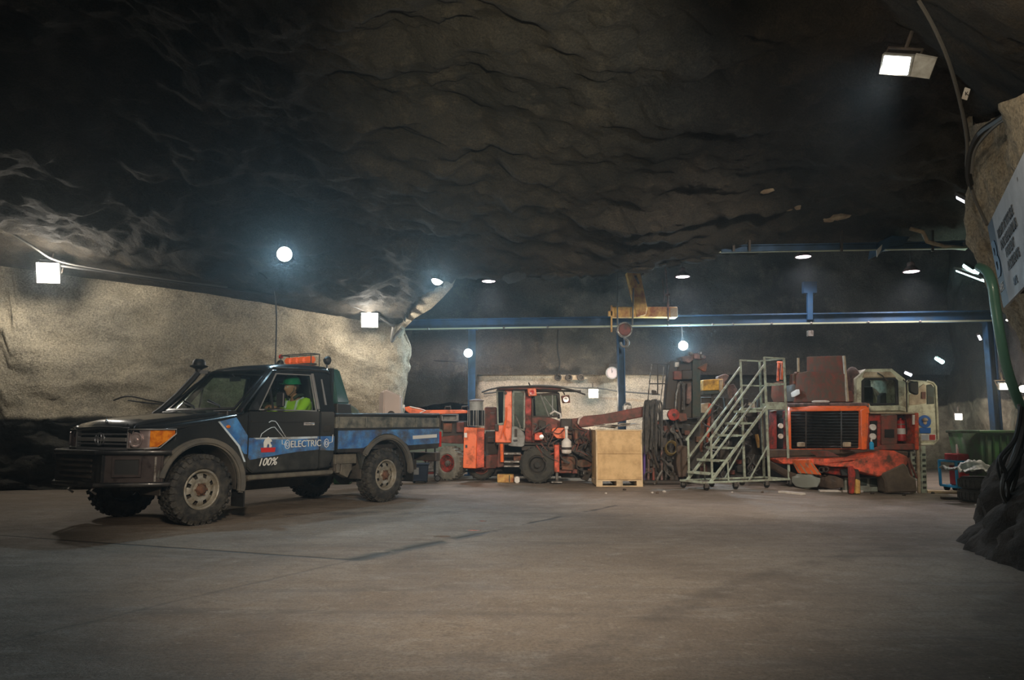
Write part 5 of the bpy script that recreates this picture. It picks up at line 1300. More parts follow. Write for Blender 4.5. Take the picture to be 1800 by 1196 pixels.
# hoses looping over the rig's front
random.seed(31)
for i in range(26):
    x, y = random.uniform(1180, 1690), random.uniform(480, 860); m = MB(); m.V = V3; m.D = 14.7 + random.random() * .25
    pts = [(x, y), (x + random.uniform(-30, 60), y + random.uniform(10, 70)), (x + random.uniform(-10, 120), y + random.uniform(60, 130)), (x + random.uniform(20, 180), y + random.uniform(-20, 160))]
    m.tube(spline([m.W(min(1735, a), max(470, min(960, b))) for a, b in pts], 5), random.choice((.009, .012, .016)), 6); m.build('hydraulic_hose', random.choice(('hose_black', 'hose_black', 'dark_metal', 'dirty_red')), RG)
for i in range(22):
    x, y = random.uniform(1430, 1730), random.uniform(560, 1000); s_ = random.uniform(8, 26)
    P(random.choice(('coupling', 'valve_block', 'bracket')), random.choice(('dark_metal', 'dirty_orange', 'dirty_red', 'steel' if s_ < 14 else 'under', 'under')), V3, 14.95 + random.random() * .2, box=(x - s_, y - s_ * random.uniform(.5, 1.4), x + s_, y + s_), dep=random.uniform(.08, .2), bev=.006)
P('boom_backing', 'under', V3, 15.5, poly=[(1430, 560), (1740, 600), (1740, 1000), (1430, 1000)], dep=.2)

# upright drill feed
D0 = 14.65
P('feed_beam', 'dark_metal', VM, D0, poly=[(505, 265), (560, 255), (610, 260), (600, 900), (440, 900), (470, 560)], dep=.25)
P('feed_beam', 'green_black', VM, D0, poly=[(800, 240), (905, 250), (915, 1000), (800, 1010)], dep=.22)
P('feed_plate', 'dark_metal', VM, D0 + .1, poly=[(600, 260), (800, 260), (800, 1010), (600, 1000)], dep=.06)
P('drill_head', 'pinkish', VM, D0 - .08, poly=[(650, 205), (760, 190), (800, 160), (900, 155), (985, 200), (970, 235), (820, 240), (760, 290), (690, 260)], dep=.3)
for x, y, s_ in ((780, 160, 22), (910, 155, 18), (850, 200, 30), (930, 200, 20), (690, 240, 26)): P('drill_fitting', 'steel' if s_ < 23 else 'pinkish', VM, D0 - .14, box=(x - s_, y - s_, x + s_, y + s_), dep=.12, bev=.008)
P('feed_bracket', 'dirty_orange', VM, D0 - .05, poly=[(865, 350), (985, 285), (1000, 290), (985, 400), (950, 400)], dep=.05)
P('clamp_block', 'dirty_red', VM, D0 - .12, box=(560, 392, 665, 505), dep=.2)
P('clamp_block', 'dark_metal', VM, D0 - .1, box=(665, 380, 800, 500), dep=.18)
P('valve_block', 'steel', VM, D0 - .06, box=(565, 270, 630, 345), dep=.1)
P('rock_drill', 'pinkish', VM, D0 - .12, poly=[(735, 550), (790, 550), (790, 780), (760, 830), (720, 820)], dep=.14)
TB('drill_rod', 'steel', VM, D0 - .1, [(640, 540), (590, 700), (580, 900)], .02)
TB('rod_guide', 'steel', VM, D0 - .12, [(575, 900), (595, 700), (615, 560), (640, 535), (675, 550), (680, 700), (670, 900)], .015)
TB('feed_hose', 'hose_black', VM, D0 - .14, [(650, 560), (660, 540), (690, 560), (690, 900)], .02)
m = MB(); m.lathe([(.0001, -.06), (.09, -.055), (.115, -.02), (.115, .06), (.06, .08), (.0001, .08)], n=20, mtx=Matrix.Translation(at(1110 + 545 / 7.475, 600 + 968 / 7.475, D0 - .12)) @ Matrix.Rotation(math.pi / 2, 4, 'X')); dm = m.build('drive_motor', 'red_paint', RG)
m = MB(); m.lathe([(.03, .07), (.03, .11), (.0001, .115)], n=8, mtx=Matrix.Translation(at(1110 + 545 / 7.475, 600 + 968 / 7.475, D0 - .12)) @ Matrix.Rotation(math.pi / 2, 4, 'X')); m.build('shaft', 'dark_metal', dm)
P('motor_arm', 'dirty_red', VM, D0 - .02, poly=[(600, 940), (720, 950), (740, 1040), (650, 1060), (600, 1010)], dep=.15)
bk = None
for a in (((268, 300), (240, 500), (215, 790)), ((345, 300), (345, 700)), ((425, 330), (410, 560), (380, 800)), ((500, 260), (480, 480), (455, 780)), ((262, 300), (500, 300)), ((230, 560), (470, 560))):
    o = TB('guard_rail', 'steel' if len(a) == 3 else 'dark_metal', VM, D0 + .05, a, .012)
P('hose_guide', 'dark_metal', VM, D0, poly=[(270, 640), (330, 650), (340, 700), (280, 710)], dep=.1)
random.seed(11)
for i in range(11):
    x0 = 165 + i * 17; d = D0 - .2 + random.random() * .35; w_ = random.uniform(30, 70); b0 = random.uniform(1120, 1500)
    pts = [(x0 - 10, b0), (x0 - 5, 1000), (x0 + 4, 860), (x0 + w_ * .3, 790 + random.uniform(-8, 14)), (x0 + w_ * .7, 785 + random.uniform(-8, 14)), (x0 + w_, 850), (x0 + w_ + random.uniform(0, 40), 1000), (x0 + w_ + random.uniform(-20, 90), b0 - 60)]
    m = MB(); m.V = VM; m.D = d; m.tube(spline([m.W(*q) for q in pts], 4), random.choice((.014, .017, .02)), 6); m.build('hydraulic_hose', 'hose_black', RG)
for i in range(46):
    x, y = random.uniform(165, 620), random.uniform(1020, 1720); d = D0 - .15 + random.random() * .5
    a, b = random.uniform(-150, 150), random.uniform(100, 330)
    m = MB(); m.V = VM; m.D = d
    pts = [(x, y), (x + a * .3 + random.uniform(-40, 40), y + b * .35), (x + a * .7, y + b * .6 + random.uniform(-50, 50)), (x + a, min(1880, y + b))]
    pts = [(max(165, min(760, q[0])), q[1]) for q in pts]
    m.tube(spline([m.W(*q) for q in pts], 4), random.choice((.012, .018, .024)), 6); m.build('hydraulic_hose', random.choice(('hose_black', 'hose_black', 'hose_black', 'dark_metal', 'steel')), RG)
for i in range(40):
    x, y = random.uniform(180, 900), random.uniform(1040, 1800); s_ = random.uniform(14, 60)
    P(random.choice(('hydraulic_block', 'coupling', 'valve_block')), random.choice(('dark_metal', 'dark_metal', 'under', 'dirty_red', 'green_black', 'steel' if s_ < 28 else 'under', 'dirty_orange' if s_ < 40 else 'dark_metal')), VM, D0 + random.random() * .4, box=(x - s_, y - s_ * random.uniform(.5, 1.4), x + s_, y + s_), dep=random.uniform(.08, .25), bev=.008)
m = MB(); m.V = VM; m.D = D0 - .05
for q in range(5): m.tube([m.W(530 + 75 * math.cos(a), 1395 + 85 * math.sin(a) + q * 6) + Vector((0, q * .03, 0)) for a in [t * math.tau / 14 for t in range(15)]], .011, 5)
m.build('hose_coil', 'brass', RG)
P('swivel_housing', 'brown_mud', VM, D0, poly=[(600, 1390), (640, 1370), (730, 1380), (755, 1450), (750, 1640), (720, 1780), (620, 1790), (590, 1600)], dep=.35)
P('feed_foot', 'dark_metal', VM, D0, box=(160, 1830, 700, 1880), dep=.4)
for x, mt in ((170, 'purple'), (225, 'pinkish'), (290, 'dirty_red'), (400, 'pinkish')): P('support_leg', mt, VM, D0 + .1, box=(x - 14, 1370, x + 18, 1840), dep=.08)

# second boom behind the stairs
D1 = 15.7
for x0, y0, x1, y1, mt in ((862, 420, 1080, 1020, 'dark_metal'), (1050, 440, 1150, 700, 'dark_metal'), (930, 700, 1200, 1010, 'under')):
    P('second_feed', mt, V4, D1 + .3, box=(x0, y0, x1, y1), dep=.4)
for a, b, mt, r in (((805, 570), (800, 660), 'pinkish', .03), ((880, 560), (860, 830), 'dirty_orange', .04), ((930, 470), (912, 760), 'orange_paint', .035), ((940, 480), (950, 700), 'pinkish', .03), ((960, 600), (975, 750), 'grey_green', .05), ((1280, 700), (1300, 800), 'yellow_steel', .04)):
    TB('cylinder_rod', mt, V4, D1, [a, b], r)
P('feed_cap', 'rusty_cream', V4, D1, poly=[(865, 470), (930, 460), (940, 480), (930, 545), (870, 550)], dep=.2)
P('second_head', 'pinkish', V4, D1 + .2, poly=[(990, 265), (1045, 245), (1078, 260), (1060, 290), (1040, 310), (1060, 350), (1000, 330)], dep=.2)
P('second_rod', 'pinkish', V4, D1 + .1, poly=[(1080, 330), (1110, 320), (1135, 360), (1130, 480), (1085, 480)], dep=.2)
random.seed(4)
for i in range(46):
    x, y = random.uniform(860, 1330), random.uniform(430, 1000)
    if x < 1000 and y < 560: continue
    s_ = random.uniform(12, 38)
    P(random.choice(('hydraulic_block', 'coupling', 'bracket')), random.choice(('dark_metal', 'under', 'under', 'dirty_red', 'brown_mud', 'pinkish' if s_ < 22 else 'dark_metal', 'steel' if s_ < 18 else 'under')), V4, D1 - .1 + random.random() * .4, box=(x - s_, y - s_ * random.uniform(.4, 1.5), x + s_, y + s_), dep=random.uniform(.08, .2), bev=.008)
for i in range(26):
    x, y = random.uniform(880, 1320), random.uniform(450, 950); m = MB(); m.V = V4; m.D = D1 - .1 + random.random() * .3
    m.tube(spline([m.W(min(1340, x + random.uniform(-60, 60)), min(1040, y + t * 45)) for t in range(5)], 3), random.choice((.012, .018)), 6); m.build('hydraulic_hose', random.choice(('hose_black', 'hose_black', 'steel')), RG)
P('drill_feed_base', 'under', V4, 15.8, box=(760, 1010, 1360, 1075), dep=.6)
# yellow lamp box on the second boom
yb_ = P('tool_box', 'yellow_paint', V4, 15.6, poly=[(882, 290), (1030, 282), (1032, 365), (880, 372)], dep=.35)
P('box_side', 'rusty_cream', V4, 15.58, poly=[(1000, 290), (1032, 284), (1018, 400), (1000, 368)], dep=.06, parent=yb_)
P('box_base', 'green_black', V4, 15.62, poly=[(880, 372), (1004, 368), (1008, 398), (885, 402)], dep=.3, parent=yb_)
TB('box_post', 'dark_metal', V4, 15.8, [(950, 400), (950, 470)], .03, yb_)


# ---------------------------------------------------------------- rolling stairs
a_ = Vector((.906, .423, 0)).normalized()
SO = at(1030 + 760 / 4.27, 853, 13.9)
S = thing('rolling_stairs', 'pale green steel rolling stairs with handrails on castors in front of the machines', 'stairs', (SO.x, SO.y, 0), math.atan2(a_.y, a_.x))
RUN, PL, WD, ZP, ZB_ = 1.40, .50, .65, 1.50, .14
for y in (0, -WD):
    m = MB(); m.bar((-.16, y, ZB_), (RUN + PL + .02, y, ZB_), .035, .035); m.build('base_rail', 'stair_paint', S, bevel=.003)
    m = MB(); m.bar((0, y, ZB_), (RUN, y, ZP), .03, .05); m.build('stringer', 'stair_paint', S, bevel=.003)
    m = MB(); m.bar((.03, y, ZB_ + .40), (RUN, y, ZP + .40), .028, .028); m.build('mid_rail', 'stair_paint', S)
    m = MB(); m.bar((-.0, y, ZB_ + .74), (RUN, y, ZP + .82), .03, .03); m.build('handrail', 'stair_paint', S)
    m = MB(); m.bar((.05, y, ZB_), (.05, y, ZB_ + .80), .028, .028); m.build('post', 'stair_paint', S)
    for x in (RUN, RUN + PL):
        m = MB(); m.bar((x, y, ZB_), (x, y, ZP + .96), .036, .036); m.build('post', 'stair_paint', S, bevel=.003)
    for z in (ZP + .45, ZP + .95): m = MB(); m.bar((RUN, y, z), (RUN + PL, y, z), .03, .03); m.build('guard_rail', 'stair_paint', S)
    m = MB(); m.bar((.42, y, ZB_), (.42, y, ZB_ + .36), .02, .02); m.build('brace', 'stair_paint', S)
    m = MB(); m.bar((RUN - .5, y, ZB_), (RUN, y, .78), .02, .02); m.build('brace', 'stair_paint', S)
for x in (-.14, RUN + PL): m = MB(); m.bar((x, 0, ZB_), (x, -WD, ZB_), .035, .035); m.build('cross_rail', 'stair_paint', S)
for z in (.45, .95): m = MB(); m.bar((RUN + PL, 0, ZP + z), (RUN + PL, -WD, ZP + z), .03, .03); m.build('guard_rail', 'stair_paint', S)
for i in range(6):
    t = (i + .8) / 6; m = MB(); x, z = RUN * t - .10, ZB_ + (ZP - ZB_) * t - .03
    for k in range(4): m.bar((x - .07 + k * .05, -.02, z), (x - .07 + k * .05, -WD + .02, z), .014, .03)
    m.bar((x - .09, -.02, z), (x - .09, -WD + .02, z), .012, .045); m.build('stair_tread', 'stair_paint', S)
m = MB(); m.bx(RUN, -WD, ZP - .04, RUN + PL, 0, ZP); m.bx(RUN, -WD - .012, ZP - .04, RUN + PL, -WD + .012, ZP + .10); m.bx(RUN + PL - .01, -WD, ZP, RUN + PL + .01, 0, ZP + .10); m.build('platform', 'stair_paint', S, bevel=.003)
cs = []
for x in (-.12, .55, 1.3, RUN + PL):
    for y in (0, -WD):
        m = MB(); m.lathe([(.0001, -.022), (.035, -.022), (.055, -.018), (.055, .018), (.035, .022), (.0001, .022)], c=(x + .03, y, .055), axis='Y', n=16); c_ = m.build('castor', 'black', S)
        m = MB(); m.bx(x - .02, y - .034, .05, x + .05, y - .026, .125); m.bx(x - .02, y + .026, .05, x + .05, y + .034, .125); m.bx(x - .03, y - .035, .115, x + .06, y + .035, .13); m.build('castor_fork', 'steel', c_)

# plywood crate on its pallet
CO = at(1048, 855, 14.1)
CR = thing('plywood_crate', 'tall plywood crate on a pallet beneath the rig boom', 'crate', (CO.x, CO.y, 0), world=True)
x0 = at(1047.5, 800, 14.1).x; x1 = at(1129, 800, 14.1).x; zt = at(1088, 757, 14.1).z; y0 = 14.1
m = MB(); m.bx(x0 + .01, y0 + .015, .13, x1 - .01, y0 + .85, zt - .01); cp = m.build('crate_body', 'wood', CR)
hgt = (zt - .13)
for i in range(2):
    z0 = .135 + i * hgt * .52; m = MB(); m.bx(x0 + .025, y0 - .003, z0, x1 - .025, y0 + .012, z0 + hgt * (.515 if i == 0 else .475)); m.build('plywood_sheet', 'wood', CR, bevel=.002)
for xx in (x0, x1 - .028): m = MB(); m.bx(xx, y0 - .012, .12, xx + .028, y0 + .02, zt); m.build('corner_batten', 'wood_light', CR, bevel=.002)
m = MB(); m.bx(x0 - .01, y0 - .02, zt - .01, x1 + .01, y0 + .87, zt + .015); m.build('crate_lid', 'wood_light', CR, bevel=.002)
for xx in (x0, (x0 + x1) / 2 - .06, x1 - .12): m = MB(); m.bx(xx, y0 - .01, .02, xx + .12, y0 + .86, .11); m.build('pallet_block', 'wood_light', CR, bevel=.004)
m = MB(); m.bx(x0, y0 - .01, .105, x1, y0 + .86, .13); m.build('pallet_board', 'wood_light', CR, bevel=.003)
m = MB(); m.bx(x0, y0 - .01, 0, x1, y0 + .08, .02); m.build('pallet_board', 'wood_light', CR, bevel=.003)
random.seed(8)
m = MB()
for i in range(13):
    x = x0 + .05 + random.random() * (x1 - x0 - .3); z = zt + .05 + i * .006
    m.box((x + .12, y0 + .1 + random.random() * .5, z + .01), (random.uniform(.2, .4), random.uniform(.2, .35), .008), rz=random.uniform(-1, 1), rx=random.uniform(-.09, .09), ry=random.uniform(-.12, .12))
o = m.build('paper_heap', 'paper', root=(x0 + .5, y0 + .4, zt)); tag(o, 'crumpled pale wrapping sheets heaped on the plywood crate', 'wrapping')

# ---------------------------------------------------------------- red loader with cream cab
V5 = (1340, 600, 4.125, .00375, 600); DL = 12.7   # the loader's left end stands further back
LO = at(1500, 868, DL)
LD = thing('mine_loader', 'red mining loader seen from behind with black radiator grille and cream cab', 'mining machine', (LO.x, LO.y, 0), world=True)


def L_(name, mt, D=DL, box=None, poly=None, dep=.3, parent=LD, bev=.012, sl=0): return P(name, mt, V5, D, box=box, poly=poly, dep=dep, parent=parent, bev=bev, sl=sl)


with Q('radiator_frame', 'orange_clean', V5, DL, LD, .012) as m:
    m.ring([m.W(190, 452), m.W(778, 452), m.W(762, 788), m.W(195, 788)], [m.W(208, 510), m.W(722, 505), m.W(720, 780), m.W(212, 782)], (0, .13, 0))
rf = [o for o in LD.children if o.name.startswith('radiator_frame')][0]
L_('frame_edge', 'orange_clean', DL - .03, poly=[(722, 500), (770, 478), (782, 520), (760, 530), (762, 788), (724, 788)], dep=.1, parent=rf)
L_('top_edge', 'pinkish', DL - .03, poly=[(190, 450), (760, 445), (778, 470), (770, 482), (195, 478)], dep=.1, parent=rf)
gr = L_('grille', 'under', DL + .14, box=(206, 505, 724, 785), dep=.05, parent=LD)
for i in range(12):
    z = 520 + i * 22
    L_('grille_slat', 'black_gloss', DL + .06, box=(210, z, 720, z + 9), dep=.05, parent=gr, bev=.003)
for x in (318, 575): L_('grille_stay', 'dark_metal', DL + .04, box=(x - 3, 508, x + 3, 780), dep=.02, parent=gr, bev=0)
for x in (265, 600): L_('work_lamp', 'rusty_cream', DL + .0, box=(x, 733, x + 46, 768), dep=.1, parent=gr, bev=.01)
L_('engine_hood', 'dirty_red', DL + .3, box=(195, 456, 775, 786), dep=2.4)
# items on the hood
L_('hood_plate', 'rusty_red', DL + .5, poly=[(330, 112), (600, 104), (606, 240), (330, 232)], dep=.06)
L_('hood_block', 'rusty_red', DL + .42, poly=[(268, 228), (330, 218), (606, 235), (625, 440), (250, 445), (262, 360)], dep=.5)
L_('plate_edge', 'rusty_cream', DL + .40, poly=[(592, 104), (603, 104), (632, 440), (620, 440)], dep=.08)
L_('hood_step', 'white_plastic', DL + .35, poly=[(225, 370), (270, 345), (275, 385), (232, 408)], dep=.15)
TB('exhaust_pole', 'rusty_cream', V5, DL + .6, [(260, 122), (262, 225)], .025, LD)
for a in (((118, 155), (112, 290)), ((145, 155), (138, 280)), ((112, 155), (150, 158))): TB('hand_rail', 'orange_clean', V5, DL + .5, a, .028, LD)
TB('hand_rail', 'dirty_orange', V5, DL + .5, [(232, 310), (230, 250), (240, 232), (258, 232)], .03, LD)
L_('lift_arm', 'rusty_red', DL + .6, poly=[(105, 300), (150, 290), (235, 440), (120, 445), (98, 400)], dep=.3)
L_('valve_box', 'dark_metal', DL + .5, poly=[(200, 320), (240, 310), (270, 350), (250, 440), (200, 440)], dep=.3)
m = MB(); cc = at(1340 + 655 / 4.125, 600 + 300 / 4.125, DL + .6); m.ball(cc, .29, 16, (.32, 1, 1.0)); m.build('intake_drum', 'pinkish', LD)
L_('drum_base', 'dirty_red', DL + .5, poly=[(625, 360), (670, 360), (680, 440), (620, 440)], dep=.3)
L_('hood_tool', 'white_plastic', DL + .1, poly=[(370, 430), (480, 428), (500, 445), (375, 447)], dep=.1)
# cab
oc = [(690, 445), (684, 270), (752, 203), (938, 200), (1035, 275), (1050, 515), (775, 515), (775, 450)]
ic = [(722, 445), (720, 290), (740, 268), (965, 264), (985, 285), (992, 465), (785, 470), (780, 450)]
with Q('cab_frame', 'cream_paint', V5, DL + .25, LD, .015) as m: m.ring([m.W(*q) for q in oc], [m.W(*q) for q in ic], (0, .12, 0))
cf = [o for o in LD.children if o.name.startswith('cab_frame')][0]
L_('cab_brow', 'rusty_cream', DL + .22, poly=[(745, 222), (935, 220), (975, 262), (730, 264)], dep=.06, parent=cf)
with Q('window_seal', 'black', V5, DL + .24, cf, .004) as m: m.ring([m.W(*q) for q in ((720, 445), (720, 288), (742, 268), (965, 266), (985, 287), (990, 462), (785, 466), (775, 448))], [m.W(*q) for q in ((740, 440), (738, 296), (752, 282), (955, 280), (968, 295), (972, 448), (790, 450), (778, 440))], (0, .04, 0))
L_('window_glass', 'glass', DL + .3, poly=ic, dep=.01, parent=cf, bev=0)
L_('cab_roof', 'cream_paint', DL + .37, poly=[(690, 262), (752, 203), (938, 200), (1035, 275), (1030, 285), (935, 212), (755, 214), (695, 275)], dep=1.1)
L_('cab_side', 'cream_paint', DL + .37, poly=[(1000, 262), (1038, 275), (1052, 520), (1015, 520)], dep=1.1)
L_('cab_side', 'cream_paint', DL + .37, box=(686, 300, 700, 515), dep=1.1)
L_('cab_back', 'cabin_trim', DL + 1.4, box=(690, 330, 1050, 520), dep=.04)
L_('seat_back', 'cabin_trim', DL + .9, poly=[(860, 400), (880, 375), (940, 375), (955, 400), (960, 480), (855, 480)], dep=.15)
for x in (820, 850, 880, 910): TB('window_bar', 'cream_paint', V5, DL + 1.35, [(x, 300), (x, 440)], .012, LD)
L_('cab_sill', 'cream_paint', DL + .2, poly=[(775, 472), (990, 466), (1040, 478), (1045, 516), (1010, 505), (780, 508)], dep=.1)
for a in (((1020, 280), (1045, 300), (1048, 520)), ((1055, 285), (1120, 300), (1110, 385)), ((835, 230), (870, 250), (905, 290))): TB('mirror_stay', 'dark_metal', V5, DL + .15, a, .012, LD)
L_('side_mirror', 'black', DL + .1, poly=[(1065, 295), (1135, 290), (1138, 385), (1115, 392), (1070, 370)], dep=.06, bev=.02)
# open door with the blue symbols
dp = [(1055, 280), (1195, 288), (1240, 300), (1262, 325), (1282, 715), (1245, 755), (1150, 757), (1138, 700), (1050, 700)]
dd = L_('cab_door', 'cream_paint', DL + .5, poly=dp, dep=.07, bev=.02)
L_('door_window', 'green_black', DL + .49, poly=[(1192, 318), (1225, 312), (1246, 335), (1248, 455), (1195, 458)], dep=.02, parent=dd, bev=.004)
L_('door_inner', 'rusty_cream', DL + .49, poly=[(1065, 390), (1170, 310), (1188, 320), (1188, 450), (1140, 460), (1065, 465)], dep=.012, parent=dd, bev=.004)
L_('door_latch', 'dirty_red', DL + .47, box=(1158, 368, 1186, 418), dep=.02, parent=dd, bev=.002)
TB('door_rim', 'cream_paint', V5, DL + .49, [(1195, 290), (1238, 303), (1258, 328), (1275, 712), (1240, 748), (1150, 750)], .02, dd)
cc = at(1340 + 1178 / 4.125, 600 + 582 / 4.125, DL + .49); m = MB(); m.lathe([(.0001, -.004), (.112, -.004), (.112, .004), (.0001, .004)], n=28, mtx=Matrix.Translation(cc) @ Matrix.Rotation(math.pi / 2, 4, 'X')); sy = m.build('mandatory_sign', 'symbol_blue', dd)
m = MB(); q = cc + Vector((.0, -.008, .0)); m.ball(q + Vector((0, 0, -.015)), .035, 10, (1, .1, 1.25)); m.lathe([(.05, 0), (.045, .03), (.02, .05), (.0001, .052)], c=q + Vector((0, 0, .012)), n=14); m.build('symbol_head', 'rusty_cream', sy)
L_('symbol_block', 'symbol_blue', DL + .485, box=(1142, 628, 1222, 668), dep=.008, parent=dd, bev=0)
L_('warning_label', 'white_plastic', DL + .49, box=(1150, 674, 1258, 722), dep=.004, parent=dd, bev=0)
for x0, x1, mt in ((1155, 1205, 'sign_white'), (1212, 1254, 'box_red')): L_('label_field', mt, DL + .484, box=(x0, 679, x1, 716), dep=.004, parent=dd, bev=0)
# right compartment
L_('side_tower', 'red_paint', DL + .12, box=(772, 530, 865, 790), dep=.5)
ls = L_('light_strip', 'black', DL + .08, box=(785, 578, 836, 765), dep=.06)
for y in (625, 692):
    m = MB(); m.lathe([(.055, -.02), (.055, .02), (.045, .025), (.04, .01), (.0001, .005)], n=18, mtx=Matrix.Translation(at(1340 + 800 / 4.125, 600 + y / 4.125, DL + .07)) @ Matrix.Rotation(math.pi / 2, 4, 'X')); m.build('tail_light', 'white_plastic', ls)
L_('tower_post', 'red_paint', DL + .06, box=(836, 575, 860, 765), dep=.1)
L_('panel', 'dirty_red', DL + .08, poly=[(862, 540), (980, 535), (980, 750), (866, 752)], dep=.1)
L_('panel_recess', 'black', DL + .07, box=(888, 640, 957, 700), dep=.03, bev=0)
L_('compartment_back', 'dirty_red', DL + .45, box=(975, 525, 1110, 790), dep=.05)
L_('compartment_floor', 'dirty_red', DL + .05, poly=[(865, 752), (1110, 742), (1138, 790), (775, 790)], dep=.45)
L_('compartment_roof', 'rusty_cream', DL + .04, poly=[(780, 512), (1120, 518), (1120, 530), (785, 528)], dep=.5)
L_('compartment_edge', 'orange_paint', DL + .03, poly=[(1106, 520), (1136, 520), (1138, 790), (1110, 790)], dep=.45)
L_('reflector', 'white_plastic', DL + .02, box=(1090, 535, 1106, 605), dep=.02, bev=0)
# left lights
L_('side_tower', 'under', DL + .14, box=(40, 500, 200, 790), dep=.5)
ls = L_('light_strip', 'black', DL + .08, box=(108, 560, 158, 775), dep=.05)
for y in (615, 690):
    m = MB(); m.lathe([(.05, -.02), (.05, .02), (.04, .025), (.0001, .005)], n=18, mtx=Matrix.Translation(at(1340 + 133 / 4.125, 600 + y / 4.125, DL + 1.75 + .03)) @ Matrix.Rotation(math.pi / 2, 4, 'X')); m.build('tail_light', 'white_plastic', ls)
for x0, x1 in ((62, 106), (162, 186)): L_('tower_post', 'red_paint', DL + .05, box=(x0, 505, x1, 785), dep=.12)
L_('tower_stay', 'rusty_cream', DL + .03, poly=[(60, 505), (140, 488), (142, 498), (64, 516)], dep=.05)
# bumper and belly
L_('bumper_top', 'brown_mud', DL - .12, poly=[(50, 786), (780, 786), (900, 792), (1062, 800), (1062, 838), (880, 835), (780, 850), (60, 848)], dep=.4, bev=.02)
L_('bumper_patch', 'dirty_red', DL - .13, poly=[(345, 800), (480, 795), (560, 835), (400, 838)], dep=.03)
L_('bumper', 'orange_paint', DL - .18, poly=[(85, 850), (640, 850), (700, 848), (860, 790), (960, 795), (1060, 840), (1052, 900), (975, 950), (840, 985), (700, 950), (640, 915), (500, 912), (400, 900), (150, 895)], dep=.5, bev=.02)
L_('bumper_stripe_panel', 'orange_clean', DL - .21, poly=[(215, 862), (350, 858), (432, 972), (265, 958)], dep=.05)
for i in range(4): L_('reflective_stripe', 'rusty_cream', DL - .22, poly=[(225 + i * 42, 885), (232 + i * 42, 885), (288 + i * 42, 962), (278 + i * 42, 962)], dep=.01, bev=0)
L_('mud_plate', 'brown_tarp', DL - .2, poly=[(860, 960), (1030, 880), (1062, 920), (1078, 975), (1120, 1000), (1130, 1100), (900, 1104), (888, 1010)], dep=.3, bev=.03)
L_('mud_plate', 'brown_mud', DL - .12, poly=[(60, 870), (200, 945), (260, 965), (250, 1020), (90, 930)], dep=.3)
L_('belly_shade', 'under', DL + .7, box=(80, 850, 1060, 1085), dep=.5)  # dark filler added as the shade under the loader
L_('belly_box', 'red_paint', DL, poly=[(478, 915), (640, 915), (640, 985), (520, 970)], dep=.4)
L_('belly_hole', 'black', DL - .02, poly=[(570, 930), (625, 925), (632, 975), (580, 975)], dep=.05, bev=0)
L_('axle_case', 'brown_mud', DL - .05, poly=[(430, 985), (520, 975), (590, 990), (595, 1070), (500, 1080), (425, 1065)], dep=.5, bev=.03)
L_('jack_post', 'red_paint', DL - .26, poly=[(636, 908), (660, 905), (680, 960), (668, 1108), (645, 1110)], dep=.1)
L_('jack_side', 'yellow_steel', DL - .24, poly=[(680, 1000), (712, 1010), (715, 1108), (680, 1108)], dep=.1)
L_('jack_side', 'dark_metal', DL - .22, poly=[(662, 930), (700, 930), (712, 1010), (680, 1010)], dep=.1)
with Q('towing_shackle', 'dark_metal', V5, DL - .2, LD) as m:
    for q in ((430, 935), (460, 930)): m.tube([m.W(q[0] + 20 * math.cos(t), q[1] + 18 * math.sin(t)) for t in [k * math.tau / 12 for k in range(13)]], .014, 6)
L_('grey_panel', 'grey_green', DL + .2, box=(600, 992, 892, 1095), dep=.2)
L_('panel_recess', 'green_black', DL + .18, box=(712, 998, 762, 1048), dep=.03)
L_('panel_recess', 'green_black', DL + .18, box=(780, 998, 872, 1056), dep=.03)
mwheel(1425, 830, DL + 2.3, .47, .5, LD, 'dark_rubber', 'dark_metal', rz=math.pi / 2)
mwheel(1570, 830, DL + 1.3, .47, .5, LD, 'dark_rubber', 'dark_metal', rz=math.pi / 2)
# access ladder of pierced rails
for x0, x1 in ((1078, 1112), (1150, 1192)):
    rl = L_('ladder_rail', 'stair_paint', DL + .1, poly=[(x0, 760 if x0 > 1100 else 800), (x1 - 8, 760 if x0 > 1100 else 800), (x1 + 4, 1108), (x0 + 8, 1108)], dep=.04, bev=.003)
    for i in range(7):
        y = 815 + i * 40; L_('rail_slot', 'green_black', DL + .096, poly=[(x0 + 10 + i, y), (x1 - 8 + i, y), (x1 - 8 + i, y + 18), (x0 + 10 + i, y + 18)], dep=.006, parent=rl, bev=0)
L_('ladder_post', 'rusty_cream', DL + .08, poly=[(1120, 760), (1138, 760), (1150, 1108), (1132, 1108)], dep=.04, bev=.003)
for i in range(5): y = 830 + i * 58; L_('ladder_rung', 'stair_paint', DL + .11, box=(1085 + i * 3, y, 1190, y + 7), dep=.03, bev=0)
for a, b in (((1052, 850), (1085, 985)), ((1060, 845), (1120, 995))): TB('ladder_stay', 'dirty_red', V5, DL + .05, [a, b], .018, LD)

# extinguisher and spray bottle held in the loader
cc = at(1340 + 1012 / 4.125, 600 + 725 / 4.125, DL + .18)
E_x = thing('fire_extinguisher', 'red fire extinguisher standing in the side compartment of the loader', 'extinguisher', cc)
m = MB(); m.lathe([(.06, 0), (.068, .01), (.068, .30), (.05, .355), (.02, .37), (.018, .40), (.0001, .40)], n=20); m.build('cylinder', 'box_red', E_x)
m = MB(); m.lathe([(.0685, .12), (.0685, .22)], n=20, cap=False); m.build('label', 'white_plastic', E_x)
m = MB(); m.bar((-.04, 0, .40), (.06, 0, .44), .02, .02); m.bar((-.03, 0, .41), (.05, 0, .41), .02, .015); m.build('lever', 'black', E_x)
m = MB(); m.tube([(.02, 0, .40), (.08, -.02, .38), (.085, -.02, .2), (.08, -.02, .12)], .01, 6); m.build('hose', 'black', E_x)
m = MB(); m.lathe([(.071, .28), (.071, .30)], n=20, cap=False); m.build('strap', 'steel', E_x)
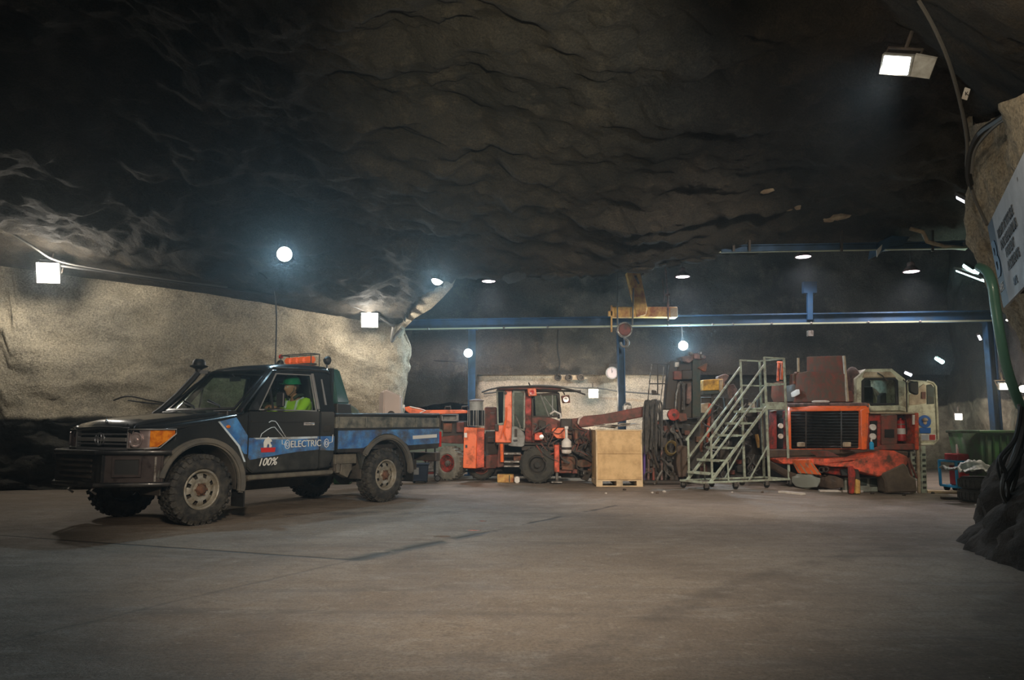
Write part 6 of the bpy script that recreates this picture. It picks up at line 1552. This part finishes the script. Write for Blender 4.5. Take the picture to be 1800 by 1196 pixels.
cc = at(1340 + 794 / 4.125, 600 + 788 / 4.125, DL - .04)
o = thing('spray_bottle', 'small blue spray bottle on the ledge beside the loader grille', 'bottle', cc)
m = MB(); m.lathe([(.035, 0), (.038, .01), (.038, .11), (.015, .14), (.0001, .14)], n=14); m.build('bottle', 'cart_blue', o)
m = MB(); m.lathe([(.016, .14), (.014, .18), (.0001, .185)], n=10); m.build('nozzle', 'white_plastic', o)

# bagged load hanging at the loader's left foot
m = MB(); m.V = V5; m.D = DL - .25; m.pp([(255, 975), (330, 962), (430, 980), (425, 1030), (400, 1075), (300, 1078), (262, 1040)], .35)
o = m.build('tarpaulin_bundle', 'sheet_grey', root=at(1422, 862, DL), bevel=.04, seg=3); tag(o, 'grey bundled sheet on the ground beneath the loader left of its red jack post', 'tarpaulin')

# planks on the floor by the loader
for a, b, wd, mt, lb in (((1372, 867, 0), (1412, 871, 0), .12, 'paper', 'short pale plank on the floor below the stairs'), ((1440, 865, 0), (1516, 866, 0), .10, 'paper', 'long pale plank on the floor left of the red jack post'), ((1655, 878, 0), (1706, 879, 0), .12, 'dark_metal', 'dark steel bar lying on the floor left of the tyres'), ((1630, 866, 0), (1690, 868, 0), .3, 'wood_light', 'pale board on the floor behind the dark steel bar')):
    def gr_(px, py):
        d = Vector(((px - 900) / F, CP - (598 - py) / F * SP, SP + (598 - py) / F * CP)); t = -CAMH / d.z; return Vector((d.x * t, d.y * t, 0))
    p, q = gr_(a[0], a[1]), gr_(b[0], b[1]); m = MB(); z = Vector((0, 0, .02)); m.bar(p + z, q + z, wd, .036)
    tag(m.build('plank', mt, root=(p + q) / 2, bevel=.003), lb, 'plank')


# ---------------------------------------------------------------- right side: bin, cart, tyres, sign, conduit, cables
def gp(px, py):
    d = Vector(((px - 900) / F, CP - (598 - py) / F * SP, SP + (598 - py) / F * CP)); t = -CAMH / d.z; return Vector((d.x * t, d.y * t, 0))


V6 = (1500, 600, 2.99); DB = 12.4
bo = at(1750, 850, DB + .4)
GB = thing('waste_bin', 'large dark green wheeled waste bin beside the blue cart', 'bin', (bo.x, bo.y, 0), world=True)
xa, xb = at(1725, 800, DB).x, at(1796, 800, DB).x; zt = at(1750, 762, DB).z
m = MB(); m.add([(xa + .06, DB + .06, .10), (xb - .06, DB + .06, .10), (xb - .06, DB + .8, .10), (xa + .06, DB + .8, .10), (xa, DB, zt), (xb, DB, zt), (xb, DB + .9, zt), (xa, DB + .9, zt)], [(0, 1, 2, 3), (0, 4, 5, 1), (1, 5, 6, 2), (2, 6, 7, 3), (3, 7, 4, 0)])
bd_ = m.build('bin_body', 'green_bin', GB); md = bd_.modifiers.new('s', 'SOLIDIFY'); md.thickness = .015
m = MB(); m.ring([(xa - .03, DB - .03, zt), (xb + .03, DB - .03, zt), (xb + .03, DB + .93, zt), (xa - .03, DB + .93, zt)], [(xa + .02, DB + .02, zt), (xb - .02, DB + .02, zt), (xb - .02, DB + .88, zt), (xa + .02, DB + .88, zt)], (0, 0, .05)); m.build('bin_rim', 'green_bin', GB, bevel=.01)
for i in range(5): x = xa + .10 + i * (xb - xa - .2) / 4; m = MB(); m.bar((x, DB + .045, .15), (x, DB - .005, zt - .04), .03, .02); m.build('bin_rib', 'green_bin', GB)
for x in (xa + .15, xb - .15):
    for y in (DB + .15, DB + .75): m = MB(); m.lathe([(.0001, -.03), (.07, -.03), (.08, 0), (.07, .03), (.0001, .03)], c=(x, y, .08), axis='Y', n=14); m.build('wheel', 'black', GB)

DC = 12.75
co_ = at(1700, 850, DC)
CT = thing('service_cart', 'bright blue tubular cart carrying red boxes left of the green bin', 'cart', (co_.x, co_.y, 0), world=True)
x0, x1 = at(1681.5, 830, DC).x, at(1713, 830, DC).x; z0, z1 = at(1690, 857, DC).z, at(1690, 812, DC).z
for y in (DC, DC + .5):
    m = MB(); m.bar((x0, y, z0), (x0, y, z1), .035, .035); m.bar((x1, y, z0), (x1, y, z1), .035, .035); m.bar((x0, y, z1), (x1, y, z1), .035, .035); m.bar((x0, y, z0), (x1, y, z0), .035, .035); m.build('cart_frame', 'cart_blue', CT)
for x in (x0, x1):
    for z in (z0, z1): m = MB(); m.bar((x, DC, z), (x, DC + .5, z), .035, .035); m.build('cart_rail', 'cart_blue', CT)
m = MB(); m.bx(x0, DC, z0 - .01, x1, DC + .5, z0 + .01); m.build('cart_shelf', 'cart_blue', CT)
m = MB(); m.bx(x0, DC, z1 - .01, x1, DC + .5, z1 + .01); m.build('cart_shelf', 'cart_blue', CT)
for x in (x0 + .08, x1 - .08):
    for y in (DC + .05, DC + .45): m = MB(); m.lathe([(.0001, -.02), (.05, -.02), (.062, 0), (.05, .02), (.0001, .02)], c=(x, y, .062), axis='Y', n=14); m.bar((x, y, .06), (x, y, z0), .03, .02); m.build('castor', 'black', CT)
m = MB(); m.bx(x0 + .06, DC + .04, z1 + .012, x1 - .01, DC + .44, z1 + .13); o = m.build('crate', 'box_red', root=(x0 + .2, DC + .2, z1), bevel=.015); tag(o, 'red plastic box on top of the blue cart', 'box')
m = MB(); m.bx(x0 + .10, DC + .06, z0 + .012, x1 - .04, DC + .40, z0 + .36); o = m.build('crate', 'box_red', root=(x0 + .2, DC + .2, z0), bevel=.02); tag(o, 'red box inside the blue cart frame', 'box')
for i in range(3): m = MB(); m.bx(x0 + .11, DC + .055, z0 + .08 + i * .09, x1 - .05, DC + .062, z0 + .10 + i * .09); m.build('box_rib', 'box_red', o)
m = MB(); m.lathe([(.05, 0), (.055, .02), (.05, .07), (.0001, .085)], c=(x0 + .36, DC + .2, z1 + .13), n=14); o = m.build('cap', 'yellow_paint', root=(x0 + .36, DC + .2, z1 + .13)); tag(o, 'small yellow lid on the red box of the blue cart', 'lid')
cc = at(1713, 794, DC + .25)
o = thing('bottle', 'white plastic bottle behind the yellow lid on the blue cart', 'bottle', Vector((x0 + .28, DC + .34, z1 + .13))); m = MB(); m.lathe([(.045, 0), (.05, .02), (.05, .15), (.02, .2), (.018, .24), (.0001, .24)], n=14); m.build('body', 'white_plastic', o)
m = MB(); m.lathe([(.021, .235), (.021, .26), (.0001, .262)], n=10); m.build('lid', 'box_red', o)
TP = thing('pipe_stand', 'black bent pipe with a valve on the pale wall behind the blue cart', 'pipe', gp(1679, 850), world=True)
m = MB(); m.V = V6; m.D = 14.0; m.pt([(540, 640), (542, 520), (560, 512), (620, 512)], .022); m.build('pipe', 'black', TP)
m = MB(); m.V = V6; m.D = 14.0; m.pt([(540, 520), (540, 760)], .018); m.build('pipe', 'dark_metal', TP)
P('valve', 'dark_metal', V6, 14.0, box=(568, 480, 610, 515), dep=.1, parent=TP)
for k_, (x, lb) in enumerate((('1730', 'lower'), ('1735', 'upper'))):
    tz = .115 + k_ * .185; cpt = gp(1737 + k_ * 2, 884)
    m = MB(); m.lathe([(.19, -.06), (.20, -.085), (.27, -.09), (.315, -.06), (.325, 0), (.315, .06), (.27, .09), (.20, .085), (.19, .06), (.17, 0)], c=(cpt.x, cpt.y + .12, tz - .02), n=36, cap=False)
    m.lathe([(.17, 0), (.19, -.06)], c=(cpt.x, cpt.y + .12, tz - .02), n=36, cap=False)
    for i in range(30):
        a = i * math.tau / 30; m.box((cpt.x + .322 * math.cos(a), cpt.y + .12 + .322 * math.sin(a), tz - .02), (.018, .03, .10), rz=a)
    o = m.build('tyre', 'dark_rubber', root=(cpt.x, cpt.y + .12, tz - .02)); tag(o, '%s of the two worn tyres stacked flat in front of the green bin' % lb, 'tyre')
cpt = gp(1733, 884)
sheet = grid('plastic_sheet', 24, 16, lambda u, v: (-.42 + .84 * u, -.30 + .60 * v, .09 * (fbm(u * 3, v * 3, 1) + .5) + .10 * math.exp(-((u - .35) ** 2 + (v - .4) ** 2) * 12) + .05 * rdg(u * 5, v * 5, 2)), 'sheet_grey')
sheet.location = (cpt.x - .02, cpt.y + .10, .41); sheet.modifiers.new('s', 'SOLIDIFY').thickness = .01; tag(sheet, 'crumpled grey plastic sheet lying on the stacked tyres', 'plastic sheet')
m = MB(); q = gp(1725, 892); m.box((q.x, q.y, .02), (.14, .10, .04), rz=.3); o = m.build('paper_scrap', 'paper', root=(q.x, q.y, 0), bevel=.006); tag(o, 'small pale scrap on the floor in front of the tyres', 'scrap')

# the safety sign on the right pillar
A0 = at(1735.7, 399, 6.2); A1 = at(1764, 542, 6.05); dv = Vector((-.5137, -1, 0)).normalized(); up = (A0 - A1); hS = up.length; up.normalize()
nrm = dv.cross(up).normalized(); nrm = nrm if nrm.x < 0 else -nrm
SG = thing('safety_sign', 'large white and blue safety notice board on the right rock pillar', 'sign', A1 + dv * .8, world=True)
lw_ = .33
m = MB(); m.poly([A1 + dv * lw_, A1 + dv * 2.3, A1 + dv * 2.3 + up * hS, A1 + dv * lw_ + up * hS], -nrm * .02); m.build('board', 'sign_white', SG)
m = MB(); m.poly([A1, A1 + dv * lw_, A1 + dv * lw_ + up * hS, A1 + up * hS], -nrm * .025); bl = m.build('blue_panel', 'sign_blue', SG)
RM = Matrix((dv, up, nrm)).transposed().to_4x4()


def stext(s, size, u, v, mt, sp_=1.0, par=SG, off=0):
    return text(s, 'lettering', mt, size, Matrix.Translation(A1 + dv * u + up * v + nrm * .006 - Vector(SG.location)) @ RM, par, space=sp_, offset=off)


for s_, u, v in (('RIGHT ATTITUDE', .47, .525), ('AND BEHAVIOUR', .50, .42), ('PREVENT', .66, .32), ('ACCIDENTS', .63, .215)): stext(s_, .102, u, v, 'sign_black', .98, off=.003)
stext('B', .44, .04, .27, 'sign_light_blue', par=bl, off=.012); stext('SAFE', .10, .05, .13, 'sign_white', par=bl)
stext('SITE', .08, .74, .07, 'sign_blue', off=.003)
for t in (.3, 1.6):
    m = MB(); p = A1 + dv * t + up * (hS * .9); m.bar(p, p - nrm * .28, .03, .03); p = A1 + dv * t + up * .08; m.bar(p, p - nrm * .28, .03, .03); m.build('standoff', 'dark_metal', SG)

# conduit and cable bundle
cp_ = [(1722, 470, 6.7), (1735, 478, 6.5), (1744, 500, 6.4), (1750, 540, 6.4), (1758, 590, 6.4), (1768, 640, 6.45), (1782, 685, 6.5), (1794, 715, 6.55)]
m = MB(); m.tube(spline([at(*q) for q in cp_], 5), .042, 12); o = m.build('conduit', 'conduit', root=at(1758, 590, 6.4)); tag(o, 'thick green plastic conduit curving down beside the sign', 'conduit')
random.seed(3)
for i in range(9):
    e = random.uniform(-8, 8); b = random.uniform(0, 26); d = 6.35 + random.random() * .25; bulge = random.uniform(-26, 6)
    pts = [(1794 + e * .4, 712, d + .1), (1797, 750 + b * .3, d), (1788 + bulge * .8, 800 + b * .3, d), (1778 + bulge * 1.1 + e, 835, d), (1772 + e * 1.4, 862, d), (1762 + b + e, 880, d + .1), (1772 + b, 900, d + .3)]
    if i < 3: pts = [(1795, 715, d), (1785, 770, d), (1760 + e, 805, d), (1755 + i * 6, 830, d), (1768 + e, 845, d), (1785, 815, d), (1798, 790, d)]
    m = MB(); m.tube(spline([at(*q) for q in pts], 5), random.choice((.014, .018)), 6); o = m.build('cable', random.choice(('cable', 'cable_grey')), root=at(1780, 800, 6.4))
    tag(o, 'dark cable in the loose bundle hanging down the right pillar', 'cable', 'cables down the right pillar')
for pts, r, mt, lb in (
    ([(1614, 0, 5.6), (1640, 45, 5.7), (1668, 110, 5.9), (1690, 190, 6.3), (1700, 250, 6.6), (1700, 300, 6.8), (1712, 345, 6.9), (1735, 395, 6.6)], .016, 'cable_grey', 'grey cable running down the roof from the top edge to the sign'),
    ([(1800, 178, 5.3), (1760, 208, 5.9), (1725, 232, 6.4), (1708, 262, 6.6), (1702, 300, 6.7), (1706, 325, 6.8)], .03, 'cable', 'thick dark cable bundle along the top edge of the right pillar'),
    ([(1800, 195, 5.3), (1758, 215, 5.9), (1728, 243, 6.3), (1713, 268, 6.5), (1708, 305, 6.6)], .014, 'cable_grey', 'thin cable just under the thick bundle on the right pillar'),
    ([(0, 396, 11.6), (60, 435, 12.0), (100, 458, 12.35), (180, 474, 12.8), (300, 492, 13.2), (400, 505, 13.55)], .020, 'cable_grey', 'thin grey cable coming down the roof at the far left'),
    ([(100, 466, 12.5), (200, 480, 12.9), (300, 494, 13.25), (400, 507, 13.6), (480, 517, 13.9), (560, 525, 14.25), (640, 545, 14.6), (693, 574, 15.0)], .03, 'cable', 'thick black cable along the top of the pale left wall'),
    ([(440, 470, 12.9), (470, 490, 13.2), (482, 516, 13.75), (486, 560, 14.0), (484, 640, 14.1), (483, 700, 14.15)], .016, 'cable', 'cable hanging straight down the pale wall behind the pickup roof'),
    ([(692, 570, 15.0), (688, 600, 15.15), (695, 590, 15.2), (706, 578, 15.2)], .03, 'cable_grey', 'short loop of cable at the corner of the pale left wall'),
    ([(682, 634, 19.0), (740, 634, 19.0), (800, 636, 19.0), (835, 640, 19.2)], .02, 'cable', 'horizontal cable on the dark rock left of the blue post'),
    ([(981, 580, 18.9), (980, 615, 19.2), (984, 640, 19.3), (978, 662, 19.4)], .02, 'cable', 'dark cable hanging from the gantry beam down the back wall'),
    ([(850, 692, 19.5), (870, 690, 19.5), (940, 678, 19.5), (1010, 682, 19.5), (1060, 684, 19.5), (1085, 688, 19.5), (1160, 694, 19.5)], .025, 'cable_grey', 'cable looping along the pale back wall behind the rig'),
    ([(200, 704, 13.4), (225, 697, 13.3), (262, 704, 13.4), (300, 711, 13.5), (262, 709, 13.4), (225, 704, 13.4)], .014, 'cable', 'loose wire loop on the pale wall above the pickup hood')):
    m = MB(); m.tube(spline([at(*q) for q in pts], 6), r, 6); o = m.build('cable', mt, root=at(*pts[len(pts) // 2])); tag(o, lb, 'cable')
tg = at(1698, 165, 6.0); m = MB(); m.box((0, 0, 0), (.05, .012, .11), ry=.35); o = m.build('cable_tag', 'white_plastic', bevel=.004); o.location = tg; tag(o, 'small white tag hanging beside the roof cable at upper right', 'tag')
text('K', 'lettering', 'sign_black', .05, Matrix.Translation((-.015, -.009, -.02)) @ Matrix.Rotation(math.pi / 2, 4, 'X'), o)

random.seed(13)
for px, py, D, r in ((812, 458, 12.9, .12), (838, 452, 12.9, .16), (868, 458, 12.8, .14), (905, 450, 12.7, .18), (938, 462, 12.7, .12), (965, 454, 12.6, .17), (992, 466, 12.6, .13), (1012, 460, 12.5, .10), (1120, 462, 12.4, .14), (1160, 455, 12.3, .10), (1215, 446, 12.2, .12), (1240, 438, 12.2, .10)):
    p = at(px, py, D); p.z = roof_z(p.x, min(p.y, lerp(YB, p.x) - .15)) - .02
    stone(p.x, min(p.y, lerp(YB, p.x) - .12), p.z, r * random.uniform(.7, 1.5), 'cave_roof', 'jagged grey rock flake along the low lip of the roof', px * .37, group='rock flakes along the roof lip', name='rock_flake', sq=(1.6, .8, .30))

# back wall: clock and board of sockets
cc = at(1075.5, 656, 19.35); CK = thing('wall_clock', 'round wall clock with a pale pink face on the back wall', 'clock', cc)
MX = Matrix.Rotation(math.pi / 2, 4, 'X')
m = MB(); m.lathe([(.155, -.06), (.165, -.03), (.165, .03), (.145, .035), (.14, .015), (.0001, .015)], n=32, mtx=MX); m.build('clock_case', 'grey_paint', CK)
m = MB(); m.lathe([(.141, .017), (.0001, .018)], n=32, mtx=MX, cap=False); m.build('clock_face', 'clock_face', CK)
for an, l_, w_ in ((.35, .07, .012), (-.1, .11, .008)): m = MB(); m.bar((0, -.024, 0), (l_ * math.sin(an), -.024, l_ * math.cos(an)), w_, .004); m.build('clock_hand', 'black', CK)
for i in range(12): a = i * math.tau / 12; m = MB(); m.bar((.115 * math.sin(a), -.021, .115 * math.cos(a)), (.132 * math.sin(a), -.021, .132 * math.cos(a)), .007, .003); m.build('hour_mark', 'black', CK)
m = MB(); m.box(at(1083, 652, 19.6), (.42, .1, .42)); o = m.build('backing_board', 'dark_metal', root=at(1083, 652, 19.6), bevel=.02); tag(o, 'dark square board behind the wall clock', 'board')
SB = thing('socket_rack', 'dark rack of three round sockets on the pale back wall above the rig', 'rack', at(1000, 662, 19.6), world=True)
m = MB(); m.V = (0, 0, 1); m.D = 19.55; m.pp([(970, 663), (978, 659), (1022, 660), (1032, 665), (1024, 668), (975, 668)], .05); m.build('rack_bar', 'rusty_cream', SB)
for x in (981, 1000, 1021): m = MB(); m.lathe([(.09, -.05), (.10, .0), (.09, .06), (.06, .06), (.05, .0), (.0001, .0)], n=16, mtx=Matrix.Translation(at(x, 664, 19.5)) @ MX); m.build('socket', 'dark_metal', SB)

# things near the pickup's tail
cc = gp(738, 850); BB = thing('wheeled_bin', 'dark blue-grey wheeled tub behind the pickup tail', 'bin', cc, .1)
m = MB(); m.add([(-.15, -.1, .04), (.15, -.1, .04), (.15, .2, .04), (-.15, .2, .04), (-.17, -.13, .38), (.17, -.13, .38), (.17, .23, .38), (-.17, .23, .38)], [(3, 2, 1, 0), (4, 5, 6, 7), (0, 1, 5, 4), (1, 2, 6, 5), (2, 3, 7, 6), (3, 0, 4, 7)]); m.build('tub', 'bin_blue', BB, bevel=.02)
m = MB(); m.bx(-.19, -.15, .37, .19, .25, .40); m.build('lid', 'bin_blue', BB, bevel=.01)
m = MB(); m.bx(-.12, -.135, .18, -.02, -.118, .32); m.build('label', 'grey_paint', BB)
for x in (-.12, .12): m = MB(); m.lathe([(.0001, -.015), (.03, -.015), (.036, 0), (.03, .015), (.0001, .015)], c=(x, .15, .035), axis='Y', n=12); m.build('wheel', 'black', BB)
cc = gp(757, 847); PJ = thing('pallet_truck', 'small red hand trolley with dark wheels between the pickup and the rig', 'trolley', cc, .2)
m = MB(); m.tube([(-.12, 0, .10), (-.10, 0, .85)], .016, 8); m.tube([(.08, 0, .10), (.08, 0, .85)], .016, 8); m.tube([(-.10, 0, .85), (.08, 0, .85)], .016, 8); m.build('handle', 'black', PJ)
m = MB(); m.bx(-.16, -.05, .42, .12, .25, .50); m.bx(-.12, .0, .15, .08, .12, .20); m.build('frame', 'red_paint', PJ, bevel=.01)
m = MB(); m.bx(-.06, -.02, .2, .06, .1, .42); m.build('pump', 'steel', PJ, bevel=.01)
m = MB(); m.bx(.10, -.03, .16, .16, .05, .62); m.build('side_plate', 'grey_paint', PJ, bevel=.008)
for x in (-.14, .14): m = MB(); m.lathe([(.0001, -.025), (.05, -.025), (.065, 0), (.05, .025), (.0001, .025)], c=(x, .0, .065), axis='Y', n=16); m.build('wheel', 'black', PJ)
cc = gp(606, 852); m = MB(); m.bx(cc.x - .22, cc.y - .02, 0, cc.x + .1, cc.y + .2, .17); o = m.build('green_box', 'green_bin', root=cc, bevel=.02); tag(o, 'small green box on the floor seen beneath the pickup bed', 'box')

# pale water tank behind the bed and a tarpaulin bundle in it
D_ = 14.0; xa, xb, xc = at(660, 720, D_).x, at(674, 720, D_).x, at(703, 720, D_).x; zt = at(680, 684, D_).z
WT_ = thing('storage_tank', 'tall pale pinkish plastic tank standing behind the pickup bed', 'tank', (xb, D_, 0), world=True)
m = MB(); m.add([(xa, D_ + .25, 0), (xb, D_, 0), (xc, D_ + .1, 0), (xc - .05, D_ + .6, 0), (xa, D_ + .25, zt - .14), (xa + .05, D_ + .25, zt - .03), (xb + .03, D_ + .03, zt), (xc, D_ + .1, zt - .13), (xc - .05, D_ + .6, zt - .13), (xb, D_, zt - .04)],
                [(0, 1, 2, 3), (0, 4, 5, 9, 1), (1, 9, 6, 7, 2), (2, 7, 8, 3), (3, 8, 4, 0), (4, 8, 5), (5, 8, 6), (5, 6, 9), (6, 8, 7)]); m.build('tank_body', 'pink_white', WT_, bevel=.03, seg=3)
m = MB(); m.lathe([(.07, 0), (.075, .04), (.06, .05), (.0001, .05)], c=(xb + .16, D_ - .02, 1.36), n=14, axis='Y'); m.build('tank_outlet', 'dark_metal', WT_)
m = MB(); m.ball((0, 0, 0), .30, 16, (1.0, .8, 1.0)); o = m.build('tarpaulin_bundle', 'tarp_green')
for v in o.data.vertices: v.co *= 1 + .35 * noise.noise(v.co * 4) ; v.co.z = max(v.co.z, -.24)
o.location = T.matrix_world @ Vector((0, 0, 0)); R1 = Matrix.Rotation(1.0, 4, 'Z'); o.location = Vector(T.location) + R1 @ Vector((3.02, -.10, 1.19)); tag(o, 'mossy green tarpaulin bundle lying in the pickup bed', 'tarpaulin')
# small finds under the rig
cc = gp(886, 849); m = MB(); m.bx(0, 0, 0, .34, .25, .16); o = m.build('tool_case', 'yellow_steel', bevel=.012); o.location = cc + Vector((-.14, .05, 0)); tag(o, 'dull yellow case on the floor under the rig steps', 'case')
m = MB(); m.bx(.24, -.004, .01, .26, .0, .15); m.build('strap', 'green_black', o)
o = thing('jerrycan', 'small white canister beside the yellow case under the rig', 'canister', gp(909, 850) + Vector((0, .05, 0))); m = MB(); m.bx(-.05, 0, 0, .05, .12, .13); m.build('body', 'white_plastic', o, bevel=.02, seg=2); m = MB(); m.lathe([(.02, .125), (.02, .15), (.0001, .15)], c=(0, .05, 0), n=10); m.build('cap', 'black', o)
cc = at(996, 798, 14.62)
o = thing('white_canister', 'dirty white canister hung on the front of the orange rig', 'canister', cc)
m = MB(); m.lathe([(.07, 0), (.095, .02), (.10, .12), (.095, .24), (.05, .29), (.028, .31), (.026, .48), (.04, .49), (.04, .54), (.0001, .54)], n=20); m.build('body', 'white_plastic', o)
m = MB(); m.lathe([(.101, .08), (.101, .13)], n=20, cap=False); m.build('strap', 'dark_metal', o)
# debris along the machine line
random.seed(21)
for i in range(12):
    px = random.uniform(1050, 1690); p = gp(px, random.uniform(860, 872)); 
    stone(p.x, p.y, .012, random.uniform(.018, .04), random.choice(('paper', 'brown_mud', 'heap_rock')), 'small bit of rubble on the floor along the parked machines', i + 30, group='rubble bits along the machines', name='rubble')
# white chips and quartz showing in the roof
random.seed(9)
for px, py, D, r, lb in ((1350, 341, 10.3, .09, 'pale stone lump highest and nearest of those in the roof'), (1385, 386, 11.0, .07, 'small pale stone just left of the wide pale chip in the roof'), (1402, 388, 11.0, .10, 'wide pale chip in the roof, middle of the row of pale stones'), (1372, 395, 11.1, .05, 'tiniest pale stone in the roof, leftmost of the lower ones'), (1473, 404, 11.3, .14, 'largest pale stone lump in the roof above the dark blue beam'), (1458, 412, 11.4, .10, 'pale stone touching the left side of the largest roof lump')):
    p = at(px, py, D); p.z = roof_z(p.x, p.y) if D else p.z
    stone(p.x, p.y, p.z, r, 'rusty_cream', lb, px, group='pale lumps in the roof', name='stone', sq=(1.3, .7, .35))
